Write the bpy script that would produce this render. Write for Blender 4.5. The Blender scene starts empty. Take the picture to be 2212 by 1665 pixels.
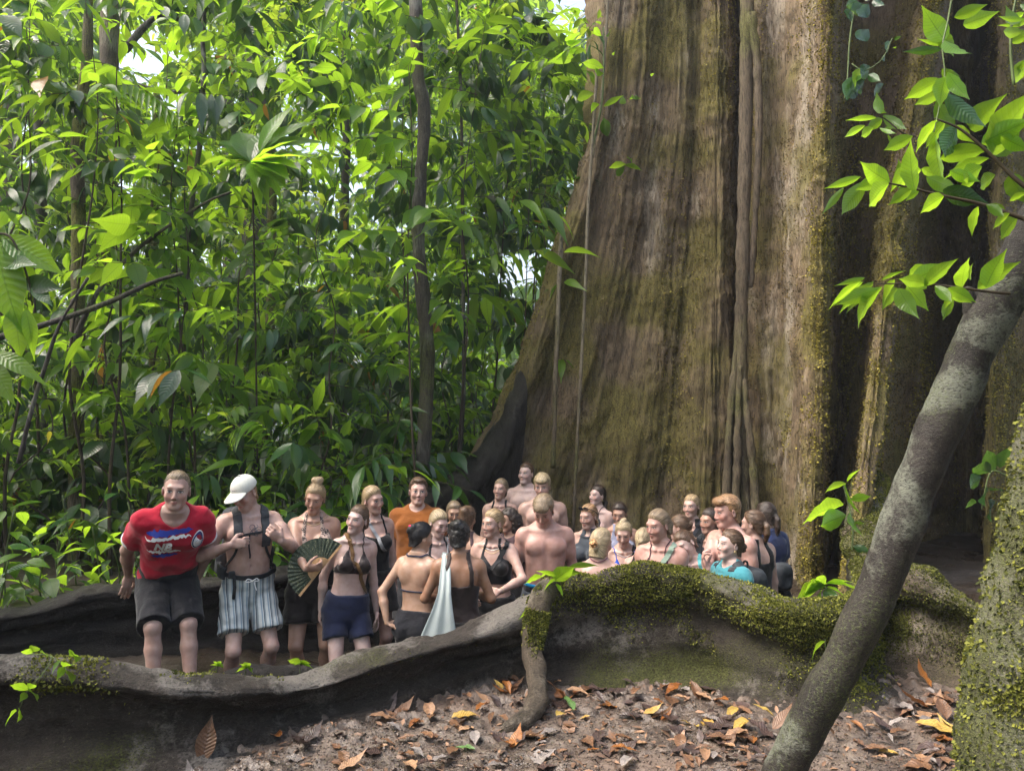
import bpy, math, random
import numpy as np
from mathutils import Vector, Matrix

# ------------------------------------------------------------------ camera, world, sun, exposure
scene = bpy.context.scene
COL = scene.collection
W2, H2 = 2212.0, 1665.0          # the frame, in the units used for measuring
FPX = 1671.0
PITCH = math.radians(3.0)
CAM = np.array([0.0, 0.0, 1.5])
cam_data = bpy.data.cameras.new('camera')
cam = bpy.data.objects.new('camera', cam_data)
COL.objects.link(cam)
cam.location = CAM
cam.rotation_euler = (math.pi / 2 + PITCH, 0, 0)
cam_data.sensor_fit = 'HORIZONTAL'
cam_data.angle = 2 * math.atan(W2 / 2 / FPX)
cam_data.clip_start = 0.05
cam_data.clip_end = 2000
scene.camera = cam

SUN_ELEV, SUN_AZ = math.radians(56), math.radians(-104)   # azimuth from +Y, negative = left
world = bpy.data.worlds.new('World')
scene.world = world
world.use_nodes = True
wn = world.node_tree
wn.nodes.clear()
wo = wn.nodes.new('ShaderNodeOutputWorld')
wb = wn.nodes.new('ShaderNodeBackground')
ws = wn.nodes.new('ShaderNodeTexSky')
ws.sky_type = 'NISHITA'
ws.sun_disc = False
ws.sun_elevation = SUN_ELEV
ws.sun_rotation = SUN_AZ
ws.air_density = 1.2
ws.dust_density = 8.0
ws.ozone_density = 1.0
wb.inputs['Strength'].default_value = 0.15
wn.links.new(ws.outputs[0], wb.inputs[0])
wn.links.new(wb.outputs[0], wo.inputs[0])

sun_d = bpy.data.lights.new('sun', 'SUN')
sun_d.energy = 1.1
sun_d.angle = math.radians(40)
sun_d.color = (0.97, 0.985, 1.0)
sun = bpy.data.objects.new('sun', sun_d)
COL.objects.link(sun)
sdir = Vector((math.sin(SUN_AZ) * math.cos(SUN_ELEV), math.cos(SUN_AZ) * math.cos(SUN_ELEV), math.sin(SUN_ELEV)))
sun.rotation_euler = sdir.to_track_quat('Z', 'Y').to_euler()
sun.location = (-4, 3, 12)

vs = scene.view_settings
vs.view_transform = 'Standard'
vs.look = 'None'
vs.exposure = 1.88
vs.gamma = 1.0
vs.use_curve_mapping = False
scene.cycles.use_denoising = True
scene.cycles.use_adaptive_sampling = True
scene.cycles.adaptive_threshold = 0.02
scene.cycles.max_bounces = 8
scene.cycles.diffuse_bounces = 4
scene.cycles.transmission_bounces = 4
scene.cycles.glossy_bounces = 2
scene.cycles.caustics_reflective = False
scene.cycles.caustics_refractive = False
scene.cycles.sample_clamp_indirect = 6

random.seed(7)
RNG = np.random.default_rng(7)
V = np.array


def P(u, v, y):
    """World point seen at (u, v) of the 2212 x 1665 frame and standing at depth y."""
    a, b = (u - W2 / 2) / FPX, -(v - H2 / 2) / FPX
    d = np.array([a, math.cos(PITCH) - b * math.sin(PITCH), math.sin(PITCH) + b * math.cos(PITCH)])
    return CAM + d * (y / d[1])


# ------------------------------------------------------------------ noise
def _hash(ix, iy, iz, seed):
    h = (ix.astype(np.int64) * 374761393 + iy.astype(np.int64) * 668265263 + iz.astype(np.int64) * 2147483647 + seed * 974634777) & 0x7fffffff
    h = ((h ^ (h >> 13)) * 1274126177) & 0x7fffffff
    h = h ^ (h >> 16)
    return (h & 0xffff) / 32767.5 - 1.0


def vnoise(p, seed=0):
    p = np.asarray(p, float)
    i = np.floor(p)
    f = p - i
    f = f * f * (3 - 2 * f)
    i = i.astype(np.int64)
    out = 0
    for dx in (0, 1):
        wx = f[..., 0] if dx else 1 - f[..., 0]
        for dy in (0, 1):
            wy = f[..., 1] if dy else 1 - f[..., 1]
            for dz in (0, 1):
                wz = f[..., 2] if dz else 1 - f[..., 2]
                out = out + wx * wy * wz * _hash(i[..., 0] + dx, i[..., 1] + dy, i[..., 2] + dz, seed)
    return out


def fbm(p, octs=4, seed=0, gain=0.5):
    p = np.asarray(p, float)
    a, s, out = 1.0, 1.0, 0
    for o in range(octs):
        out = out + a * vnoise(p * s, seed + o * 17)
        a *= gain
        s *= 2.03
    return out


def sstep(a, b, x):
    t = np.clip((x - a) / (b - a), 0, 1)
    return t * t * (3 - 2 * t)


# ------------------------------------------------------------------ mesh building
def np_mesh(name, verts, faces, smooth=True, uv=None, attrs=None):
    """faces: int array (n,3) or (n,4), or a list of such arrays."""
    me = bpy.data.meshes.new(name)
    verts = np.ascontiguousarray(verts, dtype=np.float32)
    fl = faces if isinstance(faces, (list, tuple)) else [faces]
    fl = [np.asarray(f) for f in fl if len(f)]
    n = sum(len(f) for f in fl)
    loops = np.concatenate([f.ravel() for f in fl]).astype(np.int32)
    tot = np.concatenate([np.full(len(f), f.shape[1]) for f in fl]).astype(np.int32)
    start = np.concatenate([[0], np.cumsum(tot)[:-1]]).astype(np.int32)
    me.vertices.add(len(verts))
    me.vertices.foreach_set('co', verts.ravel())
    me.loops.add(len(loops))
    me.loops.foreach_set('vertex_index', loops)
    me.polygons.add(n)
    me.polygons.foreach_set('loop_start', start)
    me.polygons.foreach_set('loop_total', tot)
    me.polygons.foreach_set('use_smooth', np.full(n, smooth, dtype=bool))
    if uv is not None:
        l = me.uv_layers.new(name='UVMap')
        l.data.foreach_set('uv', np.asarray(uv, np.float32)[loops].ravel())
    for k, a in (attrs or {}).items():
        a = np.asarray(a, np.float32)
        if a.ndim == 1:
            at = me.attributes.new(k, 'FLOAT', 'POINT')
            at.data.foreach_set('value', a)
        else:
            at = me.attributes.new(k, 'FLOAT_VECTOR', 'POINT')
            at.data.foreach_set('vector', a.ravel())
    me.update()
    me.validate()
    return me


def obj(name, me, mat=None, parent=None, loc=None, rot=None, scale=None, **props):
    o = bpy.data.objects.new(name, me)
    COL.objects.link(o)
    if mat is not None and me is not None and len(me.materials) == 0:
        me.materials.append(mat)
    if parent is not None:
        o.parent = parent
    if loc is not None:
        o.location = loc
    if rot is not None:
        o.rotation_euler = rot
    if scale is not None:
        o.scale = scale
    for k, v in props.items():
        if v is not None:
            o[k] = v
    return o


def empty(name, loc, label, category, group=None):
    o = bpy.data.objects.new(name, None)
    COL.objects.link(o)
    o.location = loc
    o.empty_display_size = 0.1
    o['label'] = label
    o['category'] = category
    if group:
        o['group'] = group
    return o


def grid_faces(n, m, wrap_m=False):
    """quads of an n x m vertex grid (index = i*m + j)."""
    i = np.arange(n - 1)[:, None]
    j = np.arange(m if wrap_m else m - 1)[None, :]
    j2 = (j + 1) % m
    return np.stack([i * m + j, i * m + j2, (i + 1) * m + j2, (i + 1) * m + j], -1).reshape(-1, 4)


def catmull(pts, sub):
    pts = np.asarray(pts, float)
    n = len(pts)
    ext = np.concatenate([[2 * pts[0] - pts[1]], pts, [2 * pts[-1] - pts[-2]]])
    out = []
    t = np.linspace(0, 1, sub, endpoint=False)[:, None]
    t = t.reshape((sub,) + (1,) * (pts.ndim - 1))
    for k in range(n - 1):
        p0, p1, p2, p3 = ext[k], ext[k + 1], ext[k + 2], ext[k + 3]
        out.append(0.5 * (2 * p1 + (p2 - p0) * t + (2 * p0 - 5 * p1 + 4 * p2 - p3) * t ** 2 + (3 * p1 - p0 - 3 * p2 + p3) * t ** 3))
    return np.concatenate(out + [pts[-1:]])


def resample(pts, step):
    d = np.concatenate([[0], np.cumsum(np.linalg.norm(np.diff(pts, axis=0), axis=1))])
    n = max(3, int(d[-1] / step) + 1)
    s = np.linspace(0, d[-1], n)
    return np.stack([np.interp(s, d, pts[:, k]) for k in range(pts.shape[1])], 1), s


def tube(path, radii, nseg=10, noise=0.0, nfreq=6.0, seed=0, cap=True, sub=0):
    """verts, faces of a tapered tube along path."""
    path = np.asarray(path, float)
    radii = np.asarray(radii, float)
    if radii.ndim == 0:
        radii = np.full(len(path), float(radii))
    if sub:
        pr = catmull(np.column_stack([path, radii]), sub)
        path, radii = pr[:, :3], pr[:, 3]
    t = np.gradient(path, axis=0)
    t /= np.linalg.norm(t, axis=1)[:, None] + 1e-9
    ref = np.array([0, 0, 1.0]) if abs(t[0][2]) < 0.9 else np.array([1.0, 0, 0])
    a = np.cross(t, ref)
    bad = np.linalg.norm(a, axis=1) < 1e-3
    a[bad] = np.cross(t[bad], [0, 1.0, 0.2])
    a /= np.linalg.norm(a, axis=1)[:, None]
    b = np.cross(t, a)
    ang = np.linspace(0, 2 * np.pi, nseg, endpoint=False)
    ring = a[:, None] * np.cos(ang)[None, :, None] + b[:, None] * np.sin(ang)[None, :, None]
    v = path[:, None] + ring * radii[:, None, None]
    if noise:
        nn = fbm(v * nfreq, 3, seed)
        v = v + ring * (nn * noise)[..., None]
    n = len(path)
    f = grid_faces(n, nseg, True)
    v = v.reshape(-1, 3)
    fs = [f]
    if cap:
        v = np.concatenate([v, path[:1] - t[:1] * radii[0] * 0.4, path[-1:] + t[-1:] * radii[-1] * 0.4])
        i0, i1 = n * nseg, n * nseg + 1
        j = np.arange(nseg)
        fs.append(np.stack([np.full(nseg, i0), (j + 1) % nseg, j], 1))
        fs.append(np.stack([np.full(nseg, i1), (n - 1) * nseg + j, (n - 1) * nseg + (j + 1) % nseg], 1))
    return v, fs


class Soup:
    """collects pieces of ONE part and links them as one mesh"""
    def __init__(self):
        self.v, self.q, self.t, self.n = [], [], [], 0

    def add(self, v, faces):
        for f in (faces if isinstance(faces, (list, tuple)) else [faces]):
            f = np.asarray(f)
            (self.q if f.shape[1] == 4 else self.t).append(f + self.n)
        self.v.append(v)
        self.n += len(v)
        return self

    def mesh(self, name, smooth=True):
        fs = []
        if self.q:
            fs.append(np.concatenate(self.q))
        if self.t:
            fs.append(np.concatenate(self.t))
        return np_mesh(name, np.concatenate(self.v), fs, smooth)


def thin_lines(a, b, w):
    """many thin three-sided sticks from a to b"""
    d = b - a
    s1 = np.cross(d, [0.3, 0.1, 1.0])
    s1 /= np.linalg.norm(s1, axis=1)[:, None] + 1e-9
    s2 = np.cross(d, s1)
    s2 /= np.linalg.norm(s2, axis=1)[:, None] + 1e-9
    w = np.asarray(w)[:, None] if np.ndim(w) else w
    ring = [s1 * w, (-.5 * s1 + .87 * s2) * w, (-.5 * s1 - .87 * s2) * w]
    v = np.stack([a + ring[0], a + ring[1], a + ring[2], b + ring[0] * .6, b + ring[1] * .6, b + ring[2] * .6], 1)
    k = np.arange(len(a))[:, None] * 6
    f = np.concatenate([k + V([0, 1, 4, 3]), k + V([1, 2, 5, 4]), k + V([2, 0, 3, 5])])
    return v.reshape(-1, 3), f


# ------------------------------------------------------------------ materials
def new_mat(name):
    m = bpy.data.materials.new(name)
    m.use_nodes = True
    nt = m.node_tree
    nt.nodes.clear()
    return m, nt


class NT:
    """tiny wrapper for writing node trees"""
    def __init__(self, nt):
        self.nt = nt

    def n(self, typ, ins=None, **kw):
        nd = self.nt.nodes.new(typ)
        for k, v in kw.items():
            setattr(nd, k, v)
        for k, v in (ins or {}).items():
            self.put(nd.inputs[k], v)
        return nd

    def put(self, sock, v):
        if isinstance(v, bpy.types.NodeSocket):
            self.nt.links.new(v, sock)
        elif isinstance(v, bpy.types.Node):
            self.nt.links.new(v.outputs[0], sock)
        else:
            if isinstance(v, (tuple, list)) and len(v) == 3 and sock.type == 'RGBA':
                v = tuple(v) + (1,)
            sock.default_value = v

    def math(self, op, a, b=0.0, c=0.0, clamp=False):
        nd = self.nt.nodes.new('ShaderNodeMath')
        nd.operation = op
        nd.use_clamp = clamp
        for i, x in enumerate((a, b, c)):
            self.put(nd.inputs[i], x)
        return nd.outputs[0]

    def mix(self, fac, a, b, blend='MIX'):
        nd = self.nt.nodes.new('ShaderNodeMix')
        nd.data_type = 'RGBA'
        nd.blend_type = blend
        nd.clamp_factor = True
        self.put(nd.inputs[0], fac)
        self.put(nd.inputs[6], a)
        self.put(nd.inputs[7], b)
        return nd.outputs[2]

    def noise(self, vec, scale, detail=4, rough=0.55, dist=0.0):
        nd = self.n('ShaderNodeTexNoise', {'Vector': vec, 'Scale': scale, 'Detail': detail, 'Roughness': rough, 'Distortion': dist})
        return nd.outputs[0]

    def ramp(self, fac, lo, hi, a=0.0, b=1.0):
        nd = self.nt.nodes.new('ShaderNodeMapRange')
        nd.interpolation_type = 'SMOOTHSTEP'
        for i, x in enumerate((fac, lo, hi, a, b)):
            self.put(nd.inputs[i], x)
        return nd.outputs[0]

    def vscale(self, vec, s):
        nd = self.nt.nodes.new('ShaderNodeVectorMath')
        nd.operation = 'MULTIPLY'
        self.put(nd.inputs[0], vec)
        nd.inputs[1].default_value = s
        return nd.outputs[0]

    def sep(self, vec):
        nd = self.nt.nodes.new('ShaderNodeSeparateXYZ')
        self.put(nd.inputs[0], vec)
        return nd.outputs

    def attr(self, name):
        nd = self.nt.nodes.new('ShaderNodeAttribute')
        nd.attribute_name = name
        return nd.outputs

    def bump(self, h, strength=0.4, dist=0.01, normal=None):
        nd = self.n('ShaderNodeBump', {'Height': h, 'Strength': strength, 'Distance': dist})
        if normal is not None:
            self.put(nd.inputs['Normal'], normal)
        return nd.outputs[0]

    def principled(self, color, rough=0.6, normal=None, spec=0.5, **more):
        nd = self.n('ShaderNodeBsdfPrincipled', {'Base Color': color, 'Roughness': rough, 'Specular IOR Level': spec})
        if normal is not None:
            self.put(nd.inputs['Normal'], normal)
        for k, v in more.items():
            self.put(nd.inputs[k.replace('_', ' ')], v)
        return nd.outputs[0]

    def out(self, sh):
        o = self.nt.nodes.new('ShaderNodeOutputMaterial')
        self.put(o.inputs[0], sh)


def simple_mat(name, color, rough=0.6, spec=0.4, nscale=0.0, namp=0.25, bump=0.0, metallic=0.0, sheen=0.0):
    m, nt = new_mat(name)
    k = NT(nt)
    tc = k.n('ShaderNodeTexCoord').outputs['Object']
    col = tuple(color) + (1,)
    c = col
    nrm = None
    if nscale:
        nz = k.noise(tc, nscale, 4)
        dark = tuple(x * (1 - namp) for x in color)
        light = tuple(min(1, x * (1 + namp)) for x in color)
        c = k.mix(k.ramp(nz, 0.3, 0.7), dark, light)
        if bump:
            nrm = k.bump(nz, bump, 0.01)
    k.out(k.principled(c, rough, nrm, spec, Metallic=metallic, Sheen_Weight=sheen))
    return m
# ------------------------------------------------------------------ materials of the setting
def geo_pos(k):
    return k.n('ShaderNodeNewGeometry').outputs['Position']


def bark_mat(name, brown, pale, moss, vertical=True, wet=0.6, bump=1.0):
    """patches come from the mesh attribute 'bark' = (moss, pale, tone); the nodes add grain"""
    m, nt = new_mat(name)
    k = NT(nt)
    pos = geo_pos(k)
    at = k.sep(k.attr('bark')[1])
    st = k.vscale(pos, (1, 1, 0.22) if vertical else (1, 1, 1))
    n1 = k.noise(st, 26, 5, 0.7, 0.4)
    n3 = k.noise(pos, 95, 3, 0.75)
    tone = k.math('ADD', k.math('MULTIPLY', at[2], 0.6), k.math('MULTIPLY', k.ramp(n1, 0.3, 0.7), 0.5))
    c = k.mix(tone, tuple(x * 0.38 for x in brown), tuple(x * 1.45 for x in brown))
    pm = k.ramp(k.math('ADD', at[1], k.math('MULTIPLY', k.math('SUBTRACT', n1, 0.5), 1.1)), 0.35, 0.75)
    c = k.mix(k.math('MULTIPLY', pm, 0.8), c, pale)
    c = k.mix(k.math('MULTIPLY', k.ramp(n3, 0.6, 0.7), 0.42), c, tuple(min(1, x * 1.4) for x in pale))
    mm = k.ramp(k.math('ADD', at[0], k.math('MULTIPLY', k.math('SUBTRACT', n3, 0.5), 1.3)), 0.3, 0.8)
    mc = k.mix(k.ramp(n3, 0.3, 0.7), tuple(x * 0.4 for x in moss), tuple(x * 1.6 for x in moss))
    c = k.mix(k.math('MULTIPLY', mm, 0.85), c, mc)
    n5 = k.noise(k.vscale(pos, (1, 1, 0.1) if vertical else (1, 1, 2.2)), 75, 4, 0.75, 0.3)
    c = k.mix(k.math('MULTIPLY', k.ramp(n5, 0.50, 0.36), 0.8), c, tuple(x * 0.14 for x in brown))
    c = k.mix(k.math('MULTIPLY', k.ramp(n5, 0.60, 0.74), 0.4), c, tuple(min(1, x * 1.15) for x in pale))
    h = k.math('ADD', k.math('ADD', k.math('MULTIPLY', n1, 0.8), k.math('MULTIPLY', n3, 0.4)), k.math('MULTIPLY', n5, 0.6))
    rough = k.ramp(mm, 0, 1, wet, 0.95)
    k.out(k.principled(c, rough, k.bump(h, bump, 0.02), 0.3))
    return m


def bark_attr(G, N, moss, pale, tone, up=0.0, vertical=True, seed=0, mbias=None, pbias=None):
    """moss/pale/tone = overall amounts 0..1; patches with a shape of their own"""
    G = np.asarray(G)
    st = G * V([1, 1, .2]) if vertical else G
    a = fbm(G * 1.7, 4, seed + 1) * .55 + .5 + (moss - .5) * 1.5
    if N is not None:
        a = a + up * np.clip(N[..., 2], 0, 1)
    if mbias is not None:
        a = a + mbias
    b = fbm(st * 3.0, 4, seed + 5) * .6 + .5 + (pale - .5) * 1.5
    if pbias is not None:
        b = b + pbias
    c = fbm(st * 5.0, 4, seed + 9) * .45 + .5 + (tone - .5)
    return {'bark': np.clip(np.stack([a, b, c], -1), 0, 1).reshape(-1, 3)}


M = {}
M['tree_bark'] = bark_mat('tree_bark', (0.145, 0.104, 0.062), (0.31, 0.265, 0.205), (0.122, 0.106, 0.026), True, 0.75)
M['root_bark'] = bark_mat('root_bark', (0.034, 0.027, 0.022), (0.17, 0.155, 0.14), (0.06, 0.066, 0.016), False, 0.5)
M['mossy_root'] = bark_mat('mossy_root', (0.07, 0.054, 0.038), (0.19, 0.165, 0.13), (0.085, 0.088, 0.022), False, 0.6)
M['shaded_root'] = bark_mat('shaded_root_bark', (0.018, 0.015, 0.013), (0.08, 0.074, 0.066), (0.03, 0.034, 0.012), False, .55)  # darker copy of root_bark, with the shade of the hollow in its colour
M['liana'] = bark_mat('liana_bark', (0.105, 0.08, 0.054), (0.21, 0.18, 0.13), (0.10, 0.10, 0.03), True, 0.8)
M['trunk'] = bark_mat('trunk_bark', (0.085, 0.062, 0.043), (0.22, 0.20, 0.16), (0.12, 0.125, 0.025), True, 0.7)
M['dark_trunk'] = bark_mat('dark_trunk_bark', (0.05, 0.042, 0.034), (0.16, 0.16, 0.14), (0.07, 0.08, 0.02), True, 0.7)


def make_mud():
    m, nt = new_mat('mud')
    k = NT(nt)
    pos = geo_pos(k)
    n1 = k.noise(pos, 9, 4, 0.65)
    n2 = k.noise(pos, 45, 3, 0.7)
    n3 = k.noise(pos, 1.6, 2, 0.5)
    c = k.mix(k.ramp(n1, 0.3, 0.7), (0.04, 0.030, 0.024), (0.145, 0.112, 0.09))
    c = k.mix(k.math('MULTIPLY', k.ramp(n2, 0.5, 0.75), 0.55), c, (0.06, 0.042, 0.03))
    c = k.mix(k.math('MULTIPLY', k.ramp(n3, 0.52, 0.7), 0.4), c, (0.12, 0.075, 0.05))
    hum = k.attr('soil_shade')[2]
    c = k.mix(k.math('MULTIPLY', hum, .9), c, (.026, .019, .013))  # shade of the hollow and right recess painted into the soil colour
    h = k.math('ADD', n1, k.math('MULTIPLY', n2, 0.6))
    rough = k.ramp(n3, 0.35, 0.65, 0.22, 0.6)
    k.out(k.principled(c, rough, k.bump(h, 0.9, 0.02), 0.5))
    return m


M['mud'] = make_mud()

# ------------------------------------------------------------------ paths of the roots: (u, v of the top edge, depth)
R1 = [(-420, 1395, 3.3), (-200, 1402, 3.36), (0, 1413, 3.42), (120, 1418, 3.45), (240, 1430, 3.5), (330, 1450, 3.55), (400, 1458, 3.6), (520, 1465, 3.74), (650, 1460, 3.95),
      (740, 1436, 4.08), (830, 1403, 4.22), (900, 1384, 4.33), (1000, 1353, 4.52), (1100, 1313, 4.66), (1160, 1275, 4.7), (1210, 1248, 4.72), (1300, 1235, 4.74),
      (1350, 1222, 4.74), (1390, 1213, 4.74), (1450, 1222, 4.72), (1530, 1233, 4.68), (1600, 1262, 4.55), (1660, 1288, 4.4), (1720, 1299, 4.3), (1790, 1298, 4.32), (1845, 1280, 4.62),
      (1870, 1255, 5.1), (1872, 1200, 5.8), (1862, 1120, 6.6), (1868, 1020, 7.1)]
R2 = [(1868, 1130, 6.5), (1885, 1190, 5.8), (1915, 1222, 5.25), (1985, 1224, 4.85), (2050, 1262, 4.72), (2120, 1311, 4.62), (2230, 1390, 4.5), (2400, 1450, 4.4), (2700, 1500, 4.2)]
R3 = [(1120, 800, 8.65), (1068, 930, 8.5), (1010, 1000, 8.2), (930, 1052, 7.7), (840, 1110, 7.2), (700, 1195, 6.6), (560, 1240, 6.15), (450, 1250, 5.85), (330, 1256, 5.6), (200, 1268, 5.4), (80, 1305, 5.25), (-100, 1335, 5.1), (-400, 1370, 4.9)]


def path_world(r, sub=10, step=0.035):
    return resample(catmull([P(*p) for p in r], sub), step)


R1W, R1S = path_world(R1)
R3W, R3S = path_world(R3)
_r1 = R1W[:np.argmax(R1W[:, 0])]
_r3 = R3W[np.argsort(R3W[:, 0])]


def pit_depth(x):
    return np.interp(x, [-3.2, -2.2, -1.75, -1.2, -0.6, 4], [-0.06, -0.10, -0.30, -0.42, -0.52, -0.54])


def ground_z(x, y):
    x, y = np.asarray(x, float), np.asarray(y, float)
    yr = np.interp(x, _r1[:, 0], _r1[:, 1], left=3.3, right=9)
    inside = sstep(-0.02, 0.22, y - yr) * sstep(2.35, 2.1, x)
    z = 0.0 + (1 - inside) * 0.0 + inside * pit_depth(x)
    y3 = np.interp(x, _r3[:, 0], _r3[:, 1], left=4.9, right=99)
    beh = sstep(-0.02, 0.25, y - y3)
    z = z * (1 - beh) + beh * (0.12 + 0.03 * (y - 5))
    far = sstep(9, 13, np.hypot(x - 1.5, y - 6))
    z = z * (1 - far) + far * (0.12 + 0.02 * np.clip(y - 5, 0, 60))
    return z


# ------------------------------------------------------------------ ground
def build_ground():
    def axis(parts):
        out = []
        for a, b, st in parts:
            out.append(np.arange(a, b, st))
        return np.concatenate(out + [[parts[-1][1]]])
    xs = axis([(-300, -60, 40), (-60, -12, 4), (-12, -3.6, 0.3), (-3.6, -1.4, 0.05), (-1.4, 2.9, 0.0155), (2.9, 6, 0.12), (6, 14, 0.6), (14, 60, 5), (60, 301, 40)])
    ys = axis([(-200, -20, 30), (-20, 0, 2), (0, 2.4, 0.2), (2.4, 4.75, 0.0155), (4.75, 10, 0.1), (10, 20, 0.6), (20, 60, 4), (60, 301, 40)])
    X, Y = np.meshgrid(xs, ys, indexing='ij')
    Z = ground_z(X, Y)
    p = np.stack([X, Y, np.zeros_like(X)], -1)
    near = sstep(14, 6, np.hypot(X, Y - 4))
    nz = 0.022 * fbm(p * 2.3, 3, 3)
    r = 1 - np.abs(fbm(p * 7.0, 3, 11))
    clod = np.clip(fbm(p * 19, 3, 23), 0, 2)
    yr = np.interp(X, _r1[:, 0], _r1[:, 1], left=3.3, right=9)
    closer = sstep(1.2, 0.2, yr - Y)
    Z = Z + near * (nz + 0.012 * r + clod * (0.012 + 0.02 * closer) + 0.005 * fbm(p * 55, 2, 5))
    hum = sstep(.05, .3, Y - yr) * sstep(2.6, 2.2, X)  # hollow floor: its shade goes into the colour
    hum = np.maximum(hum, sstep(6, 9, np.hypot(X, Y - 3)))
    hum = np.maximum(hum, sstep(4.9, 5.3, Y))  # same painted shade for the recess at the right
    me = np_mesh('ground', np.stack([X, Y, Z], -1).reshape(-1, 3), grid_faces(len(xs), len(ys))[:, ::-1], attrs={'soil_shade': hum.ravel()})
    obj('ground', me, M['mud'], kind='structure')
    return xs, ys, Z


GXS, GYS, GZ = build_ground()


def gz_exact(x, y):
    i = int(np.clip(np.searchsorted(GXS, x) - 1, 0, len(GXS) - 2))
    j = int(np.clip(np.searchsorted(GYS, y) - 1, 0, len(GYS) - 2))
    a = np.clip((x - GXS[i]) / (GXS[i + 1] - GXS[i]), 0, 1)
    b = np.clip((y - GYS[j]) / (GYS[j + 1] - GYS[j]), 0, 1)
    return (GZ[i, j] * (1 - a) + GZ[i + 1, j] * a) * (1 - b) + (GZ[i, j + 1] * (1 - a) + GZ[i + 1, j + 1] * a) * b


# ------------------------------------------------------------------ big buttressed tree
TREE_LABEL = 'huge rainforest tree with mossy brown plank buttresses rising out of the frame'
giant = empty('buttress_tree', (2.3, 9.2, -0.6), TREE_LABEL, 'tree')


def col(pts, default_d=None):
    return np.array([P(u, v, d) for (v, u, d) in pts])


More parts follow.
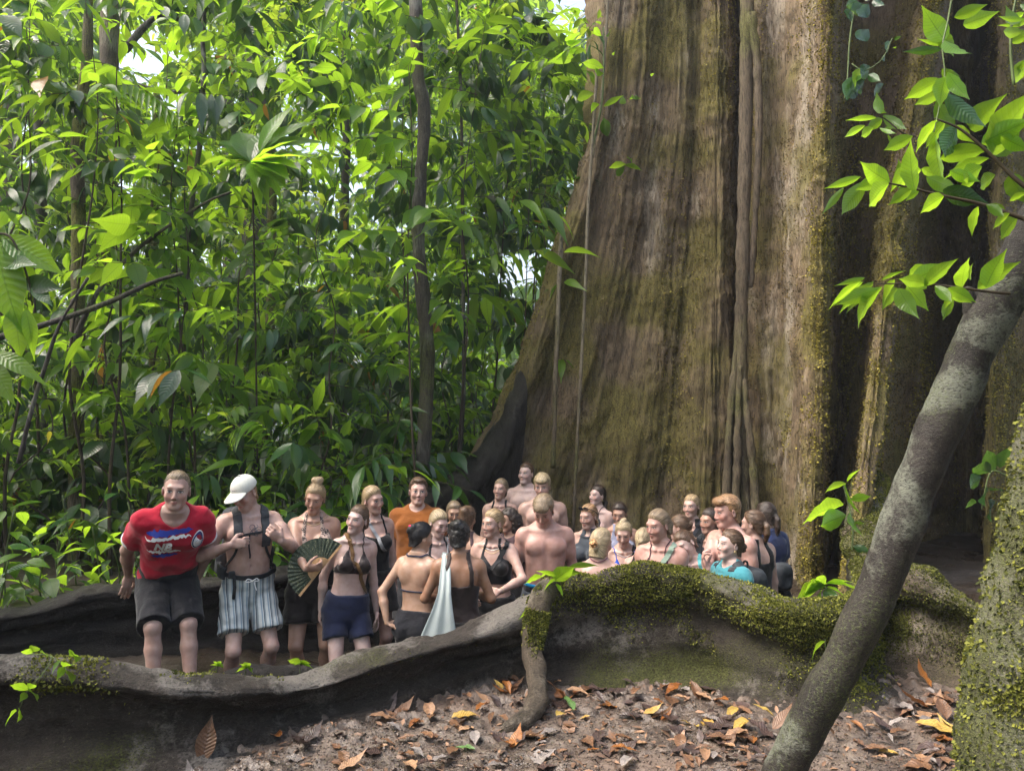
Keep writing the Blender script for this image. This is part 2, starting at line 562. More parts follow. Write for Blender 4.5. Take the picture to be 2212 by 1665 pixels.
def build_trunk():
    zs = np.arange(-0.75, 9.5, 0.034)
    edge_uv = [(-600, 1335), (0, 1312), (120, 1305), (250, 1290), (360, 1255), (480, 1220), (560, 1205), (650, 1180), (740, 1140), (830, 1100), (890, 1077), (950, 1052), (1000, 1020), (1060, 985), (1250, 940)]
    ridge = [(-600, 1815), (0, 1792), (300, 1783), (600, 1772), (900, 1768), (1250, 1758)]
    ridge2 = [(-600, 2090), (0, 2012), (300, 1962), (450, 1932), (650, 1910), (900, 1885), (1050, 1864), (1150, 1852), (1260, 1845)]

    def ed(v):
        return np.interp(v, [a for a, _ in edge_uv], [b for _, b in edge_uv])

    vv = [-600, 0, 250, 500, 750, 900, 1000, 1060, 1150, 1280]
    cols = []

    def lerpcol(t, d, dd=0):
        return col([(v, ed(v) * (1 - t) + 1555 * t, d - dd * max(0, v - 500) / 700) for v in vv])
    cols.append(col([(v, ed(v) + 70, 9.9) for v in vv]))
    cols.append(col([(v, ed(v) + 16, 9.35) for v in vv]))
    cols.append(col([(v, ed(v), 9.12 - 0.4 * max(0, v) / 1200) for v in vv]))
    cols.append(col([(v, ed(v) + 22, 8.9 - 0.45 * max(0, v) / 1200) for v in vv]))
    for t, d in ((.16, 8.86), (.34, 8.8), (.5, 8.9), (.66, 8.82), (.8, 8.9), (.92, 8.72)):
        cols.append(lerpcol(t, d, .15))
    cols.append(col([(v, 1548, 8.62) for v in vv]))
    cols.append(col([(v, 1572, 8.72) for v in vv]))
    cols.append(col([(v, 1592, 9.1) for v in vv]))
    cols.append(col([(v, 1622, 8.8) for v in vv]))
    cols.append(col([(v, 1650, 8.45) for v in vv]))
    cols.append(col([(v, 1690, 8.25) for v in vv]))
    cols.append(col([(v, np.interp(v, *zip(*ridge)) - 45, 7.75) for v in vv]))
    cols.append(col([(v, np.interp(v, *zip(*ridge)) - 18, 7.32) for v in vv]))
    cols.append(col([(v, np.interp(v, *zip(*ridge)), 7.2) for v in vv]))
    cols.append(col([(v, np.interp(v, *zip(*ridge)) + 8, 7.36) for v in vv]))
    cols.append(col([(v, np.interp(v, *zip(*ridge)) + 30, 8.3) for v in vv]))
    cols.append(col([(v, np.interp(v, *zip(*ridge)) * .6 + np.interp(v, *zip(*ridge2)) * .4, 8.95) for v in vv]))
    cols.append(col([(v, np.interp(v, *zip(*ridge2)) - 40, 8.5) for v in vv]))
    g = lambda v: 7.6 - 1.2 * (max(0, v) / 1250) ** 2
    cols.append(col([(v, np.interp(v, *zip(*ridge2)) - 16, g(v) + .22) for v in vv]))
    cols.append(col([(v, np.interp(v, *zip(*ridge2)), g(v)) for v in vv]))
    cols.append(col([(v, np.interp(v, *zip(*ridge2)) + 14, g(v) + .2) for v in vv]))
    cols.append(col([(v, np.interp(v, *zip(*ridge2)) + 40, 8.5) for v in vv]))
    cols.append(col([(v, 2035, 10.6) for v in vv]))
    cols.append(col([(v, 2105, 10.8) for v in vv]))
    cols.append(col([(v, 2150, 8.9) for v in vv]))
    cols.append(col([(v, 2176 - max(0, v) * .04, 8.5) for v in vv]))
    cols.append(col([(v, 2215, 9.3) for v in vv]))
    cols.append(col([(v, 2330, 9.9) for v in vv]))
    cols.append(col([(v, 2500, 11.0) for v in vv]))
    grid = []
    for c in cols:
        c = c[np.argsort(c[:, 2])]
        grid.append(np.stack([np.interp(zs, c[:, 2], c[:, 0]), np.interp(zs, c[:, 2], c[:, 1]), zs], 1))
    # close round the back
    for x, y in ((9.2, 13.2), (7, 15.6), (3.8, 15.8), (1.8, 13.4), (1.1, 11.2)):
        sh = np.interp(zs, [0, 6], [0, 0.35])
        grid.append(np.stack([np.full_like(zs, x) - 0 * sh, np.full_like(zs, y), zs], 1))
    grid = np.array(grid)
    # soften kinks in height
    ker = np.exp(-np.linspace(-2, 2, 13) ** 2)
    ker /= ker.sum()
    for a in range(2):
        pad = np.pad(grid[..., a], ((0, 0), (6, 6)), mode='edge')
        grid[..., a] = np.stack([np.convolve(r, ker, 'valid') for r in pad])
    fine = catmull(grid, 15)                     # (S, Z, 3)
    fine = np.concatenate([fine, fine[:1]])
    ds = np.gradient(fine, axis=0)
    dz = np.gradient(fine, axis=1)
    nrm = np.cross(ds, dz)
    nrm /= np.linalg.norm(nrm, axis=-1)[..., None] + 1e-9
    s = np.arange(fine.shape[0])[:, None] * np.ones(fine.shape[1])[None]
    q = np.stack([s * 0.20, fine[..., 2] * 0.55, np.zeros_like(s)], -1)
    flute = fbm(q, 3, 5)
    q2 = np.stack([s * 0.62, fine[..., 2] * 1.1, np.ones_like(s)], -1)
    flute2 = 1 - np.abs(fbm(q2, 3, 9)) * 1.4
    q3 = np.stack([s * 1.3, fine[..., 2] * 2.2, np.full_like(s, 5.0)], -1)
    d = 0.036 * flute + 0.030 * flute2 + 0.012 * (1 - np.abs(fbm(q3, 2, 19))) + 0.03 * fbm(fine * 3, 4, 31) + 0.012 * fbm(fine * 16, 3, 7)
    fine = fine + nrm * d[..., None]
    S, Zn = fine.shape[:2]
    sd = np.arange(S)[:, None] * np.ones(Zn)[None]
    right = np.exp(-((sd - 15.6 * 15) / 26) ** 2)
    groove = np.exp(-((sd - 11.7 * 15) / 13) ** 2)
    at = bark_attr(fine, nrm, .56, .27, .5, 0, True, 3, mbias=-.25 * right - .5 * groove + .12 * np.exp(-((sd - 18 * 15) / 9) ** 2), pbias=.4 * right + .2 * groove)
    me = np_mesh('trunk', fine.reshape(-1, 3), grid_faces(S, Zn), attrs=at)
    trunk = obj('trunk', me, M['tree_bark'], giant)
    trunk.matrix_parent_inverse = Matrix.Translation(giant.location).inverted()
    return fine, nrm


def child_of(o, parent):
    """parent o keeping its world place; the parent is an Empty placed by location only"""
    o.parent = parent
    o.matrix_parent_inverse = Matrix.Translation(parent.location).inverted()
    return o


TRUNK_P, TRUNK_N = build_trunk()
R1SEC = [(.30, -.08), (.22, .03), (.13, .14), (.085, .27), (.06, .42), (.05, .56), (.065, .69), (.10, .79), (.125, .87), (.115, .945), (.065, .99), (.0, 1.005), (-.06, .98), (-.095, .90), (-.10, .76), (-.09, .5), (-.10, .25), (-.15, -.9)]
R3SEC = [(.16, -.4), (.12, .02), (.08, .2), (.05, .45), (.05, .65), (.075, .78), (.10, .87), (.09, .95), (.05, .99), (.0, 1.0), (-.06, .98), (-.10, .88), (-.09, .7), (-.09, .4), (-.12, -.1)]


def build_root(name, path, sec, zbase_front, wscale, seed, label, category, mat, flare=1.0, fold=0.02, flip=False, moss=None, taper=None, battr=None):
    n = len(path)
    t = np.gradient(path[:, :2], axis=0)
    ker = np.ones(9) / 9
    for a in range(2):
        t[:, a] = np.convolve(np.pad(t[:, a], 4, mode='edge'), ker, 'valid')
    t /= np.linalg.norm(t, axis=1)[:, None] + 1e-9
    nx = np.stack([t[:, 1], -t[:, 0]], 1)
    if flip:
        nx = -nx
    sc = catmull(np.array(sec), 4)
    m = len(sc)
    wob = vnoise(np.stack([np.arange(n) * .05, np.zeros(n), np.full(n, seed)], 1), 3)
    s = np.arange(n) * .035
    off, hh = sc[:, 0], sc[:, 1]
    w = np.asarray(wscale) * (1 + .22 * wob)
    if taper is not None:
        w = w * taper
    zb = np.asarray(zbase_front) * np.ones(n)
    top = path[:, 2]
    X = path[:, None, 0] + nx[:, None, 0] * off[None] * w[:, None]
    Y = path[:, None, 1] + nx[:, None, 1] * off[None] * w[:, None]
    Z = zb[:, None] + (top - zb)[:, None] * hh[None]
    G = np.stack([X, Y, Z], -1)
    ds, dm = np.gradient(G, axis=0), np.gradient(G, axis=1)
    nr = np.cross(ds, dm)
    nr /= np.linalg.norm(nr, axis=-1)[..., None] + 1e-9
    mid = G.mean(axis=1, keepdims=True)
    if np.mean(np.sum(nr * (G - mid), -1)) < 0:
        nr = -nr
        rev = True
    else:
        rev = False
    ph = vnoise(np.stack([s[:, None] * .9 + 0 * hh[None], 0 * s[:, None] + hh[None] * .6, np.full((n, m), seed * 1.7)], -1), 4)
    folds = np.sin(2 * np.pi * (hh[None] * 3.1 + ph * .9)) * sstep(.98, .7, hh)[None]
    gr = np.stack([s[:, None] * 2.2 + 0 * hh[None], 0 * s[:, None] + hh[None] * 13, np.full((n, m), seed * 2.3)], -1)
    d = fold * folds + .02 * fbm(G * 2.6, 3, seed) + .013 * fbm(G * 8, 3, seed + 5) + .008 * fbm(G * 26, 3, seed + 9) - .010 * np.clip(1 - 3.2 * np.abs(fbm(gr, 2, seed + 3)), 0, 1)
    lump = np.clip(vnoise(G * 3.3, seed + 40), .25, 1) - .25
    d = d + .05 * lump * sstep(.7, .95, hh)[None]
    G = G + nr * d[..., None]
    f = grid_faces(n, m)
    if rev:
        f = f[:, ::-1]
    b = battr or {}
    top = sstep(.72, .96, hh)[None] * np.ones((n, 1))
    mb = b.get('mtop', 0) * top
    if 'mx' in b:
        mb = mb + b['mx'](G[..., 0])
    at = bark_attr(G, nr, b.get('moss', .3), b.get('pale', .3), b.get('tone', .4), b.get('up', 0), False, seed, mbias=mb, pbias=b.get('ptop', .3) * top)
    me = np_mesh(name, G.reshape(-1, 3), f, attrs=at)
    return me, G, nr


def moss_blades(name, pts, nrms, length, mat, parent, seed=0, width=0.35, hang=0.3):
    """thousands of tiny leaflets standing on a surface, one part"""
    r = np.random.default_rng(seed)
    n = len(pts)
    d = nrms + r.normal(0, .55, (n, 3)) + np.array([0, 0, -hang])
    d /= np.linalg.norm(d, axis=1)[:, None]
    L = length * r.uniform(.5, 1.5, n)[:, None]
    side = np.cross(d, r.normal(0, 1, (n, 3)))
    side /= np.linalg.norm(side, axis=1)[:, None] + 1e-9
    a = pts - nrms * .003
    tip = a + d * L
    mid = a + d * L * .5 + nrms * L * .1
    v = np.stack([a, mid + side * L * width, tip, mid - side * L * width], 1).reshape(-1, 3)
    f = np.arange(n * 4).reshape(-1, 4)
    me = np_mesh(name, v, f, smooth=False, attrs={'var': np.repeat(r.uniform(0, 1, n), 4)})
    o = obj(name, me, mat, None, kind='stuff')
    child_of(o, parent)
    return o


def make_moss_mat(name, a, b):
    m, nt = new_mat(name)
    k = NT(nt)
    v = k.attr('var')[2]
    pos = geo_pos(k)
    c = k.mix(k.ramp(k.math('ADD', k.math('MULTIPLY', v, .6), k.math('MULTIPLY', k.noise(pos, 4, 3), .5)), .2, .85), a, b)
    d = k.principled(c, .7, None, .25)
    t = k.n('ShaderNodeBsdfTranslucent', {'Color': c}).outputs[0]
    mx = k.n('ShaderNodeMixShader', {0: .3, 1: d, 2: t})
    k.out(mx)
    return m


M['moss'] = make_moss_mat('moss', (0.032, 0.042, 0.009), (0.24, 0.25, 0.045))
M['dark_moss'] = make_moss_mat('dark_moss', (0.03, 0.035, 0.01), (0.14, 0.15, 0.03))
M['brown_moss'] = make_moss_mat('brown_moss', (0.045, 0.034, 0.014), (0.26, 0.19, 0.07))
M['gold_moss'] = make_moss_mat('gold_moss', (0.09, 0.075, 0.016), (0.34, 0.29, 0.05))


def pick(G, N, prob, count, seed):
    """count points spread over a grid surface with weight prob"""
    r = np.random.default_rng(seed)
    ga, gb = np.gradient(G, axis=0), np.gradient(G, axis=1)
    area = np.linalg.norm(np.cross(ga, gb), axis=-1)
    w = (prob * area).ravel()
    w = w / w.sum()
    ids = r.choice(len(w), count, p=w)
    g = G.reshape(-1, 3)[ids]
    # jitter inside the cell
    m = G.shape[1]
    i, j = ids // m, ids % m
    i2 = np.clip(i + 1, 0, G.shape[0] - 1)
    j2 = np.clip(j + 1, 0, m - 1)
    a = r.uniform(0, 1, (count, 1))
    b = r.uniform(0, 1, (count, 1))
    p = g + a * (G[i2, j] - g) + b * (G[i, j2] - g)
    return p, N.reshape(-1, 3)[ids]


# front root
pz = R1W[:, 2]
front = empty('front_buttress_root', R1W[len(R1W) // 2] * V([1, 1, 0]), 'long waist-high buttress root winding across the front of the group, mossy at its hump', 'root')
TP = np.interp(np.arange(len(R1W)), [0, len(R1W) * .8, len(R1W)], [1.15, 1.1, 1.6])
me, R1G, R1N = build_root('root', R1W, R1SEC, -0.03, 1.0, 3, '', '', M['root_bark'], fold=.017, taper=TP, battr=dict(moss=.22, pale=.24, tone=.45, ptop=.45, up=.0, mtop=.2, mx=lambda x: .22 * sstep(-.1, .5, x)))
rk = obj('root_wall', me, M['root_bark'])
child_of(rk, front)
R1U = np.interp(np.arange(len(R1W)), np.linspace(0, len(R1W) - 1, len(R1W)), R1W[:, 0])
hsec = catmull(np.array(R1SEC), 4)[:, 1]
osec = catmull(np.array(R1SEC), 4)[:, 0]
xx = R1W[:, 0]
right_w = sstep(0.0, 0.5, xx)[:, None]
upper = sstep(.55, .9, hsec)[None] * (osec > -.08)[None]
nmask = sstep(-.15, .35, fbm(R1G * 5, 3, 77))
lowmask = sstep(.1, .5, hsec)[None] * (osec > -.05)[None] * sstep(.15, .5, fbm(R1G * 2.2, 3, 12))
prob = right_w * (upper * (.2 + nmask) + .55 * lowmask) + (1 - right_w) * upper * sstep(.25, .6, fbm(R1G * 2.0, 3, 19)) * (.6 * sstep(-.9, -2.2, xx)[:, None] + .08)
prob = prob + .6 * sstep(1.45, 1.85, xx)[:, None] * sstep(.03, .2, hsec)[None] * (osec > -.05)[None] * (.3 + sstep(-.4, .3, fbm(R1G * 4, 3, 33)))
pp, nn = pick(R1G, R1N, prob, 110000, 1)
moss_blades('moss', pp, nn, .013, M['moss'], front, 2)

# right hump
R2W, _ = path_world(R2)
hump = empty('right_buttress_root', R2W[len(R2W) // 2] * V([1, 1, 0]), 'broad moss-covered buttress root at the right behind the leaning pole', 'root')
me, R2G, R2N = build_root('root', R2W, R1SEC, -0.03, 1.5, 8, '', '', M['mossy_root'], fold=.012, battr=dict(moss=.5, pale=.3, tone=.5, ptop=.2, up=.1))
child_of(obj('root_wall', me, M['mossy_root']), hump)
prob = sstep(.05, .4, hsec)[None] * (osec > -.08)[None] * (.3 + sstep(-.3, .3, fbm(R2G * 4, 3, 7)))
pp, nn = pick(R2G, R2N, prob, 70000, 4)
moss_blades('moss', pp, nn, .012, M['dark_moss'], hump, 5)

# back root at the left
back = empty('back_buttress_root', R3W[len(R3W) // 2] * V([1, 1, 0]), 'dark buttress root behind the people, running from the giant trunk to the left edge', 'root')
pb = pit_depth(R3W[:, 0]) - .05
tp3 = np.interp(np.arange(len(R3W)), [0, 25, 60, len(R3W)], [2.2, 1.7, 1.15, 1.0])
me, R3G, R3N = build_root('root', R3W, R3SEC, pb, 1.15, 15, '', '', M['shaded_root'], fold=.02, flip=True, taper=tp3, battr=dict(moss=.1, pale=.12, tone=.35, ptop=.3))
child_of(obj('root_wall', me, M['shaded_root']), back)

# low ridge of root inside the hollow
R4W, _ = path_world([(460, 1462, 4.55), (520, 1442, 4.62), (600, 1437, 4.68), (690, 1437, 4.75), (780, 1450, 4.85), (900, 1480, 5.0)])
low = empty('low_root', R4W[len(R4W) // 2] * V([1, 1, 0]), 'low rounded root on the hollow floor in front of the cap wearer', 'root')
me, R4G, R4N = build_root('root', R4W, [(.2, -.5), (.16, .1), (.12, .6), (.07, .9), (0, 1), (-.07, .9), (-.12, .6), (-.16, .1), (-.2, -.5)], pit_depth(R4W[:, 0]) - .02, .8, 21, '', '', M['shaded_root'], fold=.0, battr=dict(moss=.1, pale=.3, tone=.5))
child_of(obj('root_wall', me, M['shaded_root']), low)

# prop root leaning on the ground in front of the front root
pr = [P(1205, 1250, 4.68), P(1170, 1290, 4.56), P(1158, 1340, 4.5), P(1152, 1400, 4.42), P(1158, 1460, 4.3), P(1162, 1510, 4.12), P(1140, 1548, 3.98), P(1105, 1572, 3.9), P(1085, 1590, 3.86)]
v, f = tube(pr, [.05, .068, .066, .06, .056, .054, .052, .04, .022], 20, .012, 12, 3, True, 10)
prop = obj('prop_root', np_mesh('prop_root', v, f, attrs=bark_attr(v, None, .42, .4, .5, 0, False, 4)), M['mossy_root'], label='thick mossy prop root bending down from the front root to the mud', category='root')
v2 = v[:-2].reshape(-1, 20, 3)
cc = v2.mean(axis=1, keepdims=True)
nn2 = (v2 - cc) / (np.linalg.norm(v2 - cc, axis=-1, keepdims=True) + 1e-9)
prb = sstep(-.1, .3, fbm(v2 * 6, 3, 3)) * sstep(.15, .45, v2[..., 2]) * (nn2[..., 1] < .5) + 1e-6
pp, nn = pick(v2, nn2, prb, 7000, 8)
mo = moss_blades('moss', pp, nn, .012, M['moss'], front, 9)
mo.parent = prop
mo.matrix_parent_inverse = Matrix()

# golden moss on the ridges of the giant trunk
S = TRUNK_P.shape[0]
sid = np.arange(S)
def ridge_w(i):
    return np.exp(-((sid - i * 15) / 11.0) ** 2)
wr = (ridge_w(18) * 1.0 + ridge_w(24) * 1.0 + .25 * ridge_w(30))[:, None]
wall = ((sid > 30) & (sid < 480))[:, None] * sstep(.25, .7, fbm(TRUNK_P * V([1.6, 1.6, .7]), 4, 51))
ph_ = (TRUNK_P[..., 2] < 6.6) * (wr * (.25 + sstep(-.3, .3, fbm(TRUNK_P * 3, 3, 5))) + .16 * wall)
pp, nn = pick(TRUNK_P, TRUNK_N, ph_, 60000, 11)
moss_blades('moss', pp, nn, .02, M['gold_moss'], giant, 12, .4)
fz = ((sid > 28) & (sid < 480))[:, None] * (TRUNK_P[..., 2] < 6.4) * (.08 + sstep(-.5, .5, fbm(TRUNK_P * V([2.2, 2.2, .9]), 4, 61)))
pp, nn = pick(TRUNK_P, TRUNK_N, fz, 150000, 14)
moss_blades('moss_fuzz', pp, nn, .016, M['brown_moss'], giant, 15, .4)
# ------------------------------------------------------------------ leaves
def leaf_template(ns=6, width=.36, fold=.18, curve=.22, tip=1.6, base=.55, wave=0.0, half=1):
    """leaf of length 1 along +Y; half = faces per half width"""
    t = np.linspace(0, 1, ns + 1)
    w = width / 2 * (np.sin(np.pi * t ** base) ** .85) * np.clip((1 - t) * tip * 1.6, 0, 1) ** .55
    w[0] = width * .03
    w[-1] = .004
    a = np.linspace(-1, 1, 2 * half + 1)
    X = w[:, None] * a[None]
    Y = t[:, None] + 0 * a[None]
    Z = fold * np.abs(X) - curve * (t[:, None] ** 2) + wave * np.sin(t[:, None] * 19) * np.abs(a)[None] * w[:, None]
    v = np.stack([X, Y, Z], -1).reshape(-1, 3)
    uv = np.stack([np.broadcast_to(a[None] * .5 + .5, X.shape), np.broadcast_to(t[:, None], X.shape)], -1).reshape(-1, 2)
    return v, grid_faces(ns + 1, 2 * half + 1), uv


LT = {
    'oval': leaf_template(6, .42, .22, .25, 1.7, .85),
    'broad': leaf_template(6, .52, .2, .3, 1.4, .7),
    'long': leaf_template(7, .27, .3, .45, 1.3, .9),
    'lance': leaf_template(6, .2, .25, .35, 1.2, .8),
    'cheap': leaf_template(3, .42, .2, .2, 1.6, .85),
}
LTN = {k_: leaf_template(10, w, .28, c, tp, b, .10, 2) for k_, w, c, tp, b in (('oval', .42, .22, 1.7, .85), ('broad', .52, .3, 1.4, .7), ('long', .27, .45, 1.3, .9), ('lance', .2, .35, 1.2, .8))}


def leaf_mat(name, dark, light, trans, attr=True, tfac=.45, rough=.26, veins=True, brown=0.0):
    m, nt = new_mat(name)
    k = NT(nt)
    if attr:
        r = k.attr('var')[2]
    else:
        r = k.n('ShaderNodeObjectInfo').outputs['Random']
    uvn = k.sep(k.n('ShaderNodeUVMap').outputs[0])
    c = k.mix(k.ramp(r, 0.0, 1.0), dark, light)
    tcol = k.mix(r, tuple(x * .62 for x in trans), tuple(min(1, x * 1.15) for x in trans))
    nrm = None
    if veins:
        ax = k.math('ABSOLUTE', k.math('SUBTRACT', uvn[0], .5))
        ph = k.math('MULTIPLY', k.math('SUBTRACT', uvn[1], k.math('MULTIPLY', ax, .28)), 13.0 * 6.283)
        lat = k.math('SINE', ph)
        vein = k.math('MAXIMUM', k.ramp(ax, .035, .012), k.math('MULTIPLY', k.ramp(lat, .8, 1.0), .55))
        c = k.mix(k.math('MULTIPLY', vein, .4), c, tuple(min(1, x * 1.7) for x in light))
        tcol = k.mix(k.math('MULTIPLY', vein, .6), tcol, tuple(x * .35 for x in trans))
        nrm = k.bump(lat, .2, .008)
    if brown:
        c = k.mix(k.ramp(r, 1 - brown, 1 - brown + .01), c, (.25, .1, .02))
        tcol = k.mix(k.ramp(r, 1 - brown, 1 - brown + .01), tcol, (.45, .16, .02))
    d = k.principled(c, rough, nrm, .6)
    t = k.n('ShaderNodeBsdfTranslucent', {'Color': tcol}).outputs[0]
    k.out(k.n('ShaderNodeMixShader', {0: tfac, 1: d, 2: t}))
    return m


M['leaf_far'] = leaf_mat('far_leaf', (0.022, 0.062, 0.011), (0.10, 0.21, 0.02), (0.42, 0.64, 0.03), True, .5, .3, False, .012)
M['leaf_mid'] = leaf_mat('mid_leaf', (0.014, 0.050, 0.018), (0.095, 0.19, 0.016), (0.40, 0.66, 0.035), True, .6, .24, True, .012)
M['leaf_mass_dark'] = leaf_mat('dark_mass_leaf', (0.010, 0.036, 0.018), (0.035, 0.095, 0.030), (0.16, 0.30, 0.03), True, .38, .2, True, .012)
M['leaf_mass_pale'] = leaf_mat('pale_mass_leaf', (0.04, 0.10, 0.014), (0.13, 0.22, 0.025), (0.52, 0.70, 0.05), True, .55, .3, False, .01)
M['leaf_dark'] = leaf_mat('dark_leaf', (0.010, 0.036, 0.010), (0.03, 0.085, 0.016), (0.10, 0.22, 0.02), False, .3, .26)
M['leaf_near'] = leaf_mat('near_leaf', (0.022, 0.064, 0.013), (0.09, 0.19, 0.016), (0.38, 0.62, 0.03), False, .56, .24)
M['leaf_bright'] = leaf_mat('bright_leaf', (0.045, 0.11, 0.012), (0.09, 0.2, 0.016), (0.42, 0.68, 0.03), False, .62, .28)
M['twig'] = simple_mat('twig', (0.045, 0.035, 0.022), .8, .2, 20)
M['green_stem'] = simple_mat('green_stem', (0.07, 0.10, 0.03), .6, .3, 20)


def basis(d, n):
    d = d / (np.linalg.norm(d, axis=-1, keepdims=True) + 1e-9)
    n = n - np.sum(n * d, -1, keepdims=True) * d
    n = n / (np.linalg.norm(n, axis=-1, keepdims=True) + 1e-9)
    return np.cross(d, n), d, n


def leaves_mesh(name, base, d, n, L, kind, var, T=LT):
    tv, tf, tuv = T[kind]
    X, Y, Z = basis(d, n)
    v = base[:, None] + L[:, None, None] * (tv[None, :, :1] * X[:, None] + tv[None, :, 1:2] * Y[:, None] + tv[None, :, 2:] * Z[:, None])
    N, m = len(base), len(tv)
    f = (tf[None] + (np.arange(N) * m)[:, None, None]).reshape(-1, 4)
    return v.reshape(-1, 3), f, np.tile(tuv, (N, 1)), np.repeat(var, m)


def cluster_leaves(c, r, nl, L, droop=.5, spread=.35, rng=RNG):
    """twigs at c (K,3): nl leaves each; returns base, dir, normal, length, twig ends"""
    K = len(c)
    az = rng.uniform(0, 2 * np.pi, K)
    tw = np.stack([np.cos(az), np.sin(az), rng.uniform(-.35, .35, K)], 1)
    tl = r * rng.uniform(.6, 1.3, K)
    t = np.linspace(.1, 1, nl)
    base = c[:, None] + tw[:, None] * (tl[:, None] * t[None])[..., None]
    side = np.cross(tw, [0, 0, 1.0])
    side /= np.linalg.norm(side, axis=1)[:, None] + 1e-9
    sg = np.where(np.arange(nl) % 2 == 0, 1, -1)[None, :, None]
    fw = np.where(np.arange(nl) == nl - 1, 1.6, .55)[None, :, None]
    d = side[:, None] * sg + tw[:, None] * fw + rng.normal(0, spread, (K, nl, 3)) + np.array([0, 0, -droop]) * rng.uniform(.3, 1.7, (K, nl, 1))
    n = np.array([0, 0, 1.0]) + rng.normal(0, .35, (K, nl, 3))
    Ls = L * rng.uniform(.65, 1.3, (K, nl))
    return base.reshape(-1, 3), d.reshape(-1, 3), n.reshape(-1, 3), Ls.ravel(), c + tw * tl[:, None]


def frustum_points(n, u0, u1, v0, v1, d0, d1, rng=RNG, keep=None):
    u = rng.uniform(u0, u1, n)
    v = rng.uniform(v0, v1, n)
    y = (rng.uniform(d0 ** 2, d1 ** 2, n)) ** .5
    p = np.stack([P(a, b, c) for a, b, c in zip(u, v, y)])
    ok = p[:, 2] > ground_z(p[:, 0], p[:, 1]) + .1
    if keep is not None:
        ok &= keep(u, v, y)
    return p[ok], u[ok], v[ok]


# ------------------------------------------------------------------ the mass of the forest
def in_tree(p):
    """keep foliage out of the giant tree"""
    zc = np.clip(p[:, 2], 0, 8)
    left = np.interp(zc, [0, 1, 2, 3, 4, 6, 8], [-.9, -.1, .25, .55, .75, 1.1, 1.2])
    return (p[:, 0] > left - .15) & (p[:, 0] < 9.5) & (p[:, 1] > 7.0) & (p[:, 1] < 16)


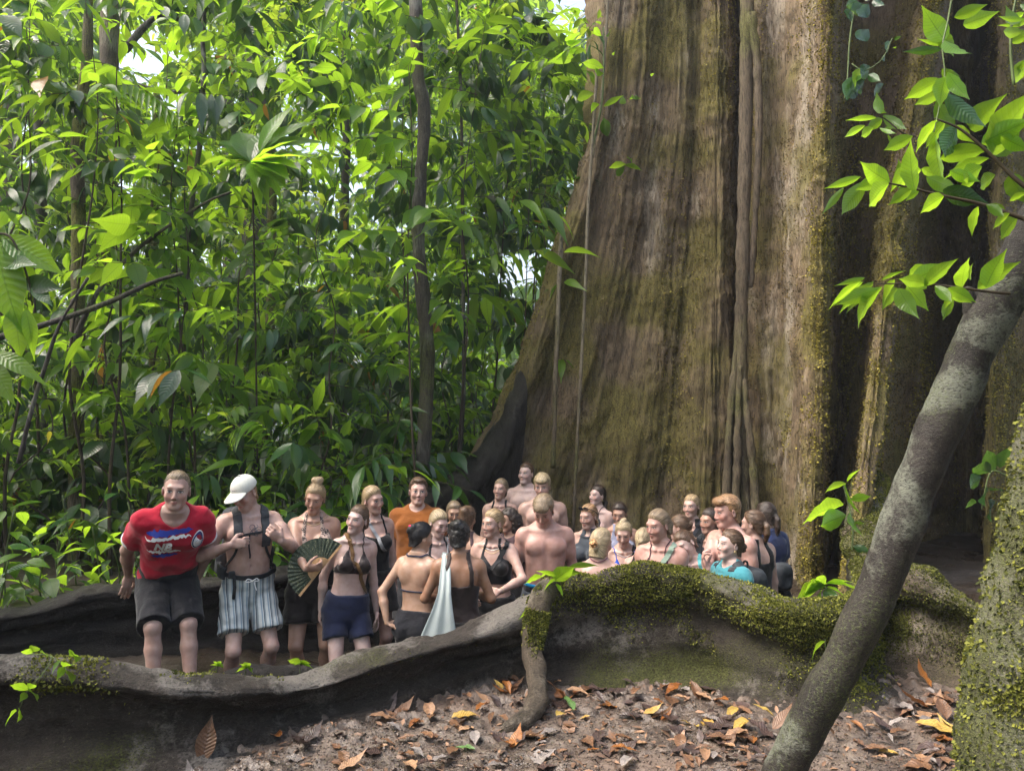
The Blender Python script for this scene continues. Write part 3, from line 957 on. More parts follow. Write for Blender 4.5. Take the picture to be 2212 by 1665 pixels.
def build_mass():
    rng = np.random.default_rng(3)
    parts = []
    tw_a, tw_b, tw_w = [], [], []

    def layer(n, dr, ur, vr, r, nl, L, kinds, keep=None, droop=.5, twig=.004, sky_gap=True, hang=False):
        p, u, v = frustum_points(n, *ur, *vr, *dr, rng=rng)
        # uneven clumps with gaps between them
        q = fbm(p * (5.0 / dr[1]), 3, 5)
        ok = q > rng.uniform(-.6, .45, len(p))
        if sky_gap:
            hole = np.exp(-(((u - 315) / 85) ** 2 + ((v - 130) / 100) ** 2)) + np.exp(-(((u - 1240) / 90) ** 2 + ((v + 5) / 60) ** 2)) + .55 * np.exp(-(((u - 1130) / 60) ** 2 + ((v - 560) / 110) ** 2)) + .8 * np.exp(-(((u - 50) / 45) ** 2 + ((v - 300) / 60) ** 2))
            ok &= hole < rng.uniform(.03, .6, len(p))
        ok &= ~in_tree(p)
        # nothing in front of the back root and the flank of the giant tree
        ok &= (p[:, 1] > np.interp(p[:, 0], _r3[:, 0], _r3[:, 1], left=4.9, right=8.9) + .7) | (p[:, 2] > 5.5)
        p = p[ok]
        sp_ = rng.choice(3, len(p), p=[.45, .37, .18])        # three species: bright, dark bluish, small-leaved pale
        dk = droop * np.where(sp_ == 1, 2.4, np.where(sp_ == 2, .5, 1.0)) * rng.uniform(.4, 1.6, len(p))
        sz = np.where(sp_ == 1, 1.4, np.where(sp_ == 2, .62, 1.0)) * rng.uniform(.7, 1.3, len(p))
        b, d, nn, Ls, end = cluster_leaves(p, r, nl, L, droop, rng=rng)
        d = d + np.repeat((droop - dk)[:, None] * V([[0, 0, 1.0]]), nl, 0)
        Ls = Ls * np.repeat(sz, nl)
        spn = np.repeat(sp_, nl)
        tw_a.append(p)
        tw_b.append(end)
        tw_w.append(np.full(len(p), twig))
        clump = np.repeat(np.clip(.5 + .5 * fbm(p * .9, 2, 9), 0, 1), nl)
        var = np.clip(.55 * clump + .45 * rng.uniform(0, 1, len(b)), 0, 1)
        var = np.where(rng.uniform(0, 1, len(b)) < .006, .995, np.minimum(var, .98))
        ids = rng.integers(0, len(kinds), len(p)).repeat(nl)
        for i, kd in enumerate(kinds):
            s = ids == i
            parts.append(leaves_mesh('x', b[s], d[s], nn[s], Ls[s], kd, var[s]) + (np.repeat(spn[s], len(LT[kd][1])),))
    layer(800, (6.6, 9), (-220, 900), (-40, 1150), .38, 8, .19, ('oval', 'long', 'broad'))
    layer(3000, (8.5, 12), (-260, 1330), (-80, 1250), .45, 8, .215, ('oval', 'long', 'broad'))
    layer(1500, (7.5, 13), (-420, 1120), (930, 1200), .45, 8, .2, ('oval', 'broad', 'long'), sky_gap=False)
    layer(5000, (12, 19), (-300, 1340), (-100, 1150), .7, 8, .29, ('oval', 'long', 'broad', 'lance'), sky_gap=True)
    layer(4600, (19, 38), (-420, 1340), (-150, 1080), 1.3, 8, .48, ('cheap',), twig=.008)
    layer(2800, (38, 70), (-420, 1340), (-60, 1010), 2.6, 8, 1.0, ('cheap',), twig=.015)
    layer(500, (14, 30), (2090, 2700), (-300, 1000), 1.2, 8, .45, ('cheap',), twig=.008, sky_gap=False)
    n0 = 0
    vs_, fs_, us_, as_, ms_ = [], [], [], [], []
    for v, f, u, a, mi in parts:
        ms_.append(mi)
        vs_.append(v)
        fs_.append(f + n0)
        us_.append(u)
        as_.append(a)
        n0 += len(v)
    me = np_mesh('jungle_foliage', np.concatenate(vs_), np.concatenate(fs_), True, np.concatenate(us_), {'var': np.concatenate(as_)})
    o = obj('jungle_foliage', me, M['leaf_mid'], kind='stuff', label='dense bright green rainforest foliage filling the background at the left', category='foliage')
    me.materials.append(M['leaf_mass_dark'])
    me.materials.append(M['leaf_mass_pale'])
    me.polygons.foreach_set('material_index', np.concatenate(ms_).astype(np.int32))
    v, f = thin_lines(np.concatenate(tw_a), np.concatenate(tw_b), np.concatenate(tw_w))
    t = obj('twigs', np_mesh('twigs', v, f), M['twig'], o, kind='stuff')


build_mass()


def build_behind():
    """unseen forest added behind and beside the camera to block low sky light"""
    rng = np.random.default_rng(8)
    n = 3400  # thickened to darken the root flanks that face the camera
    a = rng.uniform(math.radians(150), math.radians(392), n)
    r = rng.uniform(5.5, 11, n)
    p = np.stack([r * np.cos(a) + .5, r * np.sin(a) + 2.0, rng.uniform(0, 8.5, n)], 1)
    ok = (p[:, 1] < np.abs(p[:, 0]) * 1.1 - 1.2) & (fbm(p * .7, 3, 4) > rng.uniform(-.8, .3, n))
    p = p[ok]
    b, d, nn, Ls, end = cluster_leaves(p, .7, 7, .36, rng=rng)
    v, f, u, aa = leaves_mesh('x', b, d, nn, Ls, 'cheap', rng.uniform(0, .97, len(b)))
    obj('sky_block_foliage', np_mesh('sky_block_foliage', v, f, True, u, {'var': aa}), M['leaf_mass_dark'], kind='stuff', label='dark rainforest foliage surrounding the clearing on the camera side', category='foliage')


build_behind()
# ------------------------------------------------------------------ people: one continuous surface each, grown from a field of rounded limbs
def rotz(a):
    c, s = math.cos(a), math.sin(a)
    return V([[c, -s, 0], [s, c, 0], [0, 0, 1.0]])


def rotx(a):
    c, s = math.cos(a), math.sin(a)
    return V([[1.0, 0, 0], [0, c, -s], [0, s, c]])


def roty(a):
    c, s = math.cos(a), math.sin(a)
    return V([[c, 0, s], [0, 1.0, 0], [-s, 0, c]])


def unit(v):
    v = np.asarray(v, float)
    return v / (np.linalg.norm(v) + 1e-9)


def smin(a, b, k):
    h = np.clip(.5 + .5 * (b - a) / k, 0, 1)
    return b * (1 - h) + a * h - k * h * (1 - h)


class RC:                                    # rounded cone
    def __init__(s, a, b, r1, r2, k=.02, g='limb'):
        s.a, s.b, s.r1, s.r2, s.k, s.g, s.sub = V(a, dtype=np.float32), V(b, dtype=np.float32), float(r1), float(r2), k, g, False
        s.ab = s.b - s.a
        s.l2 = float(s.ab @ s.ab) + 1e-12
        m = max(r1, r2) + k + .012
        s.lo, s.hi = np.minimum(s.a, s.b) - m, np.maximum(s.a, s.b) + m

    def f(s, p):
        t = np.clip(((p - s.a) @ s.ab) / s.l2, 0, 1)
        q = p - s.a - t[..., None] * s.ab
        return np.sqrt(q[..., 0] ** 2 + q[..., 1] ** 2 + q[..., 2] ** 2) - (s.r1 + (s.r2 - s.r1) * t)


class EL:                                    # ellipsoid, R columns = its axes
    def __init__(s, c, r, R=np.eye(3), k=.02, g='torso', sub=False):
        s.c, s.r, s.R, s.k, s.g, s.sub = V(c, dtype=np.float32), V(r, dtype=np.float32), V(R, dtype=np.float32), k, g, sub
        m = max(r) + k + .012
        s.lo, s.hi = s.c - m, s.c + m

    def f(s, p):
        q = ((p - s.c) @ s.R) / s.r
        k0 = np.sqrt(q[..., 0] ** 2 + q[..., 1] ** 2 + q[..., 2] ** 2) + 1e-6
        q = q / s.r
        k1 = np.sqrt(q[..., 0] ** 2 + q[..., 1] ** 2 + q[..., 2] ** 2) + 1e-6
        return k0 * (k0 - 1) / k1


class WRAP:                                  # a primitive made fatter, and cut by a plane
    def __init__(s, pr, infl=0.0, hp=None, dr=None, k=None):
        s.pr, s.infl, s.hp, s.dr = pr, infl, hp, dr
        s.k, s.g, s.sub = pr.k if k is None else k, pr.g, False
        s.lo, s.hi = pr.lo - infl, pr.hi + infl

    def f(s, p):
        d = s.pr.f(p) - s.infl
        if s.hp is not None:
            d = np.maximum(d, (p - s.hp.astype(np.float32)) @ s.dr.astype(np.float32))
        return d


PROF_M = V([(.76, .10, .085, 0.0), (.83, .158, .112, .005), (.90, .17, .122, .012), (.97, .163, .112, .008), (1.05, .150, .100, .0), (1.13, .152, .103, -.002), (1.22, .166, .112, .0), (1.31, .176, .118, .004), (1.38, .172, .108, .010), (1.43, .145, .088, .014), (1.47, .085, .066, .014), (1.52, .055, .056, .012)])
PROF_F = V([(.76, .10, .085, 0.0), (.83, .165, .118, .008), (.90, .178, .125, .014), (.97, .165, .110, .008), (1.05, .138, .092, .0), (1.12, .132, .090, -.002), (1.21, .143, .098, .0), (1.30, .147, .102, .004), (1.37, .141, .094, .010), (1.42, .118, .076, .014), (1.465, .072, .056, .014), (1.52, .047, .049, .012)])


class TORSO:
    def __init__(s, prof, R, piv, sc, wide=1.0, add=0.0, lo_z=.76, hi_z=1.5, k=.02):
        s.R, s.piv, s.sc, s.k, s.g, s.sub = R, piv, sc, k, 'torso', False
        pz = np.linspace(.70, 1.56, 120)
        ker = np.exp(-np.linspace(-1.6, 1.6, 11) ** 2)
        ker /= ker.sum()
        cols = [np.interp(pz, prof[:, 0], prof[:, i]) for i in (1, 2, 3)]
        cols = [np.convolve(np.pad(c, 5, mode='edge'), ker, 'valid') for c in cols]
        s.z, s.a, s.b, s.c = pz, cols[0] * wide + add, cols[1] * (1 + (wide - 1) * .8) + add, cols[2]
        s.lz, s.hz = lo_z, hi_z
        m = .26 * sc * max(1, wide)
        c = s.world(V([0, 0, 1.13]))
        e = V([m, m, m]) + np.abs(R @ V([0, 0, 1.0])) * .40 * sc
        s.lo, s.hi = c - e, c + e

    def world(s, q):
        return s.piv + (s.R @ ((np.asarray(q, float) - V([0, 0, .93])) * s.sc).T).T

    def local(s, p):
        return ((p - s.piv) @ s.R) / s.sc + V([0, 0, .93])

    def f(s, p):
        q = s.local(p)
        z = q[..., 2]
        a, b, c = np.interp(z, s.z, s.a), np.interp(z, s.z, s.b), np.interp(z, s.z, s.c)
        x2, y2 = (q[..., 0] / a) ** 2, ((q[..., 1] - c) / b) ** 2
        r = .62 * np.sqrt(x2 + y2 + 1e-9) + .38 * np.sqrt(np.sqrt(x2 * x2 + y2 * y2 + 1e-9))
        d = (r - 1) * np.minimum(a, b) * .95
        d = np.maximum(d, np.maximum(s.lz - z, z - s.hz))
        return d * s.sc


def prim_field(prims, p):
    D = None
    for pr in prims:
        d = pr.f(p)
        if D is None:
            D = d
        elif pr.sub:
            D = -smin(-D, d, pr.k)
        else:
            D = smin(D, d, pr.k)
    return D


def grid_pts(lo, hi, h):
    n = np.ceil((hi - lo) / h).astype(int) + 1
    ax = [(lo[i] + h * np.arange(n[i])).astype(np.float32) for i in range(3)]
    return n, ax


def prim_grid(prims, lo, hi, h):
    n, ax = grid_pts(lo, hi, h)
    D = np.full(n, 1.0, np.float32)
    for pr in prims:
        i0 = np.clip(np.floor((pr.lo - lo) / h).astype(int), 0, n)
        i1 = np.clip(np.ceil((pr.hi - lo) / h).astype(int) + 1, 0, n)
        if np.any(i1 <= i0):
            continue
        sl = tuple(slice(a, b) for a, b in zip(i0, i1))
        X = np.stack(np.meshgrid(*[ax[i][sl[i]] for i in range(3)], indexing='ij'), -1)
        d = pr.f(X).astype(np.float32)
        if pr.sub:
            D[sl] = -smin(-D[sl], d, pr.k)
        else:
            D[sl] = smin(D[sl], d, pr.k)
    return D


def fn_grid(fn, lo, hi, h):
    n, ax = grid_pts(lo, hi, h)
    X = np.stack(np.meshgrid(*ax, indexing='ij'), -1)
    return fn(X.reshape(-1, 3)).reshape(n).astype(np.float32)


def surface_nets(D, lo, h, cellmask=None):
    """verts and quads of D = 0; cellmask(centres) -> bool keeps a cell"""
    S = D < 0
    n = V(D.shape) - 1
    c = np.zeros(n, np.int8)
    for dx in (0, 1):
        for dy in (0, 1):
            for dz in (0, 1):
                c += S[dx:n[0] + dx, dy:n[1] + dy, dz:n[2] + dz]
    act = np.argwhere((c > 0) & (c < 8))
    if len(act) == 0:
        return np.zeros((0, 3)), np.zeros((0, 4), int)
    if cellmask is not None:
        act = act[cellmask(lo + (act + .5) * h)]
    acc = np.zeros((len(act), 3))
    cnt = np.zeros(len(act))
    corners = [(a, b, e) for a in (0, 1) for b in (0, 1) for e in (0, 1)]
    vals = {q: D[act[:, 0] + q[0], act[:, 1] + q[1], act[:, 2] + q[2]] for q in corners}
    for q in corners:
        for ax in range(3):
            if q[ax] == 0:
                r = list(q)
                r[ax] = 1
                r = tuple(r)
                a, b = vals[q], vals[r]
                m = (a < 0) != (b < 0)
                t = np.where(m, a / np.where(m, a - b, 1), 0)
                pt = V(q) + t[:, None] * (V(r) - V(q))
                acc += pt * m[:, None]
                cnt += m
    verts = lo + (act + acc / np.maximum(cnt, 1)[:, None]) * h
    idx = np.full(n, -1, np.int64)
    idx[act[:, 0], act[:, 1], act[:, 2]] = np.arange(len(act))
    quads = []
    for ax in range(3):
        o1, o2 = (ax + 1) % 3, (ax + 2) % 3
        sl0 = [slice(None)] * 3
        sl1 = [slice(None)] * 3
        sl0[ax], sl1[ax] = slice(0, -1), slice(1, None)
        A, B = S[tuple(sl0)], S[tuple(sl1)]
        e = np.argwhere(A != B)
        e = e[(e[:, o1] > 0) & (e[:, o2] > 0) & (e[:, o1] < n[o1]) & (e[:, o2] < n[o2])]
        fl = A[e[:, 0], e[:, 1], e[:, 2]]
        q = []
        for a, b in ((-1, -1), (0, -1), (0, 0), (-1, 0)):
            w = e.copy()
            w[:, o1] += a
            w[:, o2] += b
            q.append(idx[w[:, 0], w[:, 1], w[:, 2]])
        q = np.stack(q, 1)
        q = np.where(fl[:, None], q, q[:, ::-1])
        quads.append(q[(q >= 0).all(1)])
    return verts, np.concatenate(quads)


# ---- materials worn
def skin_material():
    m, nt = new_mat('skin')
    k = NT(nt)
    base = k.n('ShaderNodeObjectInfo').outputs['Color']
    h = k.sep(k.attr('hp')[1])
    x, y, z = h[0], h[1], h[2]
    ax = k.math('ABSOLUTE', x)
    front = k.ramp(y, -.035, -.055)

    def ell(a, a0, ar, b, b0, br, lo=1.15, hi=.85):
        p = k.math('DIVIDE', k.math('SUBTRACT', a, a0), ar)
        q = k.math('DIVIDE', k.math('SUBTRACT', b, b0), br)
        e = k.math('ADD', k.math('MULTIPLY', p, p), k.math('MULTIPLY', q, q))
        return k.math('MULTIPLY', k.ramp(e, lo, hi), front)
    pos = geo_pos(k)
    n = k.noise(pos, 22, 2)
    hsv = k.n('ShaderNodeHueSaturation', {'Color': base, 'Saturation': 1.15, 'Value': .84}).outputs[0]
    c = k.mix(k.ramp(n, .3, .7), hsv, base)
    red = k.mix(1.0, base, (1.0, .62, .58), 'MULTIPLY')
    c = k.mix(k.math('MULTIPLY', ell(ax, .044, .03, z, -.028, .026, 1.3, 0), .32), c, red)
    c = k.mix(k.math('MULTIPLY', ell(ax, 0, .016, z, -.03, .016, 1.3, 0), .25), c, red)
    c = k.mix(k.math('MULTIPLY', ell(ax, .0315, .021, z, .004, .015, 1.3, .2), .3), c, k.mix(1.0, base, (.62, .45, .42), 'MULTIPLY'))
    brow = k.mix(1.0, base, (.42, .33, .27), 'MULTIPLY')
    c = k.mix(k.math('MULTIPLY', ell(ax, .033, .0200, z, .0280, .0050), .85), c, brow)
    c = k.mix(k.math('MULTIPLY', ell(ax, .0315, .0180, z, .0080, .0092), .92), c, (.05, .03, .026))  # lash line, widened and darkened to paint in the shadow round the eyes
    c = k.mix(ell(ax, .0315, .0142, z, .0050, .0052), c, (.45, .42, .40))
    c = k.mix(ell(ax, .0315, .0074, z, .0062, .0068), c, (.035, .04, .05))
    lips = k.mix(1.0, base, (.82, .42, .42), 'MULTIPLY')
    c = k.mix(k.math('MULTIPLY', ell(ax, 0, .0195, z, -.0625, .0095), .65), c, lips)
    c = k.mix(k.math('MULTIPLY', ell(ax, 0, .017, z, -.062, .0015), .5), c, (.16, .07, .065))
    c = k.mix(k.math('MULTIPLY', ell(ax, .008, .0045, z, -.041, .0032), .8), c, (.12, .06, .05))
    nr = k.bump(k.noise(pos, 240, 1), .06, .004)
    sh = k.principled(c, .46, nr, .42, Subsurface_Weight=.12, Subsurface_Scale=.012, Subsurface_Radius=(1.0, .35, .2))
    k.out(sh)
    return m


def cloth_material(name, pattern=None, rough=.85, knit=True):
    m, nt = new_mat(name)
    k = NT(nt)
    base = k.n('ShaderNodeObjectInfo').outputs['Color']
    g = k.attr('gp')[1]
    s = k.sep(g)
    c = base
    if pattern == 'stripes':
        w = k.math('FRACT', k.math('MULTIPLY', s[0], 21.0))
        c = k.mix(k.ramp(w, .28, .29), (.46, .49, .49), (.20, .27, .33))
        c = k.mix(k.ramp(w, .48, .49), c, (.46, .49, .49))
        c = k.mix(k.ramp(w, .60, .61), c, (.02, .03, .06))
        c = k.mix(k.ramp(w, .70, .71), c, (.20, .24, .26))
        c = k.mix(k.ramp(w, .9, .91), c, (.45, .48, .48))
    elif pattern == 'leopard':
        vo = k.n('ShaderNodeTexVoronoi', {'Vector': k.vscale(g, (1, 1, .7)), 'Scale': 48.0, 'Randomness': 1.0}).outputs['Distance']
        ring = k.math('MULTIPLY', k.ramp(vo, .22, .26), k.ramp(vo, .52, .46))
        c = k.mix(ring, (.38, .29, .25), (.02, .015, .015))
    elif pattern == 'lace':
        n = k.noise(g, 60, 3, .7)
        c = k.mix(k.ramp(n, .45, .6), base, (.16, .17, .13))
    n1 = k.noise(g, 9, 3)
    c = k.mix(k.ramp(n1, .3, .7), k.mix(1.0, c, (.82, .82, .82), 'MULTIPLY'), c)
    nrm = k.bump(n1, .5, .03)
    k.out(k.principled(c, rough, nrm, .25, Sheen_Weight=.15))
    return m


def hair_material():
    m, nt = new_mat('hair')
    k = NT(nt)
    base = k.n('ShaderNodeObjectInfo').outputs['Color']
    fl = k.attr('flow')[1]
    n = k.noise(fl, 1.0, 3, .7)
    dark = k.mix(1.0, base, (.28, .25, .22), 'MULTIPLY')
    light = k.mix(1.0, base, (1.6, 1.58, 1.5), 'MULTIPLY')
    c = k.mix(k.ramp(n, .32, .68), dark, light)
    k.out(k.principled(c, .42, k.bump(n, .55, .006), .5))
    return m


M['skin'] = skin_material()
M['cloth'] = cloth_material('cloth')
M['stripe_cloth'] = cloth_material('striped_cloth', 'stripes')
M['leopard_cloth'] = cloth_material('leopard_cloth', 'leopard')
M['shiny_cloth'] = cloth_material('smooth_swim_cloth', None, .55)
M['hair'] = hair_material()
M['webbing'] = simple_mat('black_webbing', (.018, .02, .024), .7, .3, 60, .3)
M['pack_cloth'] = simple_mat('pack_cloth', (.03, .034, .04), .75, .3, 30, .3)
M['silver'] = simple_mat('silver', (.75, .73, .7), .3, .6, metallic=.9)
M['gold'] = simple_mat('gold', (.65, .48, .25), .3, .6, metallic=.9)

SKIN = {'fair': (.41, .275, .235, 1), 'pale': (.46, .335, .305, 1), 'rosy': (.41, .25, .215, 1), 'tan': (.36, .225, .175, 1), 'olive': (.39, .255, .19, 1), 'brown': (.27, .155, .105, 1)}
HAIRC = {'blond': (.26, .19, .11, 1), 'ash': (.18, .135, .09, 1), 'light': (.32, .26, .17, 1), 'brown': (.085, .05, .03, 1), 'dark': (.028, .018, .014, 1), 'black': (.008, .007, .008, 1), 'strawberry': (.25, .15, .08, 1), 'auburn': (.14, .06, .03, 1)}


class Person:
    def __init__(s, u, v, d, label, sex='f', H=1.68, yaw=0, lean=0, side=0, hyaw=None, hpitch=0, hroll=0, arms=None, legs=None,
                 skin='fair', bust=1.0, wide=1.0, h=.0095, hands=True, stance=.10, ground=None, smile=0.0, lid=0.0, headscale=1.0, group='tour group in the hollow between the roots'):
        s.sex, s.sc, s.h, s.wide = sex, H / 1.75 * .945 * .935, h, wide
        sc = s.sc
        s.skin = SKIN[skin]
        hc = P(u, v, d)
        s.hc = hc
        view = -math.degrees(math.atan2(hc[0], hc[1]))       # angles are measured from the line to the camera
        hyaw = (yaw if hyaw is None else hyaw) + view
        yaw = yaw + view
        Ry = rotz(math.radians(yaw))
        s.Ry = Ry
        s.R = Ry @ rotx(math.radians(lean)) @ roty(math.radians(side))
        hy = yaw if hyaw is None else hyaw
        s.Rh = rotz(math.radians(hy)) @ rotx(math.radians(hpitch)) @ roty(math.radians(hroll))
        prof = PROF_M if sex == 'm' else PROF_F
        # head centre = pivot + R (neck) + Rh (head)
        neck_l = V([0, .008, 1.475])
        s.hs = sc * headscale * (1.0 if sex == 'm' else .98) * .975
        fr = np.random.default_rng(int(u * 7 + v * 3))
        jw, fw_, nl_, lp_, cz_ = fr.uniform(.9, 1.1), fr.uniform(.95, 1.05), fr.uniform(.82, 1.2), fr.uniform(.85, 1.2), fr.uniform(.94, 1.06)
        off = s.R @ ((neck_l - V([0, 0, .93])) * sc) + s.R @ V([0, -.006, .045]) * sc + s.Rh @ V([0, -.012, .098]) * s.hs
        piv = hc - off
        s.piv = piv
        gz = float(ground_z(piv[0], piv[1])) if ground is None else ground
        s.gz = gz
        s.torso = TORSO(prof, s.R, piv, sc, wide)
        T = s.torso.world
        Wd = wide
        pr = [s.torso]
        sg = {'r': -1, 'l': 1}
        shw = (.172 if sex == 'm' else .141) * (1 + (Wd - 1) * .7)
        R = s.R
        for q in (-1, 1):
            pr.append(RC(T([q * .026, .024, 1.485]), T([q * shw * .82, .012, 1.42]), (.040 if sex == 'm' else .030) * sc, (.038 if sex == 'm' else .034) * sc, .035 * sc, 'torso'))
            pr.append(RC(T([q * .018, -.070, 1.432]), T([q * shw * .85, -.030, 1.442]), .010 * sc, .010 * sc, .018 * sc, 'torso'))
            if sex == 'm':
                pr.append(EL(T([q * .075, -.082, 1.315]), V([.088, .040, .062]) * sc, R, .03 * sc))
                pr.append(EL(T([q * .045, -.078, 1.10]), V([.045, .028, .10]) * sc, R, .03 * sc))
            else:
                pr.append(EL(T([q * .072, -.092, 1.262]), V([.066, .058, .064]) * sc * bust, R, .022 * sc))
            pr.append(EL(T([q * .082, .080, 1.33]), V([.055, .032, .08]) * sc, R, .03 * sc))
            pr.append(EL(T([q * .075, .075, .89]), V([.088, .075, .09]) * sc * Wd, R, .03 * sc))
        pr.append(RC(T([0, .140, 1.0]), T([0, .145, 1.40]), .022 * sc, .022 * sc, .03 * sc, 'torso'))
        pr[-1].sub = True
        if sex == 'm':
            pr.append(RC(T([0, -.135, 1.06]), T([0, -.140, 1.38]), .020 * sc, .022 * sc, .022 * sc, 'torso'))
            pr[-1].sub = True
        pr.append(EL(T([0, -.112, 1.085]), V([.008, .018, .010]) * sc, R, .010 * sc, sub=True))
        # arms
        arms = arms or {}
        s.arm = {}
        s.hand_prims = []
        th = 1.0 if sex == 'm' else .84
        th *= 1 + (Wd - 1) * .6
        for q in ('r', 'l'):
            a = dict(ua=(.16, .03, -1), fa=(.05, -.14, -1), hd=None, pn=(-1, 0, 0), curl=.35, la=.285, lf=.25)
            a.update(arms.get(q, {}))
            m = sg[q]
            mv = lambda w: Ry @ (unit(w) * V([m, 1, 1]))
            sh = T([m * shw, .014, 1.405])
            el = sh + mv(a['ua']) * a['la'] * sc
            wr = el + mv(a['fa']) * a['lf'] * sc
            if 'to' in a:                         # reach for a point; the elbow follows the hint
                wr = P(*a['to'])
                v_ = wr - sh
                dist = np.linalg.norm(v_)
                la, lf = a['la'] * sc, a['lf'] * sc
                if dist > (la + lf) * .99:
                    g_ = dist / ((la + lf) * .99)
                    la, lf = la * g_, lf * g_
                ca = min(1, max(-1, (la * la + dist * dist - lf * lf) / (2 * la * dist)))
                dv = unit(v_)
                hn = mv(a.get('hint', (.5, .3, -.8)))
                hn = unit(hn - (hn @ dv) * dv)
                el = sh + dv * la * ca + hn * la * math.sqrt(max(0, 1 - ca * ca))
                s.wrist_dir = unit(wr - el)
            s.arm[q] = (sh, el, wr)
            n_arm = len(pr)
            pr.append(EL(sh + mv(a['ua']) * .03 * sc, V([.062, .062, .066]) * sc * th, R, .035 * sc, 'limb'))
            pr.append(RC(sh, el, .052 * sc * th, .041 * sc * th, .03 * sc))
            if sex == 'm':
                pr.append(EL(sh * .5 + el * .5 + V([0, -.008, 0]), V([.047, .047, .075]) * sc, Ry, .03 * sc, 'limb'))
            s.upper = getattr(s, 'upper', {})
            s.upper[q] = pr[n_arm:]
            pr.append(RC(el, el * .65 + wr * .35, .041 * sc * th, .043 * sc * th, .02 * sc))
            pr.append(RC(el * .65 + wr * .35, wr, .043 * sc * th, .027 * sc * th, .02 * sc))
            fd = mv(a['hd']) if a['hd'] is not None else unit(wr - el)
            pn = mv(a['pn'])
            pn = unit(pn - (pn @ fd) * fd)
            sd = np.cross(fd, pn) * (-m)            # towards the thumb
            hs_ = sc * (1.0 if sex == 'm' else .92)
            Rhand = np.stack([sd, fd, pn], 1)
            pc = wr + fd * .052 * hs_
            hp = [RC(el * .25 + wr * .75, wr, .029 * sc * th, .026 * sc * th, .01), EL(pc, V([.036, .054, .016]) * hs_, Rhand, .012)]
            for i, (ln, x0) in enumerate(((.072, .029), (.080, .010), (.074, -.010), (.058, -.028))):
                b = wr + fd * (.094 - .006 * (i == 3)) * hs_ + sd * x0 * hs_
                ang = 0
                for j, fr in enumerate((.45, .32, .23)):
                    ang += a['curl'] * (.75, 1.05, .8)[j] * (1 + .12 * (i - 1.5))
                    dr = fd * math.cos(ang) + pn * math.sin(ang) + sd * x0 * 2.2 * (1 - a['curl'])
                    e = b + unit(dr) * ln * fr * hs_ * 1.08
                    hp.append(RC(b, e, (.0098 - .0008 * j) * hs_, (.0092 - .0008 * j) * hs_, .004))
                    b = e
            b = wr + fd * .022 * hs_ + sd * .026 * hs_
            e = b + unit(sd * .75 + fd * .7 + pn * .45) * .048 * hs_
            e2 = e + unit(fd * .85 + sd * .15 + pn * (.3 + a['curl'] * .6)) * .036 * hs_
            e3 = e2 + unit(fd * .9 - sd * .1 + pn * (.3 + a['curl'] * .8)) * .026 * hs_
            hp += [RC(b, e, .017 * hs_, .0125 * hs_, .01), RC(e, e2, .0118 * hs_, .0105 * hs_, .005), RC(e2, e3, .0102 * hs_, .0085 * hs_, .005)]
            s.hand_prims.append((hp, wr + fd * .085 * hs_, .135 * hs_, wr))
            if not hands:
                pr.append(EL(pc + fd * .02, V([.036, .075, .018]) * hs_, Rhand, .02, 'limb'))
        # legs, reaching the ground
        legs = legs or {}
        s.leg = {}
        for q in ('r', 'l'):
            m = sg[q]
            L = dict(x=stance, y=0.0)
            L.update(legs.get(q, {}))
            hip = T([m * .088 * (1 + (Wd - 1) * .6), .0, .885])
            foot = piv + Ry @ V([m * L['x'], L['y'], 0]) * sc
            foot[2] = gz + .075 * sc
            v_ = foot - hip
            dist = np.linalg.norm(v_)
            lt, ls = .415 * sc, .405 * sc
            if dist > (lt + ls) * .995:
                f_ = dist / ((lt + ls) * .995)
                lt, ls = lt * f_, ls * f_
            ca = (lt * lt + dist * dist - ls * ls) / (2 * lt * dist)
            ca = min(1, max(-1, ca))
            dirv = unit(v_)
            fwd = Ry @ unit(V([m * L.get('kx', .12), -1, 0]))
            fwd = unit(fwd - (fwd @ dirv) * dirv)
            knee = hip + dirv * lt * ca + fwd * lt * math.sqrt(max(0, 1 - ca * ca))
            s.leg[q] = (hip, knee, foot)
            tw = (1.0 if sex == 'm' else 1.04) * (1 + (Wd - 1) * .8)
            pr.append(RC(hip, knee, .080 * sc * tw, .051 * sc * tw, .03 * sc))
            pr.append(EL(knee + fwd * .012 * sc, V([.044, .041, .046]) * sc, Ry, .025 * sc, 'limb'))
            bk = -fwd * .014 * sc
            cm = knee * .68 + foot * .32 + bk
            pr.append(RC(knee, cm, .046 * sc, .051 * sc, .02 * sc))
            pr.append(RC(cm, foot, .051 * sc, .034 * sc, .02 * sc))
            toe = foot + (Ry @ V([m * .03, -.14, 0])) * sc
            toe[2] = gz + .030 * sc
            pr.append(RC(foot + V([0, 0, -.035 * sc]), toe, .040 * sc, .030 * sc, .02 * sc))
        # neck and head
        hs, Rh = s.hs, s.Rh

        def hw(q):
            return hc + Rh @ (V(q) * hs)
        s.hw = hw
        nk = .80 if sex == 'f' else 1.0
        fj = (.84 if sex == 'f' else 1.0) * jw
        head = [RC(T([0, .016, 1.455]), hw([0, .028, -.055]), .056 * sc * nk, .051 * sc * nk, .022 * sc, 'neck')]
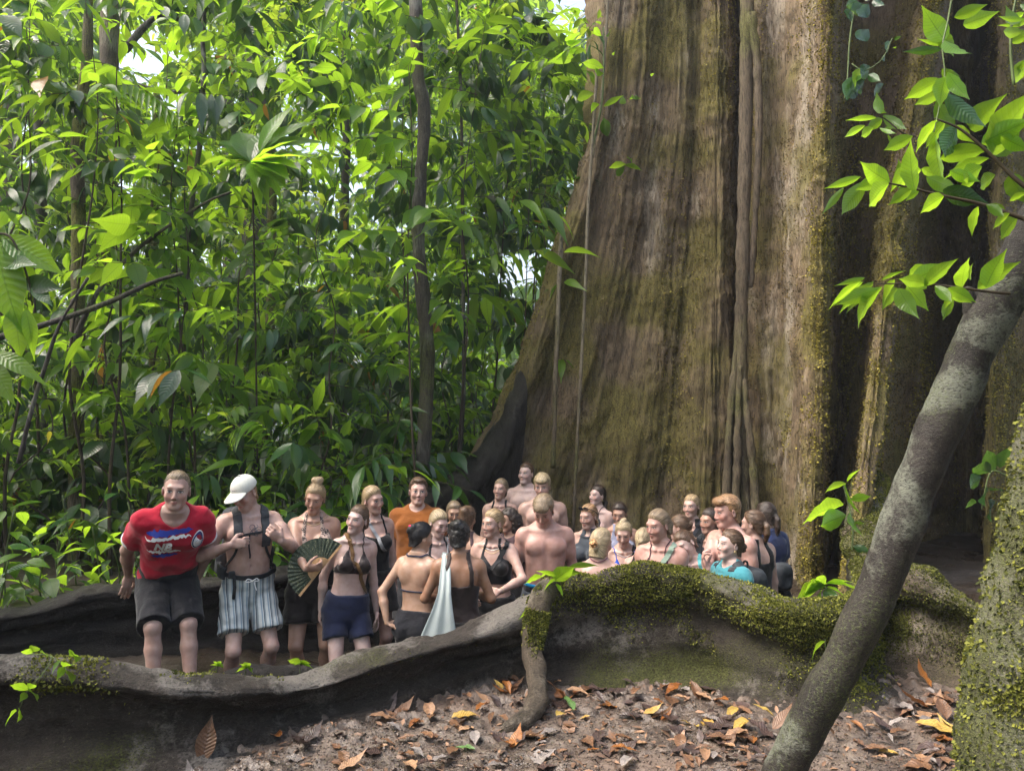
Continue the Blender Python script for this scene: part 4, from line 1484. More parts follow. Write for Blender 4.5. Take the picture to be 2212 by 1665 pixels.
        head += [EL(hw([0, .016, .028]), V([.073, .092, .093]) * hs, Rh, .02 * hs, 'head'),
                 EL(hw([0, -.026, -.034]), V([(.0475 if sex == 'f' else .0525) * fw_, .058, .073 * cz_]) * hs, Rh, .036 * hs, 'head'),
                 RC(hw([-.010, -.068, -.098]), hw([.010, -.068, -.098]), .011 * hs * fj, .011 * hs * fj, .034 * hs, 'head'),
                 RC(hw([-.044 * fj, .0, -.052]), hw([-.016, -.056, -.092]), .008 * hs * fj, .007 * hs * fj, .042 * hs, 'head'),
                 RC(hw([.044 * fj, .0, -.052]), hw([.016, -.056, -.092]), .008 * hs * fj, .007 * hs * fj, .042 * hs, 'head'),
                 RC(hw([-.034, -.070, .027]), hw([.034, -.070, .027]), .014 * hs, .014 * hs, .02 * hs, 'head')]
        for q in (-1, 1):
            head.append(EL(hw([q * .032, -.097, .006]), V([.019, .014, .011]) * hs, Rh, .012 * hs, 'head', True))
            head.append(EL(hw([q * .0315, -.071, .0055]), V([.0145, .0125, .0125]) * hs, Rh, .004 * hs, 'head'))
            head.append(EL(hw([q * .042, -.062, -.026]), V([.017, .013, .016]) * hs, Rh, .035 * hs, 'head'))
            head.append(EL(hw([q * .078, .016, -.006]), V([.008, .019, .032]) * hs, Rh @ rotz(q * .35), .008 * hs, 'head'))
            head.append(EL(hw([q * .084, .014, -.002]), V([.006, .010, .018]) * hs, Rh @ rotz(q * .35), .006 * hs, 'head', True))
            head.append(EL(hw([q * .012, -.090, -.037]), V([.0075, .010, .0075]) * hs, Rh, .006 * hs, 'head'))
        head += [RC(hw([0, -.081, .015]), hw([0, -.082 - .018 * nl_ * (1 if sex == 'm' else .9), -.028]), .008 * hs, .0105 * hs * (1 if sex == 'm' else .9) * (.5 + .5 * nl_), .010 * hs, 'head'),
                 EL(hw([0, -.083, -.0575]), V([.0185, .011, .0062 * lp_]) * hs, Rh, .007 * hs, 'head'),
                 EL(hw([0, -.081, -.0685]), V([.0155, .0115, .0068 * lp_]) * hs, Rh, .007 * hs, 'head')]
        s.prims = pr + head
        s.torso_prims = [a for a in pr if a.g == 'torso'] + head[:1]
        s.root = empty('person', (piv[0], piv[1], gz), label, 'person', group)
        s.smile, s.lid = smile, lid
        s.build_body(hands)

    # ---- surface of the body
    def build_body(s, hands):
        lo = np.min([p.lo for p in s.prims], axis=0)
        hi = np.max([p.hi for p in s.prims], axis=0)
        hc = s.hw([0, 0, .005])
        rh = .148 * s.hs
        cuts = [(hc, rh)]

        def keep(c):
            ok = np.ones(len(c), bool)
            for cc, r in cuts:
                ok &= ((c - cc) ** 2).sum(1) > r * r
            return ok
        D = prim_grid(s.prims, lo, hi, s.h)
        bv, bq = surface_nets(D, lo, s.h, keep)
        hh = .0052 if s.h < .0105 else .0065
        m = rh + .03
        D = prim_grid(s.prims, hc - m, hc + m, hh)
        hv, hq = surface_nets(D, hc - m, hh, lambda c: ((c - hc) ** 2).sum(1) < (rh + .018) ** 2)
        vv, qq, hpx = [bv, hv], [bq, hq + len(bv)], [np.tile(V([[0, 9.0, 0]]), (len(bv), 1)), ((hv - s.hc) @ s.Rh) / s.hs]
        n = len(bv) + len(hv)
        if hands:
            for hp, c, r, wr in s.hand_prims:
                m = r + .02
                D = prim_grid(hp, c - m, c + m, .0043)
                av, aq = surface_nets(D, c - m, .0043, lambda q: ((q - c) ** 2).sum(1) < r * r)
                vv.append(av)
                qq.append(aq + n)
                hpx.append(np.tile(V([[0, 9.0, 0]]), (len(av), 1)))
                n += len(av)
        hp = np.concatenate(hpx)
        # expression: the mouth line bends, the lids drop
        z = hp[:, 2].copy()
        mouth = np.exp(-((z + .062) / .03) ** 2)
        hp[:, 2] = z - s.smile * 7 * np.minimum(hp[:, 0] ** 2, .0008) * mouth
        if s.lid:
            near = np.abs(z - .0055) < .013
            hp[:, 2] = np.where(near, .0055 - .004 * s.lid + (hp[:, 2] - .0055) / (1 - .8 * s.lid), hp[:, 2])
        me = np_mesh('body', np.concatenate(vv), np.concatenate(qq), True, None, {'hp': hp})
        o = obj('body', me, M['skin'])
        o.color = s.skin
        child_of(o, s.root)
        s.body = o

    def part(s, name, me, mat, color=None, parent=None, label=None):
        o = obj(name, me, mat)
        if color is not None:
            o.color = tuple(color) + (1,) if len(color) == 3 else color
        if label:
            o['label'] = label
        if parent is None:
            child_of(o, s.root)
        else:
            o.parent = parent
            o.matrix_parent_inverse = parent.matrix_world.inverted() if False else Matrix()
            o.matrix_basis = Matrix()
            # parents are meshes built in world space, so identity relative to them is right
        return o

    def folds(s, p, wrinkle, seed):
        ql = (p - s.piv) @ s.R / s.sc
        return wrinkle * (.8 * fbm(ql * V([9, 9, 14.0]) + seed, 2, seed) + .7 * np.abs(vnoise(np.stack([ql[:, 0] * 7 + ql[:, 2] * 16, ql[:, 1] * 7, ql[:, 2] * 5 - ql[:, 0] * 4], 1), seed + 3)))

    def cloth_mesh(s, name, prims, post, lo, hi, h=.0085, color=(.02, .02, .02), mat='cloth', parent=None, label=None, wrinkle=0.0, seed=0):
        """prims give the volume, post(points, d) cuts it to the garment"""
        D = prim_grid(prims, lo, hi, h)
        n, ax = grid_pts(lo, hi, h)
        sel = np.argwhere(D < .03)
        p = np.stack([ax[i][sel[:, i]] for i in range(3)], 1)
        d = D[sel[:, 0], sel[:, 1], sel[:, 2]]
        d = post(p, d)
        if wrinkle:
            nr = np.abs(d) < .02
            d[nr] -= s.folds(p[nr], wrinkle, seed)
        D[sel[:, 0], sel[:, 1], sel[:, 2]] = d
        v, q = surface_nets(D, lo, h)
        if len(v) == 0:
            return None
        me = np_mesh(name, v, q, True, None, {'gp': s.torso.local(v)})
        return s.part(name, me, M[mat], color, parent, label)

    def tbox(s, z0, z1, m=.27):
        c = [s.torso.world(V([x, y, z])) for x in (-m, m) for y in (-m * .9, m * .8) for z in (z0, z1)]
        return np.min(c, 0), np.max(c, 0)

    # ---- garments
    def tight(s, name, region, z0, z1, thick=.006, **kw):
        """cloth lying on the torso where region(local) < 0"""
        lo, hi = s.tbox(z0, z1, .24)

        def post(p, d):
            return np.maximum(d - thick * s.sc, region(s.torso.local(p)) * s.sc)
        return s.cloth_mesh(name, s.torso_prims, post, lo, hi, kw.pop('h', .0075), **kw)

    def tank(s, color, neck=1.36, vslope=.5, strap=.085, sw=.032, arm=1.35, hem=.93, back=1.34, name='tank_top', backarm=None, **kw):
        def reg(q):
            x, y, z = np.abs(q[:, 0]), q[:, 1], q[:, 2]
            front = y < .0
            nz = np.where(front, neck + vslope * x, back + .15 * x)
            az = np.where(x > strap - sw / 2, arm + (strap - x) * .5, 9)
            band = np.maximum(z - np.minimum(nz, np.maximum(az, -9)), hem - z)
            st = np.maximum(np.abs(x - (strap - .25 * np.clip(z - 1.36, 0, .1))) - sw / 2, hem - z)
            st = np.maximum(st, min(neck, back) - .04 - z)
            return np.minimum(band, st)
        return s.tight(name, reg, hem - .03, 1.50, color=color, **kw)

    def bikini(s, color, name='bikini_top', mat='shiny_cloth', big=1.0, halter=True):
        def reg(q):
            x, y, z = np.abs(q[:, 0]), q[:, 1], q[:, 2]
            a = V([.018, 1.205])
            t = np.maximum.reduce([1.200 - z, (x - .080) * .92 + (z - 1.340 * 1.0 - .012 * (big - 1)) * .46, -(x - .058) * .92 + (z - 1.345) * .42])
            cup = np.maximum(t - .006 * big, y + .02)
            band = np.abs(z - 1.203) - .006
            return np.minimum(cup, band)
        o = s.tight(name, reg, 1.17, 1.40, color=color, mat=mat, h=.0062)
        for q in (-1, 1):
            if halter:
                pts = [(q * .068, -.13, 1.325), (q * .064, -.11, 1.37), (q * .058, -.08, 1.42), (q * .056, -.04, 1.46), (q * .052, .02, 1.478), (q * .03, .07, 1.475), (0, .09, 1.468)]
            else:
                pts = [(q * .068, -.13, 1.325), (q * .075, -.11, 1.37), (q * .085, -.07, 1.42), (q * .088, .0, 1.455), (q * .085, .07, 1.41), (q * .06, .12, 1.30), (q * .05, .12, 1.21)]
            s.strap(pts, .007, .004, 'shiny_cloth', color, name='strap', parent=o)
        return o

    def project(s, p, extra=0.0, prims=None):
        prims = prims or s.torso_prims
        p = np.array(p, float)
        for _ in range(7):
            d = prim_field(prims, p)
            e = .003
            g = np.stack([prim_field(prims, p + V([e, 0, 0])) - d, prim_field(prims, p + V([0, e, 0])) - d, prim_field(prims, p + V([0, 0, e])) - d], 1)
            g /= np.linalg.norm(g, axis=1)[:, None] + 1e-9
            p = p - g * (d - extra)[:, None] * .9
        return p, g

    def strap(s, pts, width, thick, mat, color=None, name='strap', parent=None, extra=.003, smooth=8, toplevel=None, prims=None, world=False):
        pts = V([p if world else s.torso.world(V(p)) for p in pts])
        c = catmull(pts, smooth)
        c, g = s.project(c, extra * s.sc, prims)
        t = np.gradient(c, axis=0)
        t /= np.linalg.norm(t, axis=1)[:, None] + 1e-9
        sd = np.cross(t, g)
        sd /= np.linalg.norm(sd, axis=1)[:, None] + 1e-9
        w = np.asarray(width) * s.sc / 2 * np.ones(len(c))
        w = w[:, None]
        th = thick * s.sc
        ring = np.stack([c - sd * w - g * th * .3, c - sd * w + g * th * .7, c + sd * w + g * th * .7, c + sd * w - g * th * .3], 1)
        n = len(c)
        f = grid_faces(n, 4, True)
        v = ring.reshape(-1, 3)
        me = np_mesh(name, v, f, False, None, {'gp': s.torso.local(v)})
        m = M[mat]
        if toplevel:
            o = obj(name, me, m, label=toplevel[0], category=toplevel[1])
            if color is not None:
                o.color = tuple(color) + (1,)
            return o
        return s.part(name, me, m, color, parent)

    def necklace(s, drop=1.40, metal='silver', r=.0032, name='necklace', w=.062):
        a = np.linspace(-1, 1, 25)
        pts = np.stack([np.sin(a * 2.6) * w, -np.cos(a * 2.6) * .07 + .0, drop + .07 * (np.abs(a) ** 1.3)], 1)
        wp = s.torso.world(pts)
        c, g = s.project(wp, .002)
        v, f = tube(c, r * s.sc, 6)
        return s.part(name, np_mesh(name, v, f), M[metal])

    def tee(s, color, sleeve=.62, hem=.86, neck=.080, vneck=0.0, loose=.020, name='tee_shirt', cuff=None, wr=.006):
        prof = (PROF_M if s.sex == 'm' else PROF_F).copy()
        prof[:, 1] = np.maximum(prof[:, 1], np.where(prof[:, 0] < 1.40, .165 if s.sex == 'm' else .15, 0))
        tr = TORSO(prof, s.R, s.piv, s.sc, s.torso.a.max() / (PROF_M if s.sex == 'm' else PROF_F)[:, 1].max(), loose, hem, 1.49)
        infl = .010 * s.sc
        th = (1.0 if s.sex == 'm' else .84) * 1.04
        pr = [tr] + [WRAP(a, infl) for a in s.torso_prims[1:] if not a.sub and a.g == 'torso']
        sl = []
        for q in ('r', 'l'):
            sh, el, wr_ = s.arm[q]
            e = sh + (el - sh) * (sleeve + .25)
            hp, dr = sh + (el - sh) * sleeve, unit(el - sh)
            rc = RC(sh, e, .060 * s.sc * th, .071 * s.sc * th, .03)
            sl.append((rc, hp, dr))
            pr.append(WRAP(rc, 0, hp, dr))
            pr += [WRAP(a, .010 * s.sc, hp, dr) for a in s.upper[q]]
        nc = s.torso.world(V([0, -.035, 1.515]))

        def post(p, d):
            q = s.torso.local(p)
            d = np.maximum(d, (hem - q[:, 2]) * s.sc)
            n1 = neck * s.sc - np.sqrt((((p - nc) @ s.R / V([1, 1, 1.0 + vneck])) ** 2).sum(1))
            return np.maximum(d, n1)
        s.tee_fn = lambda p: post(p, prim_field(pr, p)) - s.folds(p, wr, 3)
        lo, hi = s.tbox(hem - .04, 1.52, .25)
        for rc, hp, dr in sl:
            lo, hi = np.minimum(lo, hp - .11), np.maximum(hi, hp + .11)
        o = s.cloth_mesh(name, pr, post, lo, hi, .0085, color, wrinkle=wr, seed=3)
        if cuff:
            for rc, hp, dr in sl:
                def cf(p, d, hp=hp, dr=dr):
                    t = (p - hp) @ dr
                    return np.maximum(np.maximum(d - .004, t - .004), -t - .020 * s.sc)
                s.cloth_mesh('cuff', [rc], cf, hp - .11, hp + .11, .0065, cuff, parent=o)
        return o

    def shorts(s, color, length=.55, waist=1.03, loose=.02, flare=.03, name='shorts', mat='cloth', band=None, wr=.006):
        tr = TORSO(PROF_M if s.sex == 'm' else PROF_F, s.R, s.piv, s.sc, s.torso.a.max() / (PROF_M if s.sex == 'm' else PROF_F)[:, 1].max(), .018, .77, 1.3)
        gl = [a for a in s.prims if isinstance(a, EL) and a.g == 'torso' and not a.sub and (s.torso.local(a.c[None])[0, 2] < .95)]
        tw = 1.0 if s.sex == 'm' else 1.06
        wp0 = s.torso.world(V([0, 0, waist]))
        wn = s.R @ unit(V([0, -.12, 1]))
        pr = [WRAP(tr, 0, wp0, wn)] + [WRAP(g_, .008, wp0, wn) for g_ in gl]
        lo, hi = s.tbox(.74, waist + .03, .26)
        for q in ('r', 'l'):
            hip, knee, foot = s.leg[q]
            dr = unit(knee - hip)
            L_ = np.linalg.norm(knee - hip)
            hp = hip + (knee - hip) * min(length, 1.0)
            r2 = np.interp(min(length, 1), [0, 1], [.088, .060]) * tw + loose + flare
            r0 = .088 * tw * (1 + (s.wide - 1) * .8) + loose * .8
            e = hip + dr * L_ * (min(length, 1) + .12)
            if length > 1:
                pr.append(RC(hip, knee, r0 * s.sc, r2 * s.sc, .03))
                hp = knee + (foot - knee) * min(length - 1, .95)
                pr.append(WRAP(RC(knee, foot, r2 * s.sc, (.045 + loose + flare) * s.sc, .03), 0, hp, unit(foot - knee)))
            else:
                pr.append(WRAP(RC(hip, e, r0 * s.sc, r2 * s.sc, .010), 0, hp, dr))
            lo, hi = np.minimum(lo, hp - .17 * s.sc), np.maximum(hi, hp + .17 * s.sc)
            lo, hi = np.minimum(lo, knee - .14) if length > 1 else lo, np.maximum(hi, knee + .14) if length > 1 else hi

        def post(p, d):
            q = s.torso.local(p)
            return d - .004
        o = s.cloth_mesh(name, pr, post, lo, hi, .0085, color, mat, wrinkle=wr, seed=9)
        if band is not None:
            def reg(q):
                return np.abs(q[:, 2] - waist - .12 * q[:, 1] - .008) - .018
            s.tight('waistband', reg, waist - .06, waist + .07, .016, color=band, parent=o)
        return o

    # ---- hair
    def hair(s, color, style='pulled', bun=None, pony=None, thick=.010, fringe=0.0, part=0.0, curls=0.0, strands=220, seed=1, low=0.0, name='hair', tail_color=None):
        hs, Rh = s.hs, s.Rh
        col_ = HAIRC[color]
        r = np.random.default_rng(seed)
        gather = V(bun[0]) if bun else (V(pony[0]) if pony else V([0, .09, .03]))
        zt = [-.12, -.085, -.05, -.01, .025, .053, .074, .092, .118]
        if style in ('short', 'fringe'):
            yt = [.20, .060, .034, .016, -.020, -.046, -.066, -.078, -.13]
        else:
            yt = [.20, .075, .042, .014, -.026, -.053, -.073, -.084, -.12]
        if style == 'loose':
            yt = [.0, .0, .0, -.005, -.022, -.046, -.066, -.078, -.12]

        def fn(p):
            q = ((p - s.hc) @ Rh) / hs
            e = (q - V([0, .016, .028])) / V([.073, .092, .093])
            k0 = np.sqrt((e ** 2).sum(1)) + 1e-6
            top = sstep(-.02, .09, q[:, 2])
            yl = np.interp(q[:, 2] + fringe * .6 + 14 * np.abs(q[:, 0]) ** 2 * (q[:, 2] > .05) * 0, zt, yt)
            yl = yl + (.024 if s.sex == 'm' else .012) * sstep(.012, .046, np.abs(q[:, 0])) * sstep(.02, .055, q[:, 2]) + .004 * vnoise(q * V([110, 60, 60]), seed)
            edge = sstep(-.002, .034, q[:, 1] - yl)
            if style in ('short', 'fringe'):
                t = .003 + (thick + .007) * top
            else:
                t = np.full(len(q), thick)
            t = t * (.12 + .88 * edge)
            d = (k0 - 1) * .082 - t
            # nape
            nk = (np.sqrt((q[:, 0] / .058) ** 2 + ((q[:, 1] - .030) / .062) ** 2) - 1) * .058 - (.006 + thick * .4)
            nk = np.maximum(nk, np.maximum(q[:, 2] - .0, -.085 - low - q[:, 2]))
            d = smin(d, nk, .02)
            if style == 'loose':
                nk2 = (np.sqrt((q[:, 0] / .072) ** 2 + ((q[:, 1] - .035) / .062) ** 2) - 1) * .065 - .006
                nk2 = np.maximum(nk2, np.maximum(q[:, 2] - .03, -.13 - low - q[:, 2]))
                d = smin(d, nk2, .03)
            d = np.maximum(d, (yl - q[:, 1]) * .8)
            if style == 'fringe':
                fr = (np.sqrt((q[:, 0] / .066) ** 2 + ((q[:, 1] + .058) / .040) ** 2 + ((q[:, 2] - .088 + fringe) / .036) ** 2) - 1) * .035
                d = smin(d, fr, .012)
            if bun:
                for b in (bun if isinstance(bun[0], (list, tuple)) and len(bun[0]) == 4 else [tuple(bun[0]) + (bun[1],)]):
                    d = smin(d, np.sqrt(((q - V(b[:3])) ** 2).sum(1)) - b[3], .010)
            if pony:
                for i in range(len(pony) - 1):
                    a, b = V(pony[i]), V(pony[i + 1])
                    ra, rb = pony_r[i], pony_r[i + 1]
                    tt = np.clip(((q - a) @ (b - a)) / ((b - a) @ (b - a)), 0, 1)
                    d = smin(d, np.sqrt(((q - a - tt[:, None] * (b - a)) ** 2).sum(1)) - (ra + (rb - ra) * tt), .008)
            nr = np.abs(d) < .025
            qn = q[nr]
            if style in ('short', 'fringe'):
                d[nr] -= .0018 * fbm(qn * V([130, 34, 50]), 2, seed) * (.3 + top[nr])
            elif curls:
                d[nr] -= curls * fbm(qn * 60, 2, seed)
            else:
                d[nr] -= .0014 * fbm(qn * V([90, 30, 60]), 2, seed)
            return d * hs
        pony_r = None
        pad = .19
        if pony:
            pony_r = [p[3] for p in pony]
            pony = [p[:3] for p in pony]
            pad = .15 + max(np.linalg.norm(V(p)) for p in pony) * .8
        if bun and not (isinstance(bun[0], (list, tuple)) and len(bun[0]) == 4):
            pass
        pts_ = V([(x_, y_, z_) for x_ in (-.105, .105) for y_ in (-.115, .14) for z_ in (-.125 - low, .135)])
        ex = [(V(b[:3]), b[3]) for b in (bun or [])] + [(V(b), r_) for b, r_ in zip(pony or [], pony_r or [])]
        if style == 'loose':
            ex.append((V([0, .04, -.12 - low]), .09))
        pts_ = np.concatenate([pts_] + [c_ + V([(a_, b_, e_) for a_ in (-r_, r_) for b_ in (-r_, r_) for e_ in (-r_, r_)]) * 1.4 for c_, r_ in ex])
        wp_ = s.hc + (pts_ * hs) @ Rh.T
        lo, hi = wp_.min(0) - .012, wp_.max(0) + .012
        h = .0052 if s.h < .0105 else .0062
        D = fn_grid(fn, lo, hi, h)
        v, f = surface_nets(D, lo, h)
        q = ((v - s.hc) @ Rh) / hs
        g3 = gather[:3]
        rel = q - g3
        if style in ('short', 'fringe'):
            flow = np.stack([q[:, 0] * 330, q[:, 1] * 45, q[:, 2] * 55], 1)
        elif curls > .002:
            flow = q * 120
        else:
            ax = unit(V([0, 1, .15]))
            rr = rel - (rel @ ax)[:, None] * ax
            ang = np.arctan2(rr[:, 0], rr[:, 2])
            flow = np.stack([ang * 30, np.linalg.norm(rel, axis=1) * 9, 0 * ang], 1)
        me = np_mesh(name, v, f, True, None, {'flow': flow})
        o = s.part(name, me, M['hair'], col_)
        # single strands lying on and standing off the hair
        if strands:
            strands = int(strands * 2.2)
            ids = r.integers(0, len(v), strands)
            qa = q[ids]
            cen = V([0, .016, .028])
            nrm = unit_rows(qa - cen)
            if style in ('short', 'fringe'):
                dr = nrm * .3 + V([0, -.8, .0]) + r.normal(0, .3, (strands, 3))
                ln = r.uniform(.010, .018, strands)
                keep_r = False
            elif curls > .002:
                dr = nrm * .25 + r.normal(0, .7, (strands, 3))
                ln = r.uniform(.012, .03, strands)
                keep_r = False
            else:
                dr = unit_rows(g3 - qa) + r.normal(0, .10, (strands, 3))
                ln = r.uniform(.03, .08, strands)
                keep_r = True
            dr = unit_rows(dr)
            ln = ln[:, None]
            q0 = qa + nrm * .0005
            q1 = qa + dr * ln * .5
            q2 = qa + dr * ln
            if keep_r:
                onhead = np.linalg.norm((qa - cen) / V([.073, .092, .093]), axis=1) < 1.25
                lift = r.uniform(.0, .003, strands)
                for qq in (q1, q2):
                    k0 = np.linalg.norm((qa - cen) / V([.073, .092, .093]), axis=1)
                    k1 = np.linalg.norm((qq - cen) / V([.073, .092, .093]), axis=1)
                    f_ = np.where(onhead & (k1 < k0), (k0 + lift / .08) / k1, 1)
                    qq[:] = cen + (qq - cen) * f_[:, None]
            W_ = lambda qq: s.hc + (qq * hs) @ Rh.T
            sv, sf = thin_lines(W_(q0), W_(q1), .0008)
            sv2, sf2 = thin_lines(W_(q1), W_(q2), .0007)
            fl = np.repeat(r.uniform(0, 50, (strands, 3)), 6, 0)
            st = s.part('strands', np_mesh('strands', np.concatenate([sv, sv2]), np.concatenate([sf, sf2 + len(sv)]), True, None, {'flow': np.concatenate([fl, fl])}), M['hair'], col_, parent=o)
            st['kind'] = 'stuff'
        return o

    def ball(s, name, c, r, mat, color=None, parent=None, noise=.0, freq=60, flat=(1, 1, 1)):
        """small blob in head space"""
        hs = s.hs
        cw = s.hw(c)

        def fn(p):
            q = ((p - cw) @ s.Rh) / hs / V(flat)
            d = np.sqrt((q ** 2).sum(1)) - r
            if noise:
                d = d - noise * fbm(q * freq, 2, 3)
            return d * hs * min(flat)
        m = (r * 1.5 + noise) * hs * max(flat)
        D = fn_grid(fn, cw - m, cw + m, .0045)
        v, f = surface_nets(D, cw - m, .0045)
        me = np_mesh(name, v, f, True, None, {'gp': (v - cw), 'flow': (v - cw) * 300})
        return s.part(name, me, M[mat], color, parent)

    def earring(s, side, parent=None, metal='gold'):
        a = np.linspace(0, 2 * np.pi, 14)
        pts = V([s.hw([side * .082, .012 + .010 * math.sin(t), -.046 + .010 * math.cos(t)]) for t in a])
        v, f = tube(pts, .0022, 5)
        return s.part('earring', np_mesh('earring', v, f), M[metal])


def unit_rows(a):
    return a / (np.linalg.norm(a, axis=-1, keepdims=True) + 1e-9)
# ------------------------------------------------------------------ the group
BLACK, NAVY, DKBROWN = (.005, .0055, .007), (.007, .012, .04), (.014, .008, .009)
HANG = dict(ua=(.14, .04, -1), fa=(.03, -.12, -1))
BEHIND = dict(ua=(.22, .14, -1), fa=(-.4, .45, -.8))
PEOPLE = {}


def add(key, *a, **k):
    PEOPLE[key] = Person(*a, **k)
    return PEOPLE[key]


# 1 red football shirt, bending forward with a hand on the back root
p = add('red', 381, 1060, 4.72, 'person in a red football shirt and dark shorts bending forward at the left end', 'm', 1.88, yaw=6, lean=36, hyaw=-6, hpitch=4, hroll=4, h=.0085,
        skin='fair', wide=.99, stance=.15, ground=-.16, smile=.6, headscale=1.04,
        arms={'r': dict(to=(277, 1240, 5.16), hint=(.8, .45, -.3), hd=(0.1, .0, -1), pn=(.3, 1, .2), curl=.3), 'l': dict(ua=(.22, .55, -.8), fa=(-.15, .5, -.8))},
        legs={'r': dict(x=.10, y=-.36, kx=.1), 'l': dict(x=.11, y=-.40, kx=.02)})
p.hair('ash', 'short', thick=-.003, seed=2, fringe=-.012)
p.shorts((.006, .0065, .010), .96, 1.03, .018, .016, wr=.009)
red_tee = p.tee((.40, .006, .028), .66, .855, .088, .35, .014, wr=.010, cuff=(.72, .72, .74))
RED = p

# 2 white cap, shirtless, striped swim shorts
p = add('cap', 528, 1066, 5.12, 'shirtless person in a white cap and striped swim shorts gripping backpack straps', 'm', 1.80, yaw=10, lean=2, hyaw=-40, hpitch=26, hroll=-4, h=.0085,
        skin='fair', wide=.98, stance=.12, lid=.5,
        arms={'r': dict(to=(498, 1177, 4.93), hint=(.8, .1, -.9), hd=(-1, -.12, .15), pn=(0, 1, -.2), curl=1.15), 'l': dict(to=(606, 1168, 4.93), hint=(.7, .5, -.6), hd=(-.75, -.2, .75), pn=(-.1, 1, .2), curl=1.15)})
p.hair('strawberry', 'short', thick=-.007, seed=3, strands=60)
p.shorts((.6, .6, .6), .70, 1.02, .014, .022, 'swim_shorts', 'stripe_cloth', wr=.010)
CAP = p

# 3 leopard halter, dark shorts, fan
p = add('fan', 680, 1077, 5.42, 'woman with a blonde bun in a leopard-print halter top looking down at her fan', 'f', 1.74, yaw=-4, hyaw=-14, hpitch=16, hroll=8, h=.009,
        skin='tan', wide=1.08, bust=1.1, lid=.75,
        arms={'r': dict(to=(660, 1228, 5.04), hint=(.9, .1, -.8), hd=(-1, -.1, .1), pn=(0, .9, .4), curl=1.0), 'l': dict(ua=(.14, .04, -1), fa=(.0, -.05, -1))})
p.skin
p.hair('blond', 'pulled', bun=[(.0, .035, .135, .042), (.02, .05, .15, .03), (-.02, .03, .15, .028)], thick=.010, seed=4, strands=350)
def halter(q):
    x, y, z = np.abs(q[:, 0]), q[:, 1], q[:, 2]
    cup = np.maximum.reduce([(x - .085) + (z - 1.30) * .35 - .055, (z - 1.20) * .42 - x + .0, y + .0, z - 1.37])
    body = np.maximum(z - 1.215, .98 - z)
    st = np.maximum.reduce([np.abs(x - .073 + (z - 1.37) * .15) - .018 + (z - 1.37) * .06, 1.34 - z, y - .06])
    return np.minimum(np.minimum(cup, body), st)
p.tight('halter_top', halter, .95, 1.50, color=(.5, .4, .35), mat='leopard_cloth')
p.shorts((.010, .007, .008), .60, 1.06, .016, .022, wr=.010)
p.necklace(1.395, 'gold', .002)
FAN = p

# 4 dark bikini, navy shorts, brown strap
p = add('bikini', 772, 1122, 5.32, 'woman in a dark brown bikini top and navy shorts, brown strap across her chest', 'f', 1.68, yaw=14, side=7, hyaw=-34, hpitch=-2, hroll=10, h=.0088,
        skin='pale', wide=.96, smile=1.0, bust=.86,
        arms={'r': dict(ua=(.30, .25, -.9), fa=(.10, -.08, -1), curl=.7), 'l': dict(ua=(.12, .1, -1), fa=(.08, -.1, -1))})
p.hair('brown', 'pulled', pony=[(0, .10, .02, .024), (.01, .13, -.02, .026), (.02, .125, -.07, .018)], thick=.008, seed=5)
p.bikini(DKBROWN)
p.shorts(NAVY, .50, 1.03, .004, .010, wr=.007)
BIK = p

# 5 behind, black strap
p = add('strap', 806, 1080, 5.75, 'smiling woman with combed-back fair hair and a black shoulder strap behind the dark bikini', 'f', 1.73, yaw=18, hyaw=40, hpitch=6, hroll=-6, skin='fair', smile=1.0, wide=1.0, h=.010)
p.hair('blond', 'pulled', pony=[(0, .10, .0, .022), (0, .125, -.05, .022), (0, .12, -.12, .014)], seed=6)
p.tank(BLACK, neck=1.30, vslope=.3, strap=.10, sw=.018)
p.shorts(BLACK, .5)

# 6 rust tee
p = add('orange', 903, 1063, 6.3, 'person with short brown hair in a rust-orange tee in front of the slim trunk', 'm', 1.80, yaw=-8, hyaw=6, hpitch=-4, hroll=3, skin='fair', smile=.5, h=.010)
p.hair('brown', 'short', thick=.010, seed=7)
p.tee((.22, .068, .008), .62, .86, .072, .0, .018)
p.shorts((.03, .03, .035), .9)

# 7 navy bikini seen from behind, black hair up
p = add('navy', 911, 1161, 5.2, 'woman with black pinned-up hair seen from behind in a navy bikini, hand on hip', 'f', 1.60, yaw=150, hyaw=118, hpitch=12, h=.009, skin='olive', wide=1.0,
        arms={'l': dict(to=(836, 1345, 5.12), hint=(1, .35, .1), hd=(-.75, -.5, -.5), pn=(-.7, -.4, .1), curl=.35), 'r': dict(ua=(.1, -.1, -1), fa=(-.3, -.6, -.7))})
p.hair('black', 'pulled', bun=[(0, .10, .06, .045), (.02, .115, .04, .03), (-.02, .11, .08, .026)], thick=.014, seed=8, strands=300, low=.02)
p.ball('hair_tie', (0.0, .128, .083), .018, 'cloth', (.75, .02, .10), flat=(1.2, 1, .6))
def bk(q):
    return np.minimum(np.abs(q[:, 2] - 1.19 - .05 * np.clip(np.abs(q[:, 0]) - .09, 0, 1)) - .008, np.maximum.reduce([np.abs(q[:, 2] - 1.245) - .075 + np.abs(q[:, 0]) * .1, q[:, 1] - .0, .03 - np.abs(q[:, 0])]))
o7 = p.tight('bikini_top', bk, 1.15, 1.40, color=NAVY, mat='shiny_cloth', h=.0062)
for q_ in (-1, 1):
    p.strap([(q_ * .08, -.13, 1.31), (q_ * .10, -.08, 1.41), (q_ * .085, .0, 1.462), (q_ * .06, .06, 1.47), (q_ * .03, .085, 1.475), (0, .09, 1.475)], .012, .005, 'shiny_cloth', NAVY, parent=o7)
p.shorts((.007, .008, .013), .75, 1.02, .028, .02)
NAVYP = p

